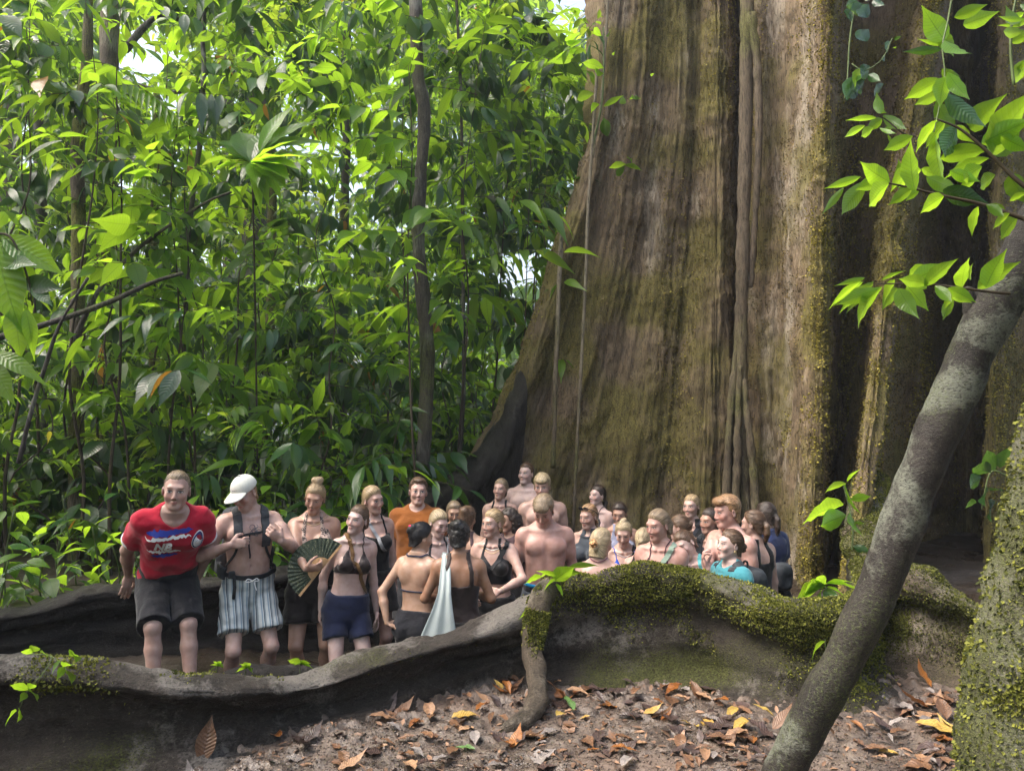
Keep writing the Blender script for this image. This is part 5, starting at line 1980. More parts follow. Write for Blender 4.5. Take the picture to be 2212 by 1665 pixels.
# 8 fair hair, looking down right
p = add('lookdown', 948, 1131, 5.75, 'fair-haired woman in a dark swim top glancing down between two dark heads', 'f', 1.66, yaw=22, hyaw=34, hpitch=18, skin='pale', lid=.4, h=.010)
p.hair('light', 'pulled', bun=[(0, .11, .01, .03)], seed=9)
p.tank((.014, .017, .024), neck=1.26, vslope=1.0, strap=.09, sw=.02)
p.shorts(BLACK, .5)

# 9 only the brow shows
p = add('brow', 981, 1108, 6.6, 'woman with centre-parted light brown hair, only her forehead and eyes showing', 'f', 1.66, yaw=5, hyaw=5, hpitch=12, skin='olive', h=.0115, hands=False)
p.hair('ash', 'pulled', bun=[(0, .11, .02, .028)], seed=10)
p.tank(BLACK)
p.shorts(BLACK, .5)

# 10 dark brown bun from behind
p = add('brownbun', 1010, 1120, 6.15, 'person with a loose dark brown bun seen from behind in the middle of the crowd', 'f', 1.66, yaw=165, hyaw=160, hpitch=6, skin='olive', h=.0115, hands=False)
p.hair('brown', 'pulled', bun=[(0, .09, .07, .045), (.03, .08, .085, .03)], curls=.003, seed=11)
p.tank((.05, .03, .035))
p.shorts(BLACK, .5)

# 11 brown tank from behind, towel
p = add('towel', 993, 1160, 4.98, 'woman with a messy dark updo, seen from behind in a brown low-backed tank top', 'f', 1.62, yaw=180, hyaw=168, hpitch=10, h=.0088, skin='brown', wide=1.05,
        arms={'l': dict(ua=(.40, -.1, -.9), fa=(-.35, -.85, -.15)), 'r': dict(ua=(.36, -.05, -.9), fa=(-.45, -.8, .0))})
p.hair('black', 'pulled', bun=[(0, .085, .085, .05), (.035, .075, .09, .035), (-.03, .085, .07, .035), (0, .09, .02, .035)], thick=.014, curls=.006, seed=12, strands=420, low=.015)
p.tank((.024, .015, .014), neck=1.30, back=1.25, strap=.098, sw=.034, arm=1.27, hem=.93, mat='shiny_cloth', h=.0072)
p.shorts(BLACK, 1.6, .96, .012, .01, 'leggings')
TOWELP = p

# 12 blonde bun, black crop top
p = add('crop', 1064, 1131, 5.48, 'blonde woman with a low bun in a black cut-out crop top and silver necklaces', 'f', 1.68, yaw=-12, hyaw=-46, hpitch=2, h=.009, skin='fair', wide=1.0, bust=.85,
        arms={'l': dict(to=(1080, 1277, 5.2), hint=(1, .25, -.5), hd=(-.9, -.3, -.35), pn=(0, .8, -.5), curl=.8), 'r': dict(ua=(.12, -.05, -1), fa=(-.25, -.85, -.2))})
p.hair('blond', 'pulled', bun=[(0, .105, .0, .036), (.01, .12, .02, .026)], thick=.009, seed=13, strands=300)
p.tank(BLACK, neck=1.285, vslope=1.25, strap=.080, sw=.024, arm=1.35, hem=1.135, back=1.28, name='crop_top', mat='shiny_cloth')
p.shorts(BLACK, 1.6, 1.03, .010, .008, 'leggings')
p.necklace(1.405, 'silver', .0028)
p.necklace(1.375, 'gold', .0018)
p.earring(1)
CROP = p

# 13 black straps, at the back
p = add('backwoman', 1081, 1057, 7.35, 'young woman in black straps standing beside the tallest shirtless person at the back', 'f', 1.70, yaw=-10, hyaw=-22, hpitch=-4, hroll=4, skin='fair', h=.0105)
p.hair('ash', 'pulled', pony=[(0, .10, -.01, .02), (-.03, .11, -.07, .02), (-.05, .08, -.12, .012)], seed=14)
p.tank(BLACK, neck=1.32, vslope=.6, strap=.092, sw=.022)
p.shorts(BLACK, .5)

# 14 dark curls
p = add('curly', 1098, 1124, 6.15, 'woman with dark curly hair in a mauve tee behind the blonde crop-top wearer', 'f', 1.62, yaw=-30, hyaw=-62, hpitch=8, skin='tan', h=.0105,
        arms={'r': dict(ua=(.2, -.3, -.9), fa=(-.3, -.7, .8), curl=.9), 'l': HANG})
p.hair('dark', 'loose', pony=[(0.02, .09, .02, .045), (.03, .10, -.06, .045), (.03, .09, -.14, .035)], curls=.008, seed=15, strands=260)
p.tee((.055, .032, .038), .6, .88, .07)
p.shorts(BLACK, .8)

# 15 tallest, shirtless
p = add('tallest', 1136, 1024, 7.95, 'tall shirtless young man with slicked dark hair at the very back against the trunk', 'm', 1.84, yaw=-12, hyaw=-28, hpitch=-6, skin='pale', h=.0105)
p.hair('brown', 'short', thick=.004, seed=16)
p.shorts((.03, .03, .04), .8)

# 16 blond fringe, shirtless
p = add('fringe', 1171, 1051, 6.95, 'shirtless young man with a shaggy blond fringe, half hidden behind a bowed head', 'm', 1.80, yaw=6, hyaw=-8, hpitch=8, skin='fair', h=.0105, arms={'r': BEHIND, 'l': BEHIND})
p.hair('light', 'fringe', thick=.011, fringe=.018, seed=17, strands=320)
p.shorts((.03, .03, .04), .8)

# 17 shirtless in front, looking down, blue waistband
p = add('bowed', 1174, 1104, 5.6, 'shirtless young man with wavy brown hair bowing his head, blue underwear band showing', 'm', 1.78, yaw=6, lean=2, hyaw=-14, hpitch=34, hroll=2, h=.0088, skin='rosy', lid=.8, arms={'r': BEHIND, 'l': BEHIND})
p.hair('ash', 'fringe', thick=.013, fringe=.012, seed=18, strands=360)
p.shorts((.06, .07, .09), .9, .965, .02, .03)
def ub(q):
    return np.abs(q[:, 2] - .992 - .12 * q[:, 1]) - .034
ubo = p.tight('underwear', ub, .92, 1.07, .008, color=(.01, .012, .018))
p.tight('underwear_band', lambda q: np.abs(q[:, 2] - 1.018 - .12 * q[:, 1]) - .012, .96, 1.07, .011, color=(.0, .20, .42), parent=ubo)

# 18 sunglasses on head
p = add('shades', 1271, 1116, 6.25, 'strawberry-blonde woman with sunglasses on her head in a grey high-neck tank top', 'f', 1.66, yaw=-22, hyaw=-36, hpitch=8, skin='fair', lid=.3, h=.010)
p.hair('strawberry', 'pulled', pony=[(0, .10, -.01, .022), (.01, .11, -.08, .022), (.02, .09, -.15, .016)], seed=19)
p.tank((.045, .055, .07), neck=1.43, vslope=.1, strap=.07, sw=.05, arm=1.38)
p.shorts(BLACK, .5)
SHADES = p

# 19 dark ponytail, tall at the back
p = add('darkpony', 1290, 1071, 7.4, 'dark-haired woman with a low ponytail standing highest against the mossy bark', 'f', 1.68, yaw=-30, hyaw=-48, hpitch=-6, skin='pale', h=.0105, hands=False)
p.hair('dark', 'pulled', pony=[(0, .10, -.01, .022), (.02, .12, -.07, .028), (.03, .11, -.15, .022)], seed=20)
p.bikini(BLACK)
p.shorts(BLACK, .5)
p.earring(1)

# 20 half hidden, slick dark hair
p = add('slick', 1338, 1110, 6.75, 'woman with slicked dark hair half hidden behind a blonde topknot', 'f', 1.64, yaw=4, hyaw=-10, hpitch=14, skin='tan', lid=.4, h=.0105, hands=False)
p.hair('dark', 'pulled', bun=[(0, .11, .02, .03)], seed=21)
p.tank((.22, .23, .32), neck=1.36)
p.shorts(BLACK, .5)

# 21 blonde topknot, blue top
p = add('topknot', 1347, 1153, 5.85, 'blonde woman with a small topknot and a silver necklace looking down, royal blue top', 'f', 1.60, yaw=2, hyaw=-6, hpitch=20, skin='fair', lid=.4, smile=.5, h=.010, hands=False)
p.hair('light', 'pulled', bun=[(0, .02, .125, .030), (.015, .03, .14, .02)], seed=22)
p.bikini((.005, .06, .42), 'swim_top', big=1.4, halter=False)
p.shorts(BLACK, .5)
p.necklace(1.395, 'silver', .0035)
TOPKNOT = p

# 22 blonde back of head, fluffy hair tie
p = add('fluffy', 1300, 1173, 5.2, 'blonde woman seen from behind with a low ponytail in a fluffy tan hair tie', 'f', 1.58, yaw=170, hyaw=140, hpitch=14, hroll=0, skin='fair', h=.009, hands=False)
p.hair('light', 'loose', pony=[(-.02, .10, -.02, .028), (-.04, .12, -.06, .022)], thick=.014, seed=23, strands=300)
p.ball('hair_tie', (-.025, .128, -.03), .032, 'hair', (.45, .22, .09, 1), noise=.012, freq=90)
p.ball('hair_tie', (-.03, .15, -.015), .030, 'hair', (.50, .27, .12, 1), noise=.016, freq=70)
p.bikini((.12, .03, .06))
p.shorts(BLACK, .5)

# 23 rosy, sage strap
p = add('rosy', 1421, 1135, 5.08, 'rosy-cheeked woman with braided fair hair and a sage-green bag strap behind the mossy hump', 'f', 1.72, yaw=-18, hyaw=-44, hpitch=10, h=.0088, skin='rosy', wide=1.06, smile=.8, lid=.35, hands=False)
p.hair('ash', 'pulled', pony=[(0, .10, .03, .03), (0, .125, -.02, .034), (0, .12, -.08, .026)], thick=.010, seed=24, strands=320)
p.bikini((.05, .012, .022), big=1.3)
p.shorts(BLACK, .6)
ROSY = p

# 24 hidden dark head behind 23
p = add('hiddenear', 1467, 1140, 5.95, 'dark-haired woman mostly hidden behind the rosy-cheeked one, ear showing', 'f', 1.64, yaw=-80, hyaw=-105, hpitch=6, skin='fair', h=.0115, hands=False)
p.hair('brown', 'pulled', bun=[(0, .11, .03, .03)], seed=25)
p.tank(BLACK)
p.shorts(BLACK, .5)

# 25 leaning head
p = add('leaning', 1480, 1176, 5.3, 'brown-haired woman tilting her head down onto her neighbour\'s shoulder', 'f', 1.60, yaw=-15, side=-6, hyaw=-36, hpitch=24, hroll=-22, h=.0092, skin='pale', lid=.7, smile=.6, hands=False)
p.hair('brown', 'pulled', bun=[(0, .11, .04, .032), (.02, .12, .05, .02)], thick=.008, seed=26, strands=280)
p.tank((.12, .42, .45), neck=1.34, vslope=.4, strap=.09, sw=.03)
p.shorts(BLACK, .5)

# 26 smiling, black top
p = add('smiling', 1493, 1094, 6.6, 'smiling fair-haired woman in a black top in front of the hanging roots', 'f', 1.70, yaw=-10, hyaw=-26, hpitch=0, skin='fair', smile=1.6, h=.0105, hands=False)
p.hair('blond', 'pulled', pony=[(0, .10, .0, .022), (.03, .10, -.07, .022), (.04, .06, -.13, .014)], seed=27)
p.tank(BLACK, neck=1.37, vslope=.3, strap=.085, sw=.05, arm=1.37)
p.shorts(BLACK, .5)

# 27 blond man in profile
p = add('profile', 1570, 1106, 5.38, 'shirtless blond man with cropped hair in left profile, hand raised to his chest', 'm', 1.84, yaw=-48, hyaw=-62, hpitch=6, h=.0088, skin='rosy',
        arms={'r': dict(to=(1527, 1232, 5.1), hint=(.5, -.2, -.9), hd=(.35, -.1, 1), pn=(-.4, .5, .2), curl=.75), 'l': HANG})
p.hair('strawberry', 'fringe', thick=.006, fringe=.002, seed=28, strands=360)
p.shorts((.02, .03, .06), .9)

# 28 half hidden with pack strap
p = add('halfhidden', 1533, 1126, 5.95, 'woman half hidden behind the blond profile with a black pack strap on her shoulder', 'f', 1.66, yaw=-20, hyaw=-48, hpitch=4, skin='tan', h=.0105, hands=False)
p.hair('dark', 'pulled', bun=[(0, .11, .02, .03)], seed=29)
p.tank((.02, .02, .024))
p.shorts(BLACK, .5)
HALF = p

# 29 turquoise
p = add('turquoise', 1576, 1177, 4.96, 'woman in a turquoise tee with a black backpack smiling towards the light', 'f', 1.64, yaw=-52, hyaw=-62, hpitch=-6, h=.0088, skin='pale', smile=1.0, hands=False)
p.hair('brown', 'pulled', bun=[(0, .105, -.02, .034), (.015, .12, .0, .024)], thick=.010, seed=30, strands=340)
p.ball('hair_tie', (.0, .125, -.03), .022, 'cloth', (.16, .02, .015), noise=.006)
p.tee((.04, .20, .24), .62, .88, .072)
p.shorts(BLACK, .6)
p.earring(1)
TURQ = p

# 30 black tank from behind
p = add('blacktank', 1626, 1132, 5.55, 'brown ponytailed woman seen from behind in a black racer-back top', 'f', 1.68, yaw=-135, hyaw=-112, hpitch=4, h=.0092, skin='fair', hands=False)
p.hair('brown', 'pulled', pony=[(0, .10, .03, .022), (.01, .13, -.02, .027), (.012, .125, -.08, .028), (.0, .105, -.14, .018)], thick=.010, seed=31, strands=300)
p.tank(BLACK, neck=1.36, back=1.30, strap=.075, sw=.05, arm=1.30, mat='shiny_cloth')
p.shorts(BLACK, .6)

# 31 navy tee from behind
p = add('navytee', 1652, 1113, 6.05, 'dark ponytailed person in a navy tee, last one by the bright bark ridge', 'f', 1.70, yaw=-140, hyaw=-120, hpitch=4, skin='fair', h=.0105, hands=False)
p.hair('dark', 'pulled', pony=[(0, .10, .02, .022), (.0, .13, -.04, .026), (.0, .125, -.11, .027), (.0, .105, -.18, .018)], thick=.010, seed=32)
p.tee((.008, .017, .065), .62, .88)
p.shorts(BLACK, .6)

# 33 pale hair, low behind
p = add('lowhead', 1391, 1168, 5.75, 'person with pale fair hair low down between the topknot and the rosy-cheeked woman', 'f', 1.56, yaw=150, hyaw=165, hpitch=10, skin='fair', h=.0115, hands=False)
p.hair('light', 'pulled', bun=[(0, .105, -.01, .03)], seed=33)
p.tank(BLACK)
p.shorts(BLACK, .5)
# ------------------------------------------------------------------ things worn, held and printed
def project_front(pers, fn, xz, start=-.42):
    """drop flat artwork (x, z in torso space) on to cloth, along the chest"""
    if pers is RED:
        xz = np.stack([xz[:, 0] * 1.42, 1.318 + (xz[:, 1] - 1.255) * 1.75], 1)
    q = np.stack([xz[:, 0], np.full(len(xz), start), xz[:, 1]], 1)
    p = pers.torso.world(q)
    d_ = pers.R @ V([0, 1.0, 0])
    for _ in range(40):
        p = p + d_[None] * np.clip(fn(p), -.05, .08)[:, None] * .8
    return p - d_ * .005


def print_patch(pers, fn, name, poly_grid, mat, parent, lift=0.0):
    """poly_grid: (n, m, 2) grid of chest points"""
    n, m = poly_grid.shape[:2]
    p = project_front(pers, fn, poly_grid.reshape(-1, 2))
    p = p - (pers.R @ V([0, 1.0, 0])) * lift
    me = np_mesh(name, p, grid_faces(n, m))
    return pers.part(name, me, mat, None, parent)


M['print_white'] = simple_mat('print_white', (.75, .75, .76), .7, .2)
M['print_blue'] = simple_mat('print_blue', (.03, .05, .30), .7, .2)
M['print_navy'] = simple_mat('print_navy', (.03, .04, .14), .7, .2)
M['print_red'] = simple_mat('print_red', (.5, .02, .05), .7, .2)


def brush(x0, x1, z0, z1, h, taper=.5, seed=0):
    """a ragged brush stroke"""
    t = np.linspace(0, 1, 26)
    r = np.random.default_rng(seed)
    x = x0 + (x1 - x0) * t
    zc = z0 + (z1 - z0) * t
    hh = h * np.interp(t, [0, .12, .8, 1], [.25, 1, 1, taper * .3]) * (1 + .25 * r.normal(0, 1, 26))
    off = .002 * r.normal(0, 1, 26)
    return np.stack([np.stack([x, zc - hh / 2 + off], 1), np.stack([x, zc + hh / 2 + off], 1)], 0)


fn_ = RED.tee_fn
print_patch(RED, fn_, 'print_stroke', brush(-.115, .075, 1.295, 1.308, .018, 1, 1), M['print_blue'], red_tee)
print_patch(RED, fn_, 'print_stroke', brush(-.120, .068, 1.277, 1.290, .011, 1, 2), M['print_white'], red_tee, .001)
print_patch(RED, fn_, 'print_stroke', brush(-.108, .030, 1.214, 1.222, .012, 1, 3), M['print_white'], red_tee)
print_patch(RED, fn_, 'print_stroke', brush(-.090, .020, 1.196, 1.202, .014, 1, 4), M['print_blue'], red_tee)


def letters(pers, fn, text, x, z, size, mat, parent, shear=.0, lift=.002, bold=0.0, name='lettering'):
    cu = bpy.data.curves.new('lettering', 'FONT')
    cu.body = text
    cu.size = size
    cu.align_x = 'CENTER'
    cu.align_y = 'CENTER'
    cu.shear = shear
    cu.offset = bold
    cu.resolution_u = 3
    to = bpy.data.objects.new('lettering', cu)
    COL.objects.link(to)
    dg = bpy.context.evaluated_depsgraph_get()
    me = bpy.data.meshes.new_from_object(to.evaluated_get(dg))
    bpy.data.objects.remove(to)
    n = len(me.vertices)
    co = np.zeros(n * 3, np.float32)
    me.vertices.foreach_get('co', co)
    co = co.reshape(-1, 3)
    xz = np.stack([co[:, 0] + x, co[:, 1] + z], 1)
    p = project_front(pers, fn, xz) - (pers.R @ V([0, 1.0, 0])) * lift
    me.vertices.foreach_set('co', p.astype(np.float32).ravel())
    me.update()
    return pers.part(name, me, mat, None, parent)


letters(RED, fn_, 'NB', -.048, 1.247, .052, M['print_white'], red_tee, .18, .006, .0028)


def disc_grid(cx, cz, r0, r1, n=22, sx=.82):
    a = np.linspace(0, 2 * np.pi, n)
    return np.stack([np.stack([cx + r * sx * np.cos(a), cz + r * np.sin(a)], 1) for r in (r0, r1)], 0)


crest = print_patch(RED, fn_, 'crest', disc_grid(.098, 1.262, 0.0005, .033), M['print_white'], red_tee, .001)
print_patch(RED, fn_, 'crest_ring', disc_grid(.098, 1.262, .0235, .030), M['print_navy'], red_tee, .003)
print_patch(RED, fn_, 'crest_swirl', np.stack([np.stack([.098 + (.004 + .013 * t) * np.cos(5 * t + .5) * .82, 1.262 + (.004 + .013 * t) * np.sin(5 * t + .5)], 1) for t in (np.linspace(0, 1, 20), np.linspace(0, 1, 20) * .8 + .25)], 0), M['print_navy'], red_tee, .003)
print_patch(RED, fn_, 'crest_swirl', np.stack([np.stack([.098 + (.004 + .012 * t) * np.cos(4 * t + 3.3) * .82, 1.262 + (.004 + .012 * t) * np.sin(4 * t + 3.3)], 1) for t in (np.linspace(0, 1, 20), np.linspace(0, 1, 20) * .8 + .2)], 0), M['print_red'], red_tee, .004)

# ---- cap
M['cap_cloth'] = simple_mat('cap_cloth', (.50, .51, .47), .9, .2, 90, .06)


def build_cap(s):
    hs, Rh = s.hs, s.Rh
    cap = empty('baseball_cap', s.hw([0, .0, .03]), 'off-white baseball cap on the head of the shirtless person with a backpack', 'cap')

    def crown(p):
        q = ((p - s.hc) @ Rh) / hs
        e = (q - V([0, .018, .046])) / V([.089, .107, .092])
        d = (np.sqrt((e ** 2).sum(1)) - 1) * .09
        cut = (.040 + .12 * (q[:, 1] + .02)) - q[:, 2]
        d = np.maximum(d, np.where(q[:, 1] > -.03, cut - .012, cut - .012))
        return d * hs

    def brim(p):
        q = ((p - s.hc) @ Rh) / hs
        x, y = q[:, 0], q[:, 1]
        zc = .052 + .24 * (y + .08) - 4.0 * x * x
        out = np.sqrt((x / .080) ** 2 + ((y + .075) / .112) ** 2) - 1
        d = np.maximum(np.maximum(np.abs(q[:, 2] - zc) - .0045, out * .07), y + .055)
        return d * hs
    m = .215 * hs
    c = s.hw([0, -.05, .05])
    for nm, f in (('crown', crown), ('brim', brim)):
        D = fn_grid(f, c - m, c + m, .0048)
        v, fq = surface_nets(D, c - m, .0048)
        child_of(obj(nm, np_mesh(nm, v, fq), M['cap_cloth']), cap)
    # button and a thin dark embroidered line
    v, f = tube([s.hw([0, .018, .137]), s.hw([0, .018, .146])], .008, 8)
    child_of(obj('button', np_mesh('button', v, f), M['cap_cloth']), cap)
    a = np.linspace(-.022, .022, 18)
    pts = []
    for i, t in enumerate(a):
        z = .072 + .0022 * ((-1) ** i)
        e = math.sqrt(max(0, 1 - (t / .086) ** 2 - ((z - .046) / .094) ** 2))
        pts.append(s.hw([t, .018 - .104 * e - .002, z]))
    v, f = tube(pts, .0015, 4)
    child_of(obj('embroidery', np_mesh('embroidery', v, f), M['webbing']), cap)


build_cap(CAP)


# ---- backpacks
def rounded_box(name, c, half, R, r, mat, parent, h=.012, noise=.0):
    c, half = V(c, dtype=float), V(half, dtype=float)

    def fn(p):
        q = np.abs((p - c) @ R) - half + r
        d = np.sqrt((np.maximum(q, 0) ** 2).sum(1)) + np.minimum(q.max(1), 0) - r
        return d - noise * fbm(p * 14, 2, 4) if noise else d
    m = np.linalg.norm(half) + .02
    D = fn_grid(fn, c - m, c + m, h)
    v, f = surface_nets(D, c - m, h)
    return child_of(obj(name, np_mesh(name, v, f), mat), parent)


def pack_straps(s, root, width=.055, lower=True, color='pack_cloth'):
    def sp(pts, w, nm, extra=.004, th=.010, mt=color):
        c = catmull(V([s.torso.world(V(p)) for p in pts]), 8)
        c, g = s.project(c, extra)
        t = np.gradient(c, axis=0)
        t /= np.linalg.norm(t, axis=1)[:, None] + 1e-9
        sd = np.cross(t, g)
        sd /= np.linalg.norm(sd, axis=1)[:, None] + 1e-9
        w = w * s.sc / 2
        ring = np.stack([c - sd * w, c - sd * w * .92 + g * th, c + sd * w * .92 + g * th, c + sd * w], 1)
        me = np_mesh(nm, ring.reshape(-1, 3), grid_faces(len(c), 4, True), False)
        return child_of(obj(nm, me, M[mt]), root)
    for q in (-1, 1):
        sp([(q * .07, .15, 1.40), (q * .088, .08, 1.46), (q * .094, .0, 1.478), (q * .096, -.07, 1.43), (q * .098, -.13, 1.35), (q * .102, -.15, 1.27), (q * .108, -.14, 1.22)], width, 'shoulder_strap')
        if lower:
            sp([(q * .108, -.14, 1.225), (q * .13, -.11, 1.17), (q * .155, -.04, 1.11), (q * .15, .05, 1.06)], .018, 'lower_strap', th=.004, mt='webbing')
    return sp


PACK = empty('backpack', CAP.torso.world(V([0, .22, 1.0])), 'black hiking backpack with hip belt worn by the shirtless person in a cap', 'backpack')
rounded_box('bag', CAP.torso.world(V([0, .235, 1.22])), V([.15, .10, .25]) * CAP.sc, CAP.R, .06, M['pack_cloth'], PACK, noise=.01)
rounded_box('side_pocket', CAP.torso.world(V([-.165, .17, 1.09])), V([.04, .08, .10]) * CAP.sc, CAP.R, .035, M['pack_cloth'], PACK, noise=.008)
rounded_box('side_pocket', CAP.torso.world(V([.165, .17, 1.09])), V([.04, .08, .10]) * CAP.sc, CAP.R, .035, M['pack_cloth'], PACK, noise=.008)
sp = pack_straps(CAP, PACK, .062)
sp([(-.10, -.14, 1.30), (-.04, -.15, 1.325), (.04, -.15, 1.335), (.10, -.14, 1.345)], .016, 'sternum_strap', th=.005, mt='webbing')
sp([(-.015, -.16, 1.32), (-.02, -.16, 1.25), (-.012, -.15, 1.19), (-.005, -.14, 1.15)], .010, 'loose_webbing', th=.004, mt='webbing')
sp([(-.13, .12, 1.065), (-.155, .03, 1.055), (-.13, -.07, 1.035), (-.06, -.12, 1.018), (.06, -.12, 1.018), (.13, -.07, 1.035), (.155, .03, 1.055), (.13, .12, 1.065)], .032, 'hip_belt', extra=.022, th=.008, mt='webbing')
sp([(-.15, .06, 1.06), (-.152, -.0, 1.06), (-.14, -.06, 1.045)], .085, 'hip_pad', extra=.028, th=.016)
rounded_box('buckle', CAP.torso.world(V([-.132, -.10, 1.04])), V([.022, .012, .024]), CAP.R, .006, M['webbing'], PACK, .006)
v, f = tube([CAP.torso.world(V([-.118, -.125, 1.03])), CAP.torso.world(V([-.116, -.145, .96])), CAP.torso.world(V([-.122, -.142, .88]))], .011, 4)
child_of(obj('loose_webbing', np_mesh('loose_webbing', v, f, False), M['webbing']), PACK)

# drawstring bow on the striped shorts
pts = [CAP.torso.world(V(p)) for p in ((0, -.150, 1.0), (-.03, -.155, 1.012), (-.045, -.155, .995), (-.02, -.158, .992), (0, -.16, .998), (.03, -.155, 1.012), (.045, -.155, .995), (.015, -.16, .992), (.02, -.162, .96), (.03, -.165, .93))]
v, f = tube(catmull(V(pts), 6), .003, 5)
CAP.part('drawstring', np_mesh('drawstring', v, f), M['print_white'])

# tattoos: flat dark ink lying on the skin of the chest
M['ink'] = simple_mat('tattoo_ink', (.10, .10, .12), .6, .2, 90, .5)


def tattoo(s, cx, cz, w, h, seed):
    r = np.random.default_rng(seed)
    so = Soup()
    for i in range(9):
        c = V([cx + r.uniform(-w, w) * .5, cz + r.uniform(-h, h) * .5])
        a = np.linspace(0, r.uniform(3, 6.2), 12) + r.uniform(0, 6)
        rr = r.uniform(.15, .4) * min(w, h)
        xz = np.stack([c[0] + rr * np.cos(a), c[1] + rr * np.sin(a)], 1)
        p = project_front(s, lambda q: prim_field(s.torso_prims, q), xz)
        p = p + (s.R @ V([0, .0035, 0]))
        vv, ff = tube(p, .0016, 4)
        so.add(vv, ff)
    s.part('tattoo', so.mesh('tattoo'), M['ink'])


tattoo(CAP, -.085, 1.315, .05, .06, 1)
tattoo(CAP, .02, 1.345, .06, .06, 2)

# ---- fan
def build_fan(s):
    wr = s.arm['r'][2]
    pivot = P(692, 1230, 5.13)
    root = empty('folding_fan', pivot, 'dark green patterned folding fan with wooden ribs held at the chest', 'fan')
    m, nt = new_mat('fan_cloth')
    k = NT(nt)
    pos = k.n('ShaderNodeTexCoord').outputs['Object']
    n = k.noise(pos, 26, 2, .5, 2.5)
    band = k.math('ABSOLUTE', k.math('SUBTRACT', n, .5))
    c = k.mix(k.ramp(band, .022, .008), (.022, .036, .026), (.16, .17, .10))
    n2 = k.noise(pos, 60, 2)
    c = k.mix(k.math('MULTIPLY', k.ramp(n2, .6, .7), .35), c, (.10, .12, .07))
    k.out(k.principled(c, .7, None, .3))
    M['fan_cloth'] = m
    M['fan_wood'] = simple_mat('fan_wood', (.42, .26, .13), .6, .3, 30, .25)
    a0, a1 = math.radians(50), math.radians(232)      # from the right top round to the lower left
    n_f = 22
    ang = np.linspace(a0, a1, n_f * 2 + 1)
    rad = (.072, .205)
    ex, ez, ey = V([1.0, 0, 0]), V([0, 0, 1.0]), V([0, 1.0, 0])
    g = []
    for r_ in np.linspace(rad[0], rad[1], 5):
        zig = .006 * (np.arange(len(ang)) % 2) * (r_ / rad[1])
        g.append(np.stack([r_ * np.cos(ang), zig + .02 * np.cos(ang), r_ * np.sin(ang)], 1))
    g = V(g)
    me = np_mesh('leaf', g.reshape(-1, 3), grid_faces(5, len(ang)), False)
    obj('cloth', me, M['fan_cloth'], root)
    for i in range(n_f + 1):
        t = ang[min(2 * i, len(ang) - 1)]
        d_ = V([math.cos(t), .0, math.sin(t)])
        end = rad[1] if i in (0, n_f) else rad[0] * 1.1
        w = .006 if i in (0, n_f) else .0042
        pa = d_ * .0 + ey * (.02 * math.cos(t) - .002)
        pb = d_ * end + ey * (.02 * math.cos(t) - .003)
        sd = V([-math.sin(t), 0, math.cos(t)])
        q = V([pa - sd * w, pa + sd * w, pb + sd * w * 1.3, pb - sd * w * 1.3])
        v8 = np.concatenate([q - ey * .0015, q + ey * .0015])
        fcs = V([[0, 1, 2, 3], [7, 6, 5, 4], [0, 4, 5, 1], [1, 5, 6, 2], [2, 6, 7, 3], [3, 7, 4, 0]])
        obj('rib', np_mesh('rib', v8, fcs, False), M['fan_wood'], root)
    return root


fan_o = build_fan(FAN)
fan_o.rotation_euler = (math.radians(-8), 0, math.radians(8))

# ---- towel hanging over the shoulder
def build_towel(s):
    T_ = s.torso.world
    path = [(.075, -.16, 1.22), (.09, -.10, 1.38), (.098, .0, 1.475), (.10, .09, 1.40), (.105, .17, 1.25), (.12, .20, 1.10), (.135, .21, .98), (.15, .22, .86)]
    c = catmull(V([T_(V(p)) for p in path]), 10)
    n = len(c)
    w = np.interp(np.linspace(0, 1, n), [0, .35, .6, 1], [.05, .03, .05, .15]) * s.sc
    t = np.gradient(c, axis=0)
    t /= np.linalg.norm(t, axis=1)[:, None]
    sd = unit_rows(np.cross(t, s.R @ V([0, 1.0, .2])))
    a = np.linspace(-1, 1, 19)
    nr = unit_rows(np.cross(sd, t))
    G = c[:, None] + sd[:, None] * (a[None] * w[:, None])[..., None]
    fold = .004 * np.sin(a * 7)[None] * np.interp(np.linspace(0, 1, n), [0, .4, 1], [1, .6, 1.4])[:, None]
    top = G + nr[:, None] * (fold + .008)[..., None]
    bot = G + nr[:, None] * (fold - .004)[..., None]
    ring = np.concatenate([top, bot[:, ::-1]], 1)
    m, nt = new_mat('towel_cloth')
    k = NT(nt)
    pos = geo_pos(k)
    wv = k.n('ShaderNodeTexWave', {'Vector': pos, 'Scale': 45.0, 'Distortion': 3.0, 'Detail': 1.0}).outputs[1]
    nz = k.noise(pos, 220, 2)
    k.out(k.principled(k.mix(wv, (.33, .38, .38), (.42, .47, .465)), .95, k.bump(nz, .6, .004), .1))
    o = obj('towel', np_mesh('towel', ring.reshape(-1, 3), grid_faces(n, ring.shape[1], True)), m, label='pale blue-white towel hanging over the left shoulder of the brown tank top', category='towel')
    return o


build_towel(TOWELP)

# ---- cross-body straps
def crossbag(s, pts, width, color, label, cat='bag strap', mat='cloth'):
    o = s.strap(pts, width, .004, mat, color, name='bag_strap', toplevel=(label, cat), extra=.007, smooth=10)
    return o


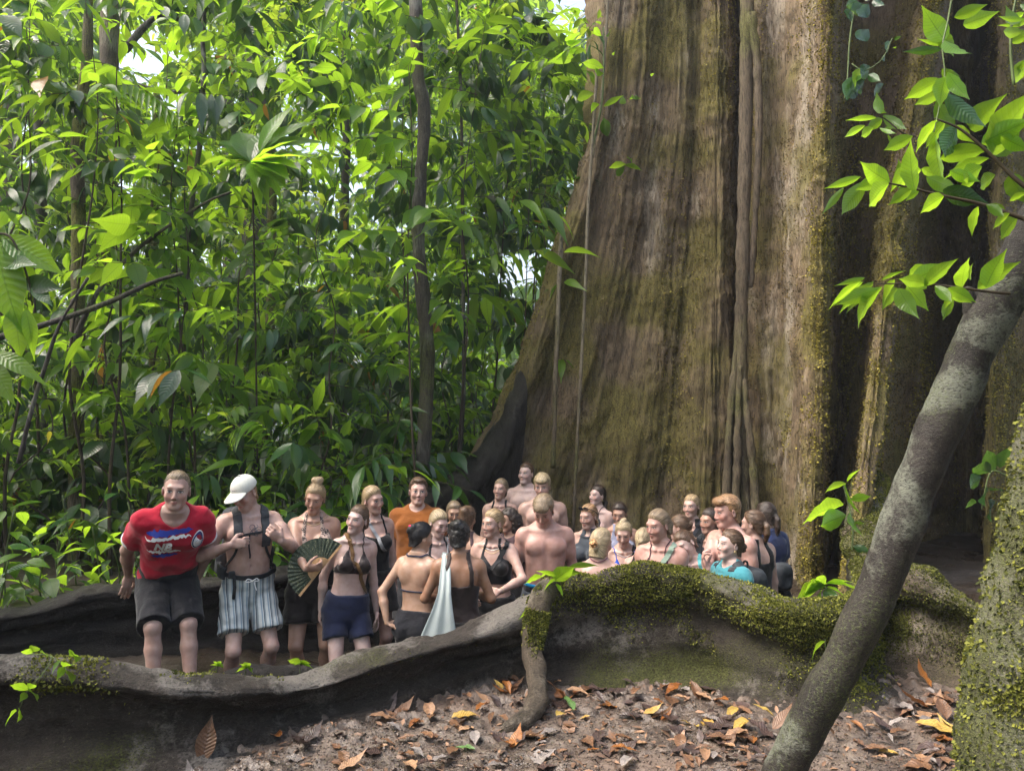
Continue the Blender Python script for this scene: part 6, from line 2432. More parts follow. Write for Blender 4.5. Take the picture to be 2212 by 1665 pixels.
crossbag(BIK, [(-.05, .10, 1.40), (-.058, .03, 1.465), (-.055, -.05, 1.44), (-.03, -.12, 1.36), (.0, -.135, 1.28), (.045, -.13, 1.20), (.09, -.10, 1.12), (.13, -.04, 1.05), (.14, .04, 1.02)], .030, (.13, .07, .025), 'brown webbing strap running across the chest of the dark bikini wearer')
crossbag(CROP, [(.02, .11, 1.42), (.10, .04, 1.465), (.115, -.02, 1.455), (.10, -.08, 1.40), (.05, -.13, 1.33), (-.02, -.13, 1.24), (-.08, -.11, 1.17), (-.13, -.03, 1.10)], .036, (.012, .013, .016), 'wide black strap across the black cut-out crop top')
crossbag(ROSY, [(.03, .11, 1.42), (.09, .04, 1.468), (.10, -.03, 1.455), (.07, -.09, 1.39), (.01, -.13, 1.31), (-.06, -.13, 1.22), (-.12, -.08, 1.12)], .036, (.20, .27, .22), 'sage-green strap across the rosy-cheeked woman behind the mossy hump')
crossbag(PEOPLE['strap'], [(.0, .10, 1.43), (-.05, .05, 1.475), (-.06, -.03, 1.455), (-.03, -.09, 1.39), (.02, -.12, 1.30), (.08, -.11, 1.20)], .028, (.30, .31, .33), 'grey strap on the chest of the smiling woman behind the dark bikini')
crossbag(PEOPLE['lookdown'], [(.09, .03, 1.45), (.085, -.05, 1.42), (.075, -.10, 1.36), (.07, -.13, 1.28)], .012, (.6, .6, .6), 'thin white strap on the fair-haired woman glancing down')
crossbag(TOPKNOT, [(.075, .06, 1.46), (.085, -.0, 1.46), (.088, -.06, 1.42), (.085, -.11, 1.34), (.09, -.13, 1.24)], .042, (.012, .014, .018), 'wide black strap beside the silver necklace of the blonde topknot')
crossbag(PEOPLE['smiling'], [(.08, .06, 1.46), (.085, 0, 1.465), (.07, -.06, 1.42), (.03, -.10, 1.36), (-.04, -.12, 1.28)], .034, (.02, .022, .03), 'dark strap with a small buckle on the smiling woman in black')

# ---- packs of others
TP_ = empty('backpack', TURQ.torso.world(V([0, .2, 1.0])), 'black daypack on the back of the woman in turquoise', 'backpack')
rounded_box('bag', TURQ.torso.world(V([0, .20, 1.24])), V([.13, .08, .20]) * TURQ.sc, TURQ.R, .06, M['pack_cloth'], TP_, noise=.01)
pack_straps(TURQ, TP_, .055, False)
pts = [TURQ.torso.world(V(p)) for p in ((-.03, .14, 1.42), (-.02, .15, 1.475), (.02, .15, 1.475), (.03, .14, 1.42))]
v, f = tube(catmull(V(pts), 6), .007, 6)
child_of(obj('grab_loop', np_mesh('grab_loop', v, f), M['webbing']), TP_)
HP_ = empty('backpack', HALF.torso.world(V([0, .2, 1.0])), 'dark backpack of the woman half hidden behind the blond profile', 'backpack')
rounded_box('bag', HALF.torso.world(V([0, .20, 1.24])), V([.13, .08, .20]) * HALF.sc, HALF.R, .06, M['pack_cloth'], HP_, h=.016)
pack_straps(HALF, HP_, .055, False)
NT_ = PEOPLE['navytee']
NP_ = empty('backpack', NT_.torso.world(V([0, .2, 1.0])), 'black bag low on the back of the navy tee wearer', 'backpack')
rounded_box('bag', NT_.torso.world(V([0, .19, 1.10])), V([.10, .06, .12]) * NT_.sc, NT_.R, .055, M['pack_cloth'], NP_, h=.012, noise=.012)
pack_straps(NT_, NP_, .03, False)

# ---- sunglasses on a head
def build_shades(s):
    root = empty('sunglasses', s.hw([0, -.06, .10]), 'dark sunglasses pushed up on the strawberry-blonde hair', 'sunglasses')
    M['lens'] = simple_mat('dark_lens', (.02, .022, .03), .08, .8)
    hs = s.hs
    for q in (-1, 1):
        a = np.linspace(0, 2 * np.pi, 17)[:-1]
        pts = V([s.hw([q * .031 + .026 * math.cos(t), -.076 - .012 * math.sin(t) + .10 * (0.03 * abs(math.cos(t))), .098 + .019 * math.sin(t)]) for t in a])
        c = pts.mean(0)
        vv = np.concatenate([pts, [c]])
        ff = np.stack([np.arange(16), (np.arange(16) + 1) % 16, np.full(16, 16)], 1)
        child_of(obj('lens', np_mesh('lens', vv, ff), M['lens']), root)
        v, f = tube(np.concatenate([pts, pts[:1]]), .0028, 6)
        child_of(obj('rim', np_mesh('rim', v, f), M['webbing']), root)
        v, f = tube(catmull(V([s.hw([q * .058, -.072, .10]), s.hw([q * .078, -.02, .075]), s.hw([q * .083, .03, .04]), s.hw([q * .08, .05, .02])]), 5), .0026, 6)
        child_of(obj('temple_arm', np_mesh('temple_arm', v, f), M['webbing']), root)
    v, f = tube([s.hw([-.006, -.080, .10]), s.hw([0, -.084, .103]), s.hw([.006, -.080, .10])], .0026, 6)
    child_of(obj('bridge', np_mesh('bridge', v, f), M['webbing']), root)


build_shades(SHADES)
def bracelet(s, q, mat):
    sh, el, wr = s.arm[q]
    d_ = unit(wr - el)
    a = unit(np.cross(d_, [0, 0, 1.0]))
    b = np.cross(d_, a)
    c = wr - d_ * .012
    pts = V([c + (a * math.cos(t) + b * math.sin(t)) * .030 * s.sc for t in np.linspace(0, 2 * np.pi, 15)])
    v, f = tube(pts, .0016, 5)
    s.part('bracelet', np_mesh('bracelet', v, f), M[mat])


bracelet(CROP, 'l', 'gold')
# ------------------------------------------------------------------ single plants: stems and leaves one by one
def leaf_mesh_for(kind, near=True):
    key = 'leafmesh_%s_%d' % (kind, near)
    if key not in M:
        v, f, uv = (LTN if near else LT)[kind]
        M[key] = np_mesh('leaf', v, f, True, uv)
    return M[key]


LEAFVAR = {}


def leaf_data(kind, mat, near=True):
    """one shared mesh for each leaf shape and material"""
    key = (kind, mat, near)
    if key not in LEAFVAR:
        me = leaf_mesh_for(kind, near).copy()
        me.materials.clear()
        me.materials.append(M[mat])
        LEAFVAR[key] = me
    return LEAFVAR[key]


def add_leaf(root, base, d, n, L, kind, mat, near=True, width=1.0, name='leaf'):
    o = bpy.data.objects.new(name, leaf_data(kind, mat, near))
    COL.objects.link(o)
    X, Y, Z = basis(V(d, dtype=float), V(n, dtype=float))
    m = np.eye(4)
    m[:3, 0], m[:3, 1], m[:3, 2] = X * L * width, Y * L, Z * L
    m[:3, 3] = base
    o.parent = root
    o.matrix_parent_inverse = Matrix.Translation(root.location).inverted()
    o.matrix_basis = Matrix(m.tolist())
    return o


def stem_part(root, paths, name='stem', mat='twig', seg=6):
    so = Soup()
    for pts, r in paths:
        v, f = tube(pts, r, seg)
        so.add(v, f)
    o = obj(name, so.mesh(name), M[mat])
    child_of(o, root)
    return o


def leafy(name, label, category, stems, leaves, leafmat, stem_mat='twig', group=None, near=True, rng=None, nd=(-.1, .92, .4)):
    """stems: list of ([(u,v,d)..], r0, r1); leaves: (u0,v0,d0, u1,v1,d1, kind[, material])"""
    r = rng or np.random.default_rng(len(label))
    b = P(*stems[0][0][0])
    root = empty(name, b, label, category, group)
    for pts, r0, r1 in stems:
        c = catmull(V([P(*p) for p in pts]), 6)
        v, f = tube(c, np.linspace(r0, r1, len(c)), 7)
        child_of(obj('stem', np_mesh('stem', v, f), M[stem_mat]), root)
    for lf in leaves:
        a, t = P(*lf[:3]), P(*lf[3:6])
        kind = lf[6]
        mt = lf[7] if len(lf) > 7 else leafmat
        d = t - a
        n = V(nd) + r.normal(0, .22, 3)
        if len(lf) > 8:
            n = V(lf[8])
        add_leaf(root, a, d, n, np.linalg.norm(d) * 1.08, kind, mt, near, 1.02)
    return root


# ---- the bright branch hanging in at the right
def z4(x, y, d):
    return (1535.5 + x * .4612, y * .4612, d)


def z4leaves(rows, d, rng):
    out = []
    for r_ in rows:
        x0, y0, x1, y1, kind = r_[:5]
        dd = d + rng.uniform(-.10, .10)
        a, b = z4(x0, y0, dd), z4(x1, y1, dd + rng.uniform(-.05, .05))
        out.append(a + b + (kind,) + tuple(r_[5:]))
        if rng.uniform() < .45:                       # a smaller leaf behind it
            jx, jy = rng.uniform(-45, 45, 2)
            out.append(z4(x0 + jx, y0 + jy, dd + .12) + z4(x0 + jx + (x1 - x0) * .75 + rng.uniform(-40, 40), y0 + jy + (y1 - y0) * .75 + rng.uniform(-40, 40), dd + .14) + (kind, 'leaf_near'))
    return out


rr = np.random.default_rng(5)
vine_rows = [(1095, 190, 1000, 60, 'broad'), (1095, 190, 1190, 288, 'broad'), (1140, 82, 1275, 28, 'oval'), (1085, 232, 890, 245, 'lance', 'leaf_dark'), (1080, 375, 905, 452, 'oval'), (1110, 340, 1190, 470, 'oval'), (1100, 360, 1050, 505, 'broad'), (1100, 438, 1246, 602, 'oval', 'leaf_dark')]
leafy('leafy_vine', 'thin hanging vine with rounded yellow-green leaves at the upper right', 'vine',
      [([z4(1138, -60, 2.6), z4(1110, 100, 2.6), z4(1085, 220, 2.58), z4(1095, 350, 2.56), z4(1070, 500, 2.55), z4(1045, 620, 2.53)], .0035, .002)], z4leaves(vine_rows, 2.58, rr), 'leaf_bright', 'green_stem')
br_rows = [(1060, 565, 945, 692, 'oval'), (1215, 605, 1322, 468, 'broad'), (1320, 722, 1432, 442, 'broad'), (1268, 672, 1467, 568, 'oval', 'leaf_near'), (945, 638, 808, 702, 'oval'), (1052, 632, 1050, 875, 'oval', 'leaf_near'), (1152, 588, 1062, 748, 'oval', 'leaf_dark'),
           (1075, 742, 1272, 690, 'oval'), (1302, 742, 1076, 802, 'long'), (1150, 590, 1210, 660, 'oval'), (1270, 780, 1150, 852, 'oval'), (1332, 820, 1232, 880, 'oval'), (1120, 800, 1240, 850, 'oval'), (1360, 640, 1467, 700, 'oval'), (1400, 820, 1467, 950, 'broad', 'leaf_near')]
leafy('leafy_branch', 'branch of large backlit yellow-green leaves reaching in from the right edge, upper one', 'branch',
      [([z4(1560, 930, 2.5), z4(1440, 850, 2.52), z4(1310, 725, 2.54), z4(1175, 610, 2.56), z4(1050, 555, 2.58)], .009, .003)], z4leaves(br_rows, 2.56, rr), 'leaf_bright')
br2_rows = [(838, 852, 688, 775, 'broad'), (735, 845, 563, 1034, 'long'), (702, 828, 520, 888, 'lance'), (622, 880, 518, 1008, 'lance'), (833, 860, 705, 962, 'oval'), (948, 762, 828, 882, 'oval'), (985, 798, 850, 862, 'broad'), (945, 882, 833, 952, 'oval'), (958, 900, 905, 690, 'oval', 'leaf_near'),
            (1092, 920, 962, 984, 'broad'), (1088, 890, 1262, 945, 'oval', 'leaf_dark'), (1442, 1008, 1335, 1118, 'oval'), (1400, 1000, 1308, 1062, 'oval'), (1252, 968, 1205, 1088, 'oval'), (1010, 830, 1150, 900, 'oval', 'leaf_near'), (1160, 900, 1240, 830, 'oval'), (1290, 960, 1380, 1010, 'oval', 'leaf_near'), (1400, 940, 1467, 900, 'oval')]
leafy('leafy_branch', 'branch of long drooping bright green leaves in the right half, middle one', 'branch',
      [([z4(1560, 1060, 2.5), z4(1450, 1020, 2.52), z4(1260, 955, 2.54), z4(1090, 918, 2.55), z4(880, 868, 2.57), z4(720, 840, 2.58)], .009, .002)], z4leaves(br2_rows, 2.55, rr), 'leaf_bright')
br3_rows = [(788, 1350, 573, 1432, 'long'), (802, 1345, 598, 1508, 'long'), (862, 1310, 795, 1395, 'broad', 'leaf_near'), (702, 1320, 533, 1412, 'lance'), (880, 1350, 950, 1490, 'broad', 'leaf_near'), (950, 1312, 1090, 1240, 'broad'), (1178, 1345, 1175, 1208, 'broad'), (1290, 1345, 1350, 1186, 'broad'),
            (1048, 1340, 1135, 1412, 'oval'), (800, 1312, 893, 1258, 'lance', 'leaf_near'), (722, 1302, 588, 1334, 'lance'), (1020, 1330, 880, 1300, 'oval', 'leaf_near'), (1110, 1350, 1230, 1400, 'oval'), (1000, 1340, 1120, 1215, 'oval', 'leaf_near'), (1250, 1350, 1400, 1230, 'oval', 'leaf_near'), (1150, 1360, 1080, 1440, 'oval', 'leaf_near')]
leafy('leafy_branch', 'lower leafy twig crossing the dark bark beside the leaning pole', 'branch',
      [([z4(1400, 1375, 2.62), z4(1310, 1368, 2.62), z4(1100, 1340, 2.62), z4(950, 1330, 2.62), z4(780, 1330, 2.62)], .006, .002)], z4leaves(br3_rows, 2.62, rr), 'leaf_bright')
br4_rows = [(775, 552, 636, 552, 'lance', 'leaf_near'), (796, 532, 775, 458, 'oval'), (802, 556, 725, 612, 'broad', 'leaf_near'), (808, 540, 906, 612, 'oval'), (722, 588, 594, 648, 'lance'), (790, 600, 872, 638, 'lance', 'leaf_near'), (760, 600, 690, 640, 'oval')]
leafy('leafy_twig', 'small leafy twig in front of the dark recess of the trunk', 'branch',
      [([z4(960, 640, 3.2), z4(900, 625, 3.2), z4(800, 550, 3.22), z4(740, 580, 3.24)], .004, .002)], z4leaves(br4_rows, 3.2, rr), 'leaf_bright')
edge_rows = [(1440, 110, 1380, 60, 'broad'), (1467, 60, 1390, 110, 'oval'), (1467, 145, 1315, 168, 'long', 'leaf_near'), (1467, 90, 1330, 95, 'lance', 'leaf_near'), (1410, 380, 1480, 290, 'oval', 'leaf_near'), (1420, 350, 1500, 250, 'lance', 'leaf_near'), (1450, 20, 1540, 60, 'oval'), (1410, 200, 1500, 150, 'oval')]
leafy('leafy_vine', 'glossy leaves on a green stem at the top right corner', 'vine',
      [([z4(1420, 400, 2.9), z4(1405, 250, 2.9), z4(1410, 100, 2.9), z4(1440, -60, 2.9)], .006, .004)], z4leaves(edge_rows, 2.9, rr), 'leaf_bright', 'green_stem')

# climbing vines on the giant tree (heart leaves)
cl_rows = [(660, 40, 630, 115, 'broad'), (740, 20, 672, 100, 'broad'), (740, 140, 665, 205, 'broad'), (760, 0, 810, 40, 'broad'), (690, 10, 620, 30, 'oval'), (860, 190, 890, 165, 'broad'), (840, 195, 805, 250, 'oval'), (815, 255, 795, 310, 'lance'),
           (745, 310, 680, 380, 'broad'), (735, 350, 795, 385, 'broad'), (720, 375, 665, 440, 'oval'), (670, 360, 615, 480, 'oval'), (810, 395, 745, 448, 'oval'), (690, 420, 640, 470, 'oval')]
leafy('climbing_vine', 'heart-leaved climber hanging in front of the dark recess at the top right', 'vine',
      [([z4(690, -60, 6.6), z4(670, 60, 6.6), z4(650, 200, 6.6), z4(640, 360, 6.6), z4(625, 470, 6.6)], .010, .006), ([z4(660, 300, 6.6), z4(720, 330, 6.55), z4(800, 280, 6.5), z4(850, 180, 6.5)], .006, .004)],
      [a[:2] + (6.55,) + a[3:5] + (6.5,) + a[6:] for a in z4leaves(cl_rows, 6.55, rr)], 'leaf_dark', 'green_stem')

# epiphytes on the left edge of the trunk
def z5(x, y, d):
    return ((950 + x * .4805) * .9597, y * .4805 * .9597, d)


ep_rows = [(850, 320, 728, 270, 'long'), (850, 345, 770, 335, 'long'), (805, 440, 680, 460, 'long'), (830, 490, 745, 520, 'long'), (840, 170, 780, 115, 'long'), (860, 170, 905, 150, 'lance'), (850, 500, 950, 435, 'lance'), (940, 450, 940, 530, 'lance'), (985, 445, 985, 500, 'lance'), (1000, 445, 1022, 500, 'lance'), (870, 640, 845, 545, 'oval', 'leaf_dark'), (960, 740, 992, 735, 'lance'), (955, 770, 845, 775, 'lance'), (950, 775, 1050, 780, 'lance'), (950, 780, 880, 850, 'lance'), (900, 260, 885, 225, 'lance'), (1075, 360, 1085, 320, 'lance')]
leafy('epiphyte', 'strap-leaved epiphytes sprouting from the left edge of the giant trunk', 'plant',
      [([z5(790, 720, 8.6), z5(840, 500, 8.62), z5(850, 320, 8.66), z5(850, 130, 8.7)], .014, .008)],
      [z5(a, b, 8.55) + z5(c, d_, 8.35) + (k_,) + tuple(m_) for a, b, c, d_, k_, *m_ in ep_rows], 'leaf_near', 'green_stem')

# ---- small plants on and around the roots
leafy('seedling', 'bright green seedling on the front root beside the blue waistband', 'plant',
      [([(1176, 1300, 4.62), (1185, 1270, 4.6), (1205, 1245, 4.58), (1232, 1222, 4.56)], .004, .002), ([(1176, 1296, 4.62), (1168, 1262, 4.6), (1170, 1246, 4.58)], .003, .002)],
      [(1170, 1246, 4.57, 1132, 1252, 4.5, 'oval'), (1170, 1246, 4.57, 1178, 1236, 4.55, 'oval'), (1196, 1255, 4.58, 1240, 1216, 4.52, 'broad'), (1200, 1252, 4.58, 1170, 1268, 4.5, 'oval', 'leaf_near'), (1205, 1245, 4.57, 1160, 1226, 4.55, 'lance'), (1230, 1224, 4.55, 1292, 1212, 4.5, 'lance', 'leaf_near'), (1200, 1262, 4.57, 1222, 1285, 4.5, 'oval'), (1212, 1240, 4.57, 1252, 1232, 4.55, 'oval', 'leaf_near'), (1160, 1310, 4.56, 1112, 1328, 4.48, 'lance')], 'leaf_bright', 'green_stem')
leafy('root_vine', 'slender vine with small yellow-green leaves trailing over the left end of the front root', 'vine',
      [([(62, 1412, 3.36), (110, 1418, 3.33), (92, 1455, 3.26), (60, 1490, 3.22), (42, 1530, 3.2)], .0025, .0015), ([(110, 1416, 3.34), (140, 1440, 3.3), (150, 1470, 3.27)], .002, .0012)],
      [(70, 1410, 3.34, 45, 1402, 3.3, 'broad'), (72, 1408, 3.34, 78, 1386, 3.3, 'broad'), (86, 1408, 3.33, 108, 1412, 3.3, 'oval'), (60, 1490, 3.2, 24, 1474, 3.15, 'oval'), (60, 1490, 3.2, 88, 1502, 3.15, 'oval'), (62, 1488, 3.2, 76, 1470, 3.16, 'oval'), (56, 1496, 3.2, 48, 1508, 3.14, 'oval'), (36, 1535, 3.18, 2, 1560, 3.1, 'broad', 'leaf_near'), (40, 1530, 3.18, 48, 1552, 3.12, 'oval'), (136, 1440, 3.28, 158, 1424, 3.22, 'oval'), (136, 1440, 3.28, 128, 1460, 3.22, 'oval'), (140, 1446, 3.28, 164, 1462, 3.2, 'oval', 'leaf_near'), (150, 1416, 3.3, 170, 1404, 3.24, 'oval'), (156, 1412, 3.3, 172, 1418, 3.22, 'oval'), (130, 1425, 3.3, 112, 1440, 3.22, 'lance')], 'leaf_bright', 'green_stem')
leafy('climbing_plant', 'glossy climber with long pointed leaves on the mossy ridge right of the group', 'plant',
      [([(1838, 1225, 5.9), (1842, 1150, 5.95), (1836, 1100, 6.0), (1828, 1072, 6.0), (1822, 1050, 6.0)], .008, .004)],
      [(1826, 1045, 5.9, 1840, 1108, 5.75, 'oval'), (1828, 1044, 5.9, 1765, 1052, 5.8, 'lance', 'leaf_bright'), (1838, 1080, 5.9, 1880, 1068, 5.8, 'oval'), (1822, 1090, 5.9, 1722, 1110, 5.75, 'oval'), (1828, 1112, 5.9, 1760, 1134, 5.75, 'oval'), (1836, 1108, 5.9, 1852, 1162, 5.75, 'oval'), (1845, 1130, 5.9, 1872, 1126, 5.8, 'lance'), (1842, 1180, 5.85, 1880, 1190, 5.75, 'oval', 'leaf_dark'), (1832, 1220, 5.8, 1836, 1242, 5.7, 'broad', 'leaf_dark'), (1830, 1040, 5.9, 1850, 1004, 5.8, 'lance')], 'leaf_near', 'green_stem')
leafy('understory_plant', 'spreading plant of long drooping leaves behind the right end of the front root', 'plant',
      [([(1785, 1330, 4.75), (1790, 1290, 4.72), (1782, 1265, 4.7)], .006, .004)],
      [(1780, 1264, 4.68, 1670, 1292, 4.5, 'long', 'leaf_bright'), (1782, 1262, 4.68, 1706, 1262, 4.55, 'long'), (1784, 1260, 4.68, 1862, 1250, 4.55, 'long'), (1785, 1262, 4.68, 1832, 1238, 4.6, 'long'), (1780, 1270, 4.68, 1742, 1302, 4.5, 'long'), (1786, 1268, 4.68, 1850, 1280, 4.5, 'long'), (1783, 1262, 4.68, 1760, 1238, 4.6, 'oval'), (1786, 1270, 4.66, 1802, 1306, 4.5, 'oval'), (1784, 1265, 4.68, 1690, 1280, 4.5, 'lance')], 'leaf_near', 'green_stem')
leafy('seedling', 'little four-leaved seedling growing from the mossy root behind the pole', 'plant',
      [([(1790, 1470, 3.92), (1785, 1420, 3.9), (1782, 1380, 3.88)], .003, .002)],
      [(1782, 1385, 3.86, 1730, 1412, 3.75, 'lance'), (1784, 1410, 3.86, 1835, 1380, 3.8, 'lance'), (1785, 1440, 3.86, 1745, 1462, 3.75, 'oval'), (1785, 1440, 3.86, 1790, 1470, 3.75, 'oval'), (1786, 1442, 3.86, 1812, 1436, 3.78, 'oval')], 'leaf_bright', 'green_stem')
leafy('dark_climber', 'dark heart-leaved climber in the deep shade at the right edge', 'plant',
      [([(2215, 1040, 4.6), (2180, 1030, 4.6), (2140, 1020, 4.6), (2120, 1100, 4.6)], .006, .003)],
      [(2140, 1020, 4.55, 2092, 1000, 4.5, 'broad'), (2150, 1015, 4.55, 2120, 968, 4.5, 'broad'), (2160, 1010, 4.55, 2175, 960, 4.5, 'broad'), (2120, 1030, 4.55, 2082, 1052, 4.5, 'broad'), (2135, 1060, 4.55, 2110, 1080, 4.45, 'broad'), (2140, 1060, 4.55, 2165, 1050, 4.45, 'broad'), (2150, 1085, 4.55, 2120, 1118, 4.45, 'broad'), (2155, 1085, 4.55, 2185, 1110, 4.45, 'broad'), (2110, 1085, 4.55, 2078, 1090, 4.5, 'oval')], 'leaf_dark', 'green_stem')
for i, (u, v, d, lab, tips, kd) in enumerate((
        (468, 1448, 4.3, 'small fern-like sprig at the foot of the red-shirted person', [(452, 1428), (462, 1418), (478, 1416), (488, 1424), (494, 1434), (455, 1440)], 'lance'),
        (530, 1452, 4.35, 'small seedling on the low root below the cap wearer', [(508, 1446), (518, 1428), (536, 1424), (546, 1440), (552, 1448)], 'oval'),
        (648, 1444, 4.45, 'glossy seedling on the low root below the fan holder', [(622, 1420), (634, 1432), (660, 1426), (680, 1436), (672, 1424)], 'oval'))):
    leafy('seedling', lab, 'plant', [([(u, v + 14, d), (u, v, d), (u + 3, v - 14, d)], .003, .002)], [(u + 2, v - 10, d, a, b, d - .06, kd) for a, b in tips], 'leaf_near', 'green_stem')

# ---- leaning pole and right trunk in the foreground
def trunk_obj(name, label, path, radii, mat, seed, moss, pale, tone, nseg=22, noise=.008, category='tree', group=None, sub=14, nfreq=8, bands=0.0):
    root = empty(name, path[0], label, category, group)
    v, f = tube(V(path), radii, nseg, noise, nfreq, seed, True, sub)
    n_ = len(v)
    pb = None
    if bands:
        s_ = v @ unit(V(path[-1]) - V(path[0]))
        pb = bands * (np.sign(np.sin(s_ * 7.3 + 1.4 * np.sin(s_ * 3.1))) + 1.6 * fbm(v * 5, 3, 4))
    at = bark_attr(v, None, moss, pale, tone, 0, False, seed, pbias=pb, mbias=None)
    if bands:
        at['bark'][:, 2] = np.clip(at['bark'][:, 2] + pb * .7, 0, 1)
    o = obj('trunk', np_mesh('trunk', v, f, attrs=at), M[mat])
    child_of(o, root)
    return root, v


M['pole_bark'] = bark_mat('pole_bark', (0.03, 0.025, 0.021), (0.155, 0.165, 0.13), (0.06, 0.07, 0.026), False, .6, .6)
M['mossy_bark'] = bark_mat('mossy_bark', (0.09, 0.08, 0.06), (0.22, 0.22, 0.165), (0.07, 0.078, 0.026), False, .7, .9)
pole_pts = [P(1640, 1765, 3.12), P(1690, 1665, 3.1), P(1790, 1480, 3.02), P(1900, 1262, 2.95), P(1985, 1030, 2.88), P(2070, 830, 2.82), P(2140, 680, 2.78), P(2215, 545, 2.74), P(2300, 380, 2.7), P(2420, 150, 2.65)]
pole_pts[0][2] = float(gz_exact(pole_pts[0][0], pole_pts[0][1])) - .05
pole, _ = trunk_obj('leaning_pole_tree', 'grey banded slender trunk leaning across the right foreground', pole_pts, [.076, .072, .074, .076, .076, .076, .082, .08, .075, .07], 'pole_bark', 5, .30, .26, .30, bands=.22)
v, f = tube([P(2120, 720, 2.8), P(2098, 690, 2.79), P(2094, 650, 2.78), P(2090, 622, 2.78)], [.03, .026, .022, .018], 10, .002, 20, 3, True, 4)
child_of(obj('broken_branch', np_mesh('broken_branch', v, f, attrs=bark_attr(v, None, .2, .3, .3, 0, False, 8)), M['pole_bark']), pole)
rt_pts = [P(2180, 1820, 2.55), P(2180, 1665, 2.55), P(2182, 1500, 2.56), P(2205, 1330, 2.58), P(2238, 1150, 2.6), P(2278, 950, 2.63), P(2320, 750, 2.66), P(2400, 400, 2.7)]
rt_pts[0][2] = min(rt_pts[0][2], float(gz_exact(rt_pts[0][0], rt_pts[0][1])) - .05)
rtree, rv = trunk_obj('mossy_tree', 'thick mossy trunk cut off by the lower right corner', rt_pts, [.16, .150, .134, .118, .11, .105, .10, .09], 'mossy_bark', 9, .62, .5, .5, 30, .016)
rv2 = rv[:-2].reshape(-1, 30, 3)
cc = rv2.mean(axis=1, keepdims=True)
rn2 = unit_rows(rv2 - cc)
prb = (.12 + sstep(-.2, .4, fbm(rv2 * 4.5, 3, 3) + .3 * rn2[..., 0])) * (rn2[..., 1] < .6) + 1e-6
pp, nn = pick(rv2, rn2, prb, 36000, 18)
moss_blades('moss', pp, nn, .014, M['moss'], rtree, 19, hang=.8)

# ---- hanging roots and lianas on the giant tree
hang = empty('hanging_roots', P(1605, 1130, 8.5), 'bundle of smooth brown aerial roots hanging down the groove of the giant trunk', 'roots')
for pts, r0, r1 in (([(1618, -300, 8.3), (1614, 0, 8.3), (1610, 300, 8.32), (1604, 560, 8.34), (1600, 800, 8.36), (1606, 1000, 8.36), (1613, 1220, 8.3)], .075, .062),
                    ([(1622, 30, 8.22), (1636, 140, 8.22), (1639, 300, 8.24), (1633, 440, 8.28), (1622, 620, 8.34)], .05, .03),
                    ([(1592, 740, 8.36), (1582, 850, 8.34), (1572, 980, 8.32), (1563, 1220, 8.3)], .032, .045),
                    ([(1600, 790, 8.30), (1594, 900, 8.28), (1592, 1000, 8.26), (1586, 1220, 8.25)], .025, .05),
                    ([(1606, 820, 8.30), (1618, 930, 8.26), (1630, 1050, 8.25), (1634, 1220, 8.25)], .03, .05)):
    v, f = tube([P(*p) for p in pts], np.linspace(r0, r1, len(pts)), 16, .013, 9, 7, True, 14)
    child_of(obj('strand', np_mesh('strand', v, f, attrs=bark_attr(v, None, .42, .25, .6, 0, True, 6)), M['liana']), hang)
for lab, pts, r_ in (('pale liana running down the left part of the giant trunk', [(1215, 470, 8.62), (1208, 600, 8.55), (1205, 700, 8.52), (1200, 800, 8.5), (1198, 900, 8.5), (1194, 1010, 8.48)], .026),
                     ('long thin brown liana right of the pale one on the trunk', [(1290, 150, 8.6), (1272, 420, 8.52), (1265, 600, 8.5), (1255, 800, 8.46), (1247, 950, 8.44), (1238, 1150, 8.42)], .018),
                     ('wiry vine along the upper left edge of the giant trunk', [(1316, -60, 8.85), (1308, 100, 8.82), (1296, 240, 8.75), (1280, 340, 8.68)], .014)):
    v, f = tube([P(*p) for p in pts], r_, 10, .005, 9, 4, True, 10)
    obj('liana', np_mesh('liana', v, f, attrs=bark_attr(v, None, .35, .5, .6, 0, True, 2)), M['liana'], label=lab, category='liana')

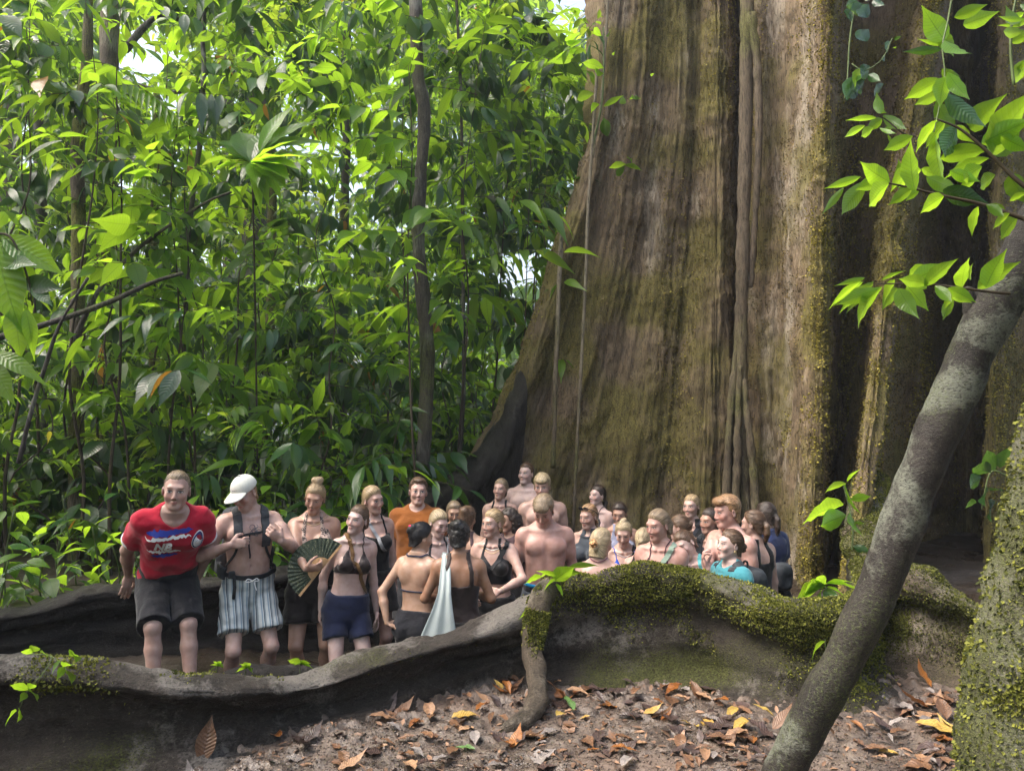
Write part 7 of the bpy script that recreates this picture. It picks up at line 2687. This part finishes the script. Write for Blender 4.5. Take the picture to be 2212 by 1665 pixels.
# ---- trunks of the trees in the forest
TREES = [
    ('slim moss-flecked trunk rising behind the rust-orange tee', [(905, 1180, 7.9), (912, 1000, 7.9), (915, 760, 7.95), (912, 500, 8.0), (908, 260, 8.0), (902, 130, 8.0), (890, -250, 8.1)], [.075, .072, .075, .068, .062, .07, .06], 'dark_trunk', .35),
    ('straight mossy trunk left of the red shirt', [(165, 1230, 7.6), (162, 1000, 7.7), (160, 760, 7.8), (166, 500, 7.9), (172, 300, 8.0), (186, 100, 8.0), (192, -250, 8.0)], [.075, .07, .072, .068, .066, .05, .045], 'trunk', .5),
    ('thicker tan trunk next to the straight mossy one', [(232, 1100, 11), (228, 800, 11), (222, 600, 11), (236, 300, 11.2), (235, 100, 11.4), (232, -200, 11.5)], [.16, .15, .14, .13, .13, .12], 'trunk', .45),
    ('thin dark sapling trunk in the upper middle of the foliage', [(405, 560, 8.6), (422, 300, 8.7), (432, 150, 8.7), (445, 60, 8.75), (462, -200, 8.8)], [.026, .03, .028, .026, .02], 'dark_trunk', .3),
    ('broad dark trunk far back at the top', [(548, 700, 17), (546, 300, 17), (540, 0, 17), (538, -300, 17)], [.30, .28, .27, .26], 'dark_trunk', .2),
    ('second dark trunk far back, paler and slimmer', [(497, 600, 19), (500, 200, 19), (506, -200, 19)], [.16, .15, .14], 'dark_trunk', .2),
    ('mossy yellowish stem behind the striped shorts wearer, far back', [(332, 1150, 11.5), (333, 900, 11.5), (334, 600, 11.6), (338, 200, 11.8)], [.075, .07, .06, .05], 'trunk', .75),
    ('mossy stem in the shade above the fan holder', [(575, 1050, 12), (578, 850, 12), (580, 600, 12), (586, 200, 12)], [.08, .075, .07, .06], 'trunk', .6),
    ('straight grey stem above the woman with the grey strap', [(742, 1000, 14), (742, 700, 14), (745, 300, 14), (750, -100, 14)], [.09, .085, .08, .07], 'dark_trunk', .35),
    ('thin leaning stem between the slim trunk and the giant tree', [(985, 1100, 9.2), (1000, 850, 9.2), (1012, 600, 9.3), (1000, 200, 9.4), (980, -100, 9.5)], [.025, .024, .022, .02, .018], 'dark_trunk', .2),
    ('grey far trunk close to the left edge of the frame', [(88, 1100, 13), (86, 700, 13), (80, 300, 13), (76, -100, 13)], [.11, .11, .10, .09], 'dark_trunk', .3),
    ('pale trunk just inside the top left corner', [(20, 700, 15), (22, 300, 15), (28, -100, 15)], [.2, .19, .18], 'trunk', .3),
]
rt_ = np.random.default_rng(21)
for i, (lab, pts, rad, mt, mo) in enumerate(TREES):
    path = [P(p[0] + (rt_.normal(0, 5) if 0 < k_ < len(pts) - 1 else 0), p[1], p[2]) for k_, p in enumerate(pts)]
    g0 = path[0].copy()
    g0[2] = float(ground_z(g0[0], g0[1])) - .1
    if path[0][2] > g0[2] + .05:
        path = [g0] + path
        rad = [rad[0] * 1.15] + list(rad)
    root, v = trunk_obj('forest_tree', lab, path, rad, mt, 30 + i, mo, .35, .5, 14, min(rad) * .22, group='trees in the forest behind', sub=8)
    top = path[-1]
    # crown above the frame
    n_c = 60
    cpos = top + rt_.normal(0, 1, (n_c, 3)) * V([1.3, 1.3, .8]) + V([0, 0, 1.2])
    b_, d_, nn_, L_, e_ = cluster_leaves(cpos, .6, 7, .26, rng=rt_)
    lv = leaves_mesh('crown', b_, d_, nn_, L_, 'cheap', rt_.uniform(0, .98, len(b_)))
    child_of(obj('crown', np_mesh('crown', lv[0], lv[1], True, lv[2], {'var': lv[3]}), M['leaf_far'], kind='stuff'), root)

# dark fallen branches slanting through the left foliage
for lab, pts, r0, r1 in (('dark branch slanting up through the left foliage, the lower one', [(-60, 745, 6.6), (100, 700, 6.6), (230, 655, 6.6), (330, 610, 6.6), (395, 590, 6.6)], .030, .016),
                         ('dark forked branch slanting steeply through the left foliage', [(150, 760, 6.9), (200, 650, 6.9), (245, 590, 6.9), (320, 520, 6.9), (440, 440, 6.9), (500, 415, 6.9)], .026, .010),
                         ('thin bent stem at the left edge below the big hanging leaves', [(40, 1000, 6.0), (70, 880, 6.0), (95, 800, 6.0), (130, 700, 6.0), (190, 600, 6.0)], .018, .010),
                         ('mossy crooked bough in the upper left', [(270, 110, 9.5), (310, 60, 9.5), (350, 35, 9.5), (400, 45, 9.5)], .05, .03),
                         ('pale horizontal bough behind the upper foliage', [(300, 185, 10), (360, 200, 10), (430, 195, 10)], .03, .02)):
    v, f = tube([P(*p) for p in pts], np.linspace(r0, r1, len(pts)), 9, .003, 12, 4, True, 8)
    obj('bough', np_mesh('bough', v, f, attrs=bark_attr(v, None, .25, .3, .5, 0, False, 3)), M['dark_trunk'], label=lab, category='branch')

# ---- saplings of the understory
LAND = [(-999, 110, 'at the left edge'), (110, 250, 'left of the red-shirted person'), (250, 430, 'behind the red-shirted person'), (430, 610, 'behind the cap wearer'), (610, 730, 'behind the fan holder'), (730, 860, 'behind the dark bikini wearer'), (860, 990, 'around the slim trunk'), (990, 1110, 'right of the slim trunk'), (1110, 1999, 'against the giant tree')]
KINDN = {'oval': 'oval leaves', 'broad': 'broad leaves', 'long': 'long drooping leaves', 'lance': 'narrow pointed leaves'}
SEEN = {}


def sapling(u, d, vtop, kind, L, nb, rng, mat='leaf_near', vbot=None, lean=0.0, per=7, droop=.55):
    gb = P(u, 1200, d)
    base = V([gb[0], d, float(ground_z(gb[0], d)) - .02])
    top = P(u + lean, vtop, d)
    h = top[2] - base[2]
    where = [t for a, b, t in LAND if a <= u < b][0]
    size = 'tall' if vtop < 330 else ('head-high' if vtop < 820 else 'low')
    lab = '%s sapling with %s %s' % (size, KINDN[kind], where)
    k_ = SEEN.get(lab, 0)
    SEEN[lab] = k_ + 1
    if k_:
        lab += (', deeper in the foliage', ', the farthest such one', ', half hidden', ', nearest the camera')[min(k_ - 1, 3)]
    root = empty('sapling', base, lab, 'sapling', 'understory saplings behind the group')
    t = np.linspace(0, 1, 7)[:, None]
    path = base + (top - base) * t + rng.normal(0, .09, (7, 3)) * np.sin(np.pi * t) * V([1, 1, .2])
    c = catmull(path, 4)
    v, f = tube(c, np.linspace(.006 + .0022 * h, .003, len(c)), 6)
    child_of(obj('stem', np_mesh('stem', v, f), M['twig']), root)
    zlo = 0.18 if vbot is None else max(.05, (P(u, vbot, d)[2] - base[2]) / h)
    tw = Soup()
    for i in range(nb):
        tt = zlo + (1 - zlo) * (i + .5 + rng.uniform(-.3, .3)) / nb
        p0 = base + (top - base) * tt
        az = rng.uniform(0, 2 * np.pi)
        ln = rng.uniform(.30, .62) * (1.1 - .35 * tt) * (L / .215)
        dr = V([math.cos(az), math.sin(az), rng.uniform(.0, .45)])
        if i == nb - 1:
            dr = V([.2 * math.cos(az), .2 * math.sin(az), 1.0])
        s_ = np.linspace(0, 1, 5)[:, None]
        bp = p0 + dr * ln * s_ + V([0, 0, -.25 * ln]) * s_ ** 2
        vv, ff = tube(bp, np.linspace(.005, .002, 5), 4, cap=False)
        tw.add(vv, ff)
        sd = unit(np.cross(dr, [0, 0, 1.0]))
        for j in range(per):
            q = (j + 1) / per
            a = p0 + dr * ln * q + V([0, 0, -.25 * ln]) * q * q
            sg = 1 if j % 2 else -1
            fw = 1.4 if j == per - 1 else .6
            dd = sd * sg * (.2 if j == per - 1 else 1) + dr * fw + V([0, 0, -droop * rng.uniform(.4, 1.8)]) + rng.normal(0, .2, 3)
            add_leaf(root, a, dd, V([0, 0, 1]) + rng.normal(0, .3, 3), L * rng.uniform(.7, 1.25), kind, mat if rng.uniform() > .12 else 'leaf_bright', False)
    child_of(obj('twigs', tw.mesh('twigs'), M['twig'], kind='stuff'), root)
    return root


rs = np.random.default_rng(77)
SPOTS = []
for i in range(46):
    u = -120 + 1330 * ((i * .61803) % 1.0)
    lim = np.interp(u, [-200, 900, 1000, 1250], [6.3, 7.4, 8.6, 9.3])
    d = lim + rs.uniform(0, 2.2)
    vt = [120, 420, 700, 880, 250, 560, 950, 30][i % 8] + rs.uniform(-60, 60)
    if u > 1000:
        vt = min(vt, 620)
    if u > 1100:
        vt = min(vt, 330)
    SPOTS.append((u, d, vt))
for i, (u, d, vt) in enumerate(SPOTS):
    kd = ('oval', 'long', 'broad', 'lance', 'long')[i % 5]
    L = {'oval': .215, 'long': .31, 'broad': .22, 'lance': .25}[kd] * rs.uniform(.75, 1.6)
    nb = 7 if vt > 600 else 9
    sapling(u, d, vt, kd, L, nb, rs, ('leaf_near', 'leaf_near', 'leaf_dark', 'leaf_near', 'leaf_bright')[(i * 7) % 5], vbot=min(1150, vt + 620), lean=rs.uniform(-60, 60))

# the rosette of big leaves and the large leaves hanging at the left edge
lv = []
for i in range(15):
    a = 2 * math.pi * i / 15 + .2
    lv.append((545, 352, 6.4, 545 + 92 * math.cos(a) + (24 if i % 3 == 0 else 0), 345 - 62 * math.sin(a) - 22, 6.4 - .30 * math.sin(a * 1.0 + 2.2), 'oval', 'leaf_bright' if i % 3 == 0 else 'leaf_near', (0, -.45, .9)))
for (a, b) in ((600, 215), (640, 235), (668, 268), (570, 420), (548, 430), (602, 405)):
    lv.append((560, 330, 6.4, a, b, 6.3, 'long', 'leaf_bright', (0, -.8, .6)))
leafy('rosette_plant', 'rosette of very large bright leaves high in the middle of the foliage', 'plant', [([(556, 1000, 7.6), (552, 700, 7.2), (548, 500, 6.8), (545, 350, 6.4)], .010, .008)], lv, 'leaf_near', 'twig', near=True)
lv = [(-10, 520, 3.9, 22, 690, 3.8, 'oval'), (10, 515, 3.9, 70, 640, 3.85, 'long'), (5, 512, 3.9, 120, 575, 3.9, 'oval', 'leaf_near'), (30, 660, 3.9, 45, 762, 3.85, 'oval', 'leaf_bright'), (55, 665, 3.9, 76, 752, 3.85, 'long', 'leaf_bright'), (10, 575, 3.9, 58, 560, 3.8, 'oval', 'leaf_dark'), (-20, 760, 3.9, 70, 792, 3.8, 'long', 'leaf_bright'), (-15, 780, 3.9, 12, 860, 3.8, 'oval', 'leaf_bright'), (70, 620, 3.9, 105, 650, 3.85, 'oval', 'leaf_dark'), (50, 610, 3.92, 115, 618, 3.85, 'oval', 'leaf_dark')]
leafy('broadleaf_branch', 'branch of very large green leaves hanging in at the left edge', 'branch', [([(-120, 560, 3.95), (-40, 520, 3.92), (20, 510, 3.9), (60, 600, 3.9), (70, 660, 3.9)], .008, .004)], lv, 'leaf_near', nd=(.15, -.9, .45))

# fan palm fronds at upper left
for lab, (u0, v0, d0), (u1, v1), nl in (('palm frond arching at the upper left', (190, 205, 7.2), (400, 268), 16), ('second palm frond lower down at the left', (205, 470, 8.0), (345, 400), 14), ('palm frond low behind the cap wearer', (620, 1010, 6.9), (500, 930), 16)):
    c = catmull(V([P(u0, v0, d0), P((u0 + u1) / 2, min(v0, v1) - 18, d0 - .1), P(u1, v1, d0 - .2)]), 8)
    root = empty('palm_frond', c[0], lab, 'palm frond', 'palm fronds in the foliage')
    v, f = tube(c, np.linspace(.009, .003, len(c)), 6)
    child_of(obj('rachis', np_mesh('rachis', v, f), M['green_stem']), root)
    tg = np.gradient(c, axis=0)
    for j in range(nl):
        q = int((j + .5) / nl * (len(c) - 1))
        for sg in (-1, 1):
            sd = unit(np.cross(tg[q], [0, 0, 1.0])) * sg
            add_leaf(root, c[q], sd + unit(tg[q]) * .8 + V([0, 0, -.5]), V([0, 0, 1.0]), .34 * math.sin(math.pi * (.15 + .8 * (j + .5) / nl)) + .06, 'lance', 'leaf_bright' if j % 3 else 'leaf_near', False, .6, 'leaflet')

# low broadleaf herbs along the back root
hb = np.random.default_rng(9)
for i in range(26):
    u = -60 + 980 * ((i * .61803 + .2) % 1)
    y3 = float(np.interp(u, [-100, 200, 450, 700, 930], [5.1, 5.4, 5.85, 6.6, 7.7]))
    d = y3 + .25 + hb.uniform(0, .8)
    p0 = P(u, 1200, d)
    base = V([p0[0], d, float(ground_z(p0[0], d)) - .02])
    zt = {0: .45, 1: .8, 2: .6}[i % 3]
    where = [t for a, b, t in LAND if a <= u < b][0]
    lab = 'low glossy herb over the back root %s' % where
    k_ = SEEN.get(lab, 0)
    SEEN[lab] = k_ + 1
    lab += ('', ', second clump', ', third clump', ', fourth clump', ', fifth clump')[min(k_, 4)]
    root = empty('herb', base, lab, 'plant', 'herbs along the back root')
    top = base + V([hb.normal(0, .1), -.1, zt])
    v, f = tube(catmull(V([base, base * .5 + top * .5 + hb.normal(0, .03, 3), top]), 4), .006, 5)
    child_of(obj('stem', np_mesh('stem', v, f), M['green_stem']), root)
    for j in range(16):
        q = .25 + .75 * j / 15
        a = base + (top - base) * q
        az = j * 2.4 + hb.uniform(-.3, .3)
        dd = V([math.cos(az), math.sin(az), -.15 + .5 * q + hb.normal(0, .15)])
        pet = a + dd * hb.uniform(.08, .2)
        add_leaf(root, pet, dd + V([0, 0, -.4]), V([0, 0, 1.0]) + hb.normal(0, .25, 3), hb.uniform(.13, .24), ('broad', 'oval', 'long')[i % 3], ('leaf_near', 'leaf_dark', 'leaf_near', 'leaf_bright')[(i + j) % 4], False)
# ------------------------------------------------------------------ leaf litter on the mud
def dead_leaf_mat(name, a, b, rough=.45):
    m, nt = new_mat(name)
    k = NT(nt)
    r = k.n('ShaderNodeObjectInfo').outputs['Random']
    uvn = k.sep(k.n('ShaderNodeUVMap').outputs[0])
    pos = geo_pos(k)
    n = k.noise(pos, 55, 3, .65)
    c = k.mix(k.math('ADD', k.math('MULTIPLY', r, .6), k.math('MULTIPLY', k.ramp(n, .35, .7), .45)), a, b)
    ax = k.math('ABSOLUTE', k.math('SUBTRACT', uvn[0], .5))
    lat = k.math('SINE', k.math('MULTIPLY', k.math('SUBTRACT', uvn[1], k.math('MULTIPLY', ax, .3)), 75.0))
    c = k.mix(k.math('MULTIPLY', k.ramp(ax, .03, .012), .5), c, tuple(x * .5 for x in a))
    c = k.mix(k.math('MULTIPLY', k.ramp(n, .62, .7), .5), c, (.03, .02, .015))
    d = k.principled(c, rough, k.bump(lat, .3, .006), .5)
    t = k.n('ShaderNodeBsdfTranslucent', {'Color': c}).outputs[0]
    k.out(k.n('ShaderNodeMixShader', {0: .15, 1: d, 2: t}))
    return m


DEAD = {
    'orange': dead_leaf_mat('orange_dead_leaf', (.16, .055, .015), (.32, .13, .035), .28),
    'yellow': dead_leaf_mat('yellow_dead_leaf', (.32, .19, .04), (.48, .34, .09), .35),
    'brown': dead_leaf_mat('brown_dead_leaf', (.085, .042, .022), (.22, .115, .06), .4),
    'dark': dead_leaf_mat('dark_dead_leaf', (.035, .024, .022), (.10, .065, .055), .3),
    'grey': dead_leaf_mat('grey_dead_leaf', (.14, .12, .11), (.30, .26, .24), .4),
    'green': dead_leaf_mat('green_fallen_leaf', (.07, .15, .04), (.20, .30, .10), .4),
    'tan': dead_leaf_mat('tan_dead_leaf', (.24, .13, .07), (.42, .26, .15), .45),
    'red': dead_leaf_mat('red_dead_leaf', (.20, .02, .02), (.36, .06, .03), .35),
}
DSHAPES = []
for i, (w, fo, cu, tp, ba) in enumerate(((.40, .5, .35, 1.6, .85), (.34, -.6, -.4, 1.5, .8), (.46, .9, .2, 1.5, .75), (.42, -.3, .8, 1.6, .85), (.62, .3, -.15, 1.3, .6))):
    v, f, uv = leaf_template(9, w, fo, cu, tp, ba, .25, 2)
    v = v.copy()
    v[:, 2] += .06 * np.sin(v[:, 1] * 7 + i) * np.abs(v[:, 0]) * 4 + .03 * vnoise(v * 9 + i * 7, 3)
    if i in (1, 3):
        v[:, 2] *= -1
    v[:, 2] -= v[:, 2].min()
    v[:, 2] *= .6
    DSHAPES.append(np_mesh('fallen_leaf', v - V([0, .5, 0]), f, True, uv))
DM = {}


def fallen(x, y, L, colr, shape, rz, label, group=None, tilt=(0, 0), lift=.0):
    key = (colr, shape)
    if key not in DM:
        me = DSHAPES[shape].copy()
        me.materials.append(DEAD[colr])
        DM[key] = me
    z = float(gz_exact(x, y))
    o = bpy.data.objects.new('fallen_leaf', DM[key])
    COL.objects.link(o)
    o.location = (x, y, z + .004 + lift)
    o.rotation_euler = (tilt[0], tilt[1], rz)
    o.scale = (L, L, L)
    o['label'] = label
    o['category'] = 'leaf'
    if group:
        o['group'] = group
    return o


def on_ground(u, v):
    y = 1.5 / ((v - 919.9) / FPX)
    for _ in range(8):
        p = P(u, v, y)
        dz = p[2] - gz_exact(p[0], p[1])
        y += dz * y / 1.5
    p = P(u, v, y)
    return p[0], p[1]


SPECIAL = [
    (1195, 1520, .20, 'orange', 0, 1.6, 'large curled yellow-brown leaf leaning on the foot of the prop root', (1.0, .2), .05),
    (1003, 1577, .11, 'tan', 4, 2.6, 'flat heart-shaped orange-tan leaf on the open mud', (0, 0), 0),
    (1003, 1622, .10, 'green', 0, 1.3, 'single fresh green leaf lying on the mud at the bottom centre', (.2, 0), 0),
    (1225, 1530, .14, 'green', 0, .4, 'olive-green leaf on edge right of the prop root', (.5, .3), .02),
    (1210, 1555, .11, 'yellow', 0, -.5, 'bright yellow-orange leaf below the curled one by the prop root', (0, .2), .01),
    (1190, 1585, .12, 'grey', 2, -.9, 'pale folded leaf below the foot of the prop root', (0, 0), 0),
    (448, 1628, .19, 'brown', 2, 0.2, 'tall dry brown leaf standing upright against the dark left root', (1.35, .15), .08),
    (412, 1700, .13, 'grey', 3, .8, 'grey curled leaf at the bottom edge under the upright brown leaf', (.3, 0), .02),
    (1645, 1560, .12, 'yellow', 0, 1.4, 'yellow leaf propped on the dark glossy one left of the pole', (.7, 0), .05),
    (1634, 1590, .17, 'dark', 4, 1.0, 'big dark glossy concave leaf left of the leaning pole', (.35, .1), .03),
    (1600, 1580, .17, 'yellow', 1, 2.3, 'long yellow leaf left of the dark glossy leaf', (0, 0), 0),
    (1585, 1600, .16, 'tan', 1, 1.9, 'tan leaf under the long yellow leaf near the pole', (0, 0), 0),
    (1690, 1570, .15, 'brown', 3, -.9, 'brown rolled leaf just left of the pole', (.3, .3), .04),
    (1990, 1480, .16, 'orange', 3, .4, 'glossy orange curled leaf at the foot of the mossy right root', (.4, .3), .04),
    (1970, 1530, .16, 'orange', 3, 1.3, 'second orange curled leaf lower at the right root', (.2, .5), .03),
    (2035, 1545, .15, 'brown', 2, -.2, 'shiny folded brown leaf between right root and right trunk', (.6, 0), .04),
    (2030, 1590, .20, 'yellow', 0, -2.2, 'yellow-brown leaf in front of the right trunk', (.1, .1), .01),
    (1075, 1500, .13, 'orange', 3, 1.8, 'orange leaf pile tip under the left side of the prop root', (.2, 0), .01),
    (1085, 1560, .10, 'brown', 1, .5, 'brown leaf touching the toe of the prop root', (.2, 0), 0),
    (1075, 1490, .09, 'yellow', 0, .9, 'small yellow leaf pointing up left of the prop root', (.8, 0), .02),
    (840, 1537, .16, 'dark', 3, -.3, 'dark hollow leaf beside the base of the front root', (.1, .2), .01),
    (830, 1556, .15, 'tan', 0, -1.4, 'tan leaf lying under the dark hollow one', (0, 0), 0),
    (1375, 1440, .12, 'brown', 0, 1.4, 'rust leaf against the hollow flank of the front root', (0, 0), 0),
    (1455, 1500, .17, 'orange', 0, 2.4, 'orange-brown leaf in the heap under the mossy hump', (.1, .1), .01),
    (1410, 1545, .11, 'yellow', 3, -1.3, 'mustard leaf left of the heap under the mossy hump', (0, .2), .01),
    (1500, 1505, .13, 'brown', 2, .3, 'upright brown leaf in the heap under the mossy hump', (.8, 0), .03),
    (1530, 1555, .12, 'grey', 2, .8, 'pale grey split leaf right of the heap', (.1, 0), 0),
]
for u, v, L, c_, sh, rz, lab, tl, lf in SPECIAL:
    x, y = on_ground(u, v)
    fallen(x, y, L, c_, sh, rz, lab, None, tl, lf)
lr = np.random.default_rng(31)
ZONES = [  # u0,u1,v0,v1,count,name
    (1000, 1160, 1470, 1560, 30, 'left of the prop root'), (1190, 1420, 1478, 1580, 26, 'right of the prop root'), (1420, 1640, 1478, 1600, 42, 'under the mossy hump'),
    (820, 1000, 1525, 1660, 26, 'on the mud along the left root'), (1000, 1400, 1580, 1665, 30, 'on the open mud at the bottom'), (1400, 1700, 1590, 1665, 30, 'on the mud left of the pole'),
    (1850, 2080, 1500, 1665, 55, 'between the pole and the right trunk'), (560, 820, 1595, 1665, 14, 'in the lower left of the mud')]
CN = {'orange': 'orange', 'yellow': 'yellow', 'brown': 'brown', 'dark': 'dark brown', 'grey': 'greyish', 'tan': 'tan', 'red': 'reddish'}
for u0, u1, v0, v1, n_, nm in ZONES:
    for i in range(n_):
        u = lr.uniform(u0, u1)
        v = v0 + (v1 - v0) * lr.uniform(0, 1) ** 1.25
        x, y = on_ground(u, v)
        c_ = lr.choice(['orange', 'yellow', 'brown', 'dark', 'grey', 'tan', 'red'], p=[.08, .04, .32, .30, .15, .11, 0])
        L_, sh_ = lr.uniform(.06, .15), int(lr.integers(0, 5))
        lab = '%s%s %s dead leaf %s' % ('small ' if L_ < .085 else ('large ' if L_ > .125 else ''), ('flat', 'arched', 'folded', 'curled', 'rounded')[sh_], CN[c_], nm)
        fallen(x, y, L_, c_, sh_, lr.uniform(0, 6.28), lab, 'dead leaves ' + nm, (lr.normal(0, .12), lr.normal(0, .12)), abs(lr.normal(0, .003)))

# crumbs of mud and leaf scraps
def scraps():
    n = 9000
    u = lr.uniform(380, 2120, n)
    v = 1470 + 215 * lr.uniform(0, 1, n) ** .8
    y = 1.5 / ((v - 919.9) / FPX)
    p = np.stack([P(a, b, c) for a, b, c in zip(u, v, y)])
    yr = np.interp(p[:, 0], _r1[:, 0], _r1[:, 1], left=3.3, right=9)
    p = p[(p[:, 1] < yr - .12)]
    z = V([gz_exact(a, b) for a, b in p[:, :2]])
    p[:, 2] = z
    n = len(p)
    sz = lr.uniform(.002, .007, n) * (1 + 1.5 * (lr.uniform(0, 1, n) > .95))
    oct_v = V([[1, 0, 0], [-1, 0, 0], [0, 1, 0], [0, -1, 0], [0, 0, 1], [0, 0, -1.0]])
    oct_f = V([[0, 2, 4], [2, 1, 4], [1, 3, 4], [3, 0, 4], [2, 0, 5], [1, 2, 5], [3, 1, 5], [0, 3, 5]])
    ov = oct_v[None] * lr.uniform(.5, 1.3, (n, 6, 1)) * sz[:, None, None]
    vv = p[:, None] + ov + V([0, 0, .002])
    ff = (oct_f[None] + (np.arange(n) * 6)[:, None, None]).reshape(-1, 3)
    obj('mud_crumbs', np_mesh('mud_crumbs', vv.reshape(-1, 3), ff), M['mud'], kind='stuff', label='loose crumbs of brown mud on the forest floor', category='soil')
    # scraps of old leaves
    n = 1300
    u = lr.uniform(420, 2120, n)
    v = 1475 + 200 * lr.uniform(0, 1, n)
    y = 1.5 / ((v - 919.9) / FPX)
    p = np.stack([P(a, b, c) for a, b, c in zip(u, v, y)])
    yr = np.interp(p[:, 0], _r1[:, 0], _r1[:, 1], left=3.3, right=9)
    p = p[(p[:, 1] < yr - .10)]
    p[:, 2] = V([gz_exact(a, b) for a, b in p[:, :2]]) + .006
    n = len(p)
    d = np.stack([lr.normal(0, 1, n), lr.normal(0, 1, n), lr.normal(0, .25, n)], 1)
    nn_ = V([0, 0, 1.0]) + lr.normal(0, .3, (n, 3))
    vv, ff, uu, aa = leaves_mesh('x', p, d, nn_, lr.uniform(.015, .06, n), 'cheap', lr.uniform(0, 1, n))
    m, nt = new_mat('litter')
    k = NT(nt)
    c = k.mix(k.attr('var')[2], (.05, .032, .024), (.26, .15, .09))
    k.out(k.principled(c, .5, None, .4))
    obj('leaf_scraps', np_mesh('leaf_scraps', vv, ff, True, uu, {'var': aa}), m, kind='stuff', label='torn scraps of old brown leaves trodden into the mud', category='litter')


scraps()
# ------------------------------------------------------------------ the damp air of the forest
def build_haze():
    lo, hi = V([-320, -215, -3.0]), V([320, 320, 62.0])
    v = V([[x, y, z] for x in (lo[0], hi[0]) for y in (lo[1], hi[1]) for z in (lo[2], hi[2])])
    f = V([[0, 1, 3, 2], [4, 6, 7, 5], [0, 4, 5, 1], [2, 3, 7, 6], [0, 2, 6, 4], [1, 5, 7, 3]])
    m, nt = new_mat('haze')
    k = NT(nt)
    vol = k.n('ShaderNodeVolumePrincipled', {'Color': (.85, .93, 1.0), 'Density': HAZE, 'Anisotropy': .2})
    o = nt.nodes.new('ShaderNodeOutputMaterial')
    nt.links.new(vol.outputs[0], o.inputs['Volume'])
    obj('haze', np_mesh('haze', v, f, False), m, kind='stuff', label='thin pale mist hanging in the forest air', category='haze')


HAZE = 0.0015
build_haze()
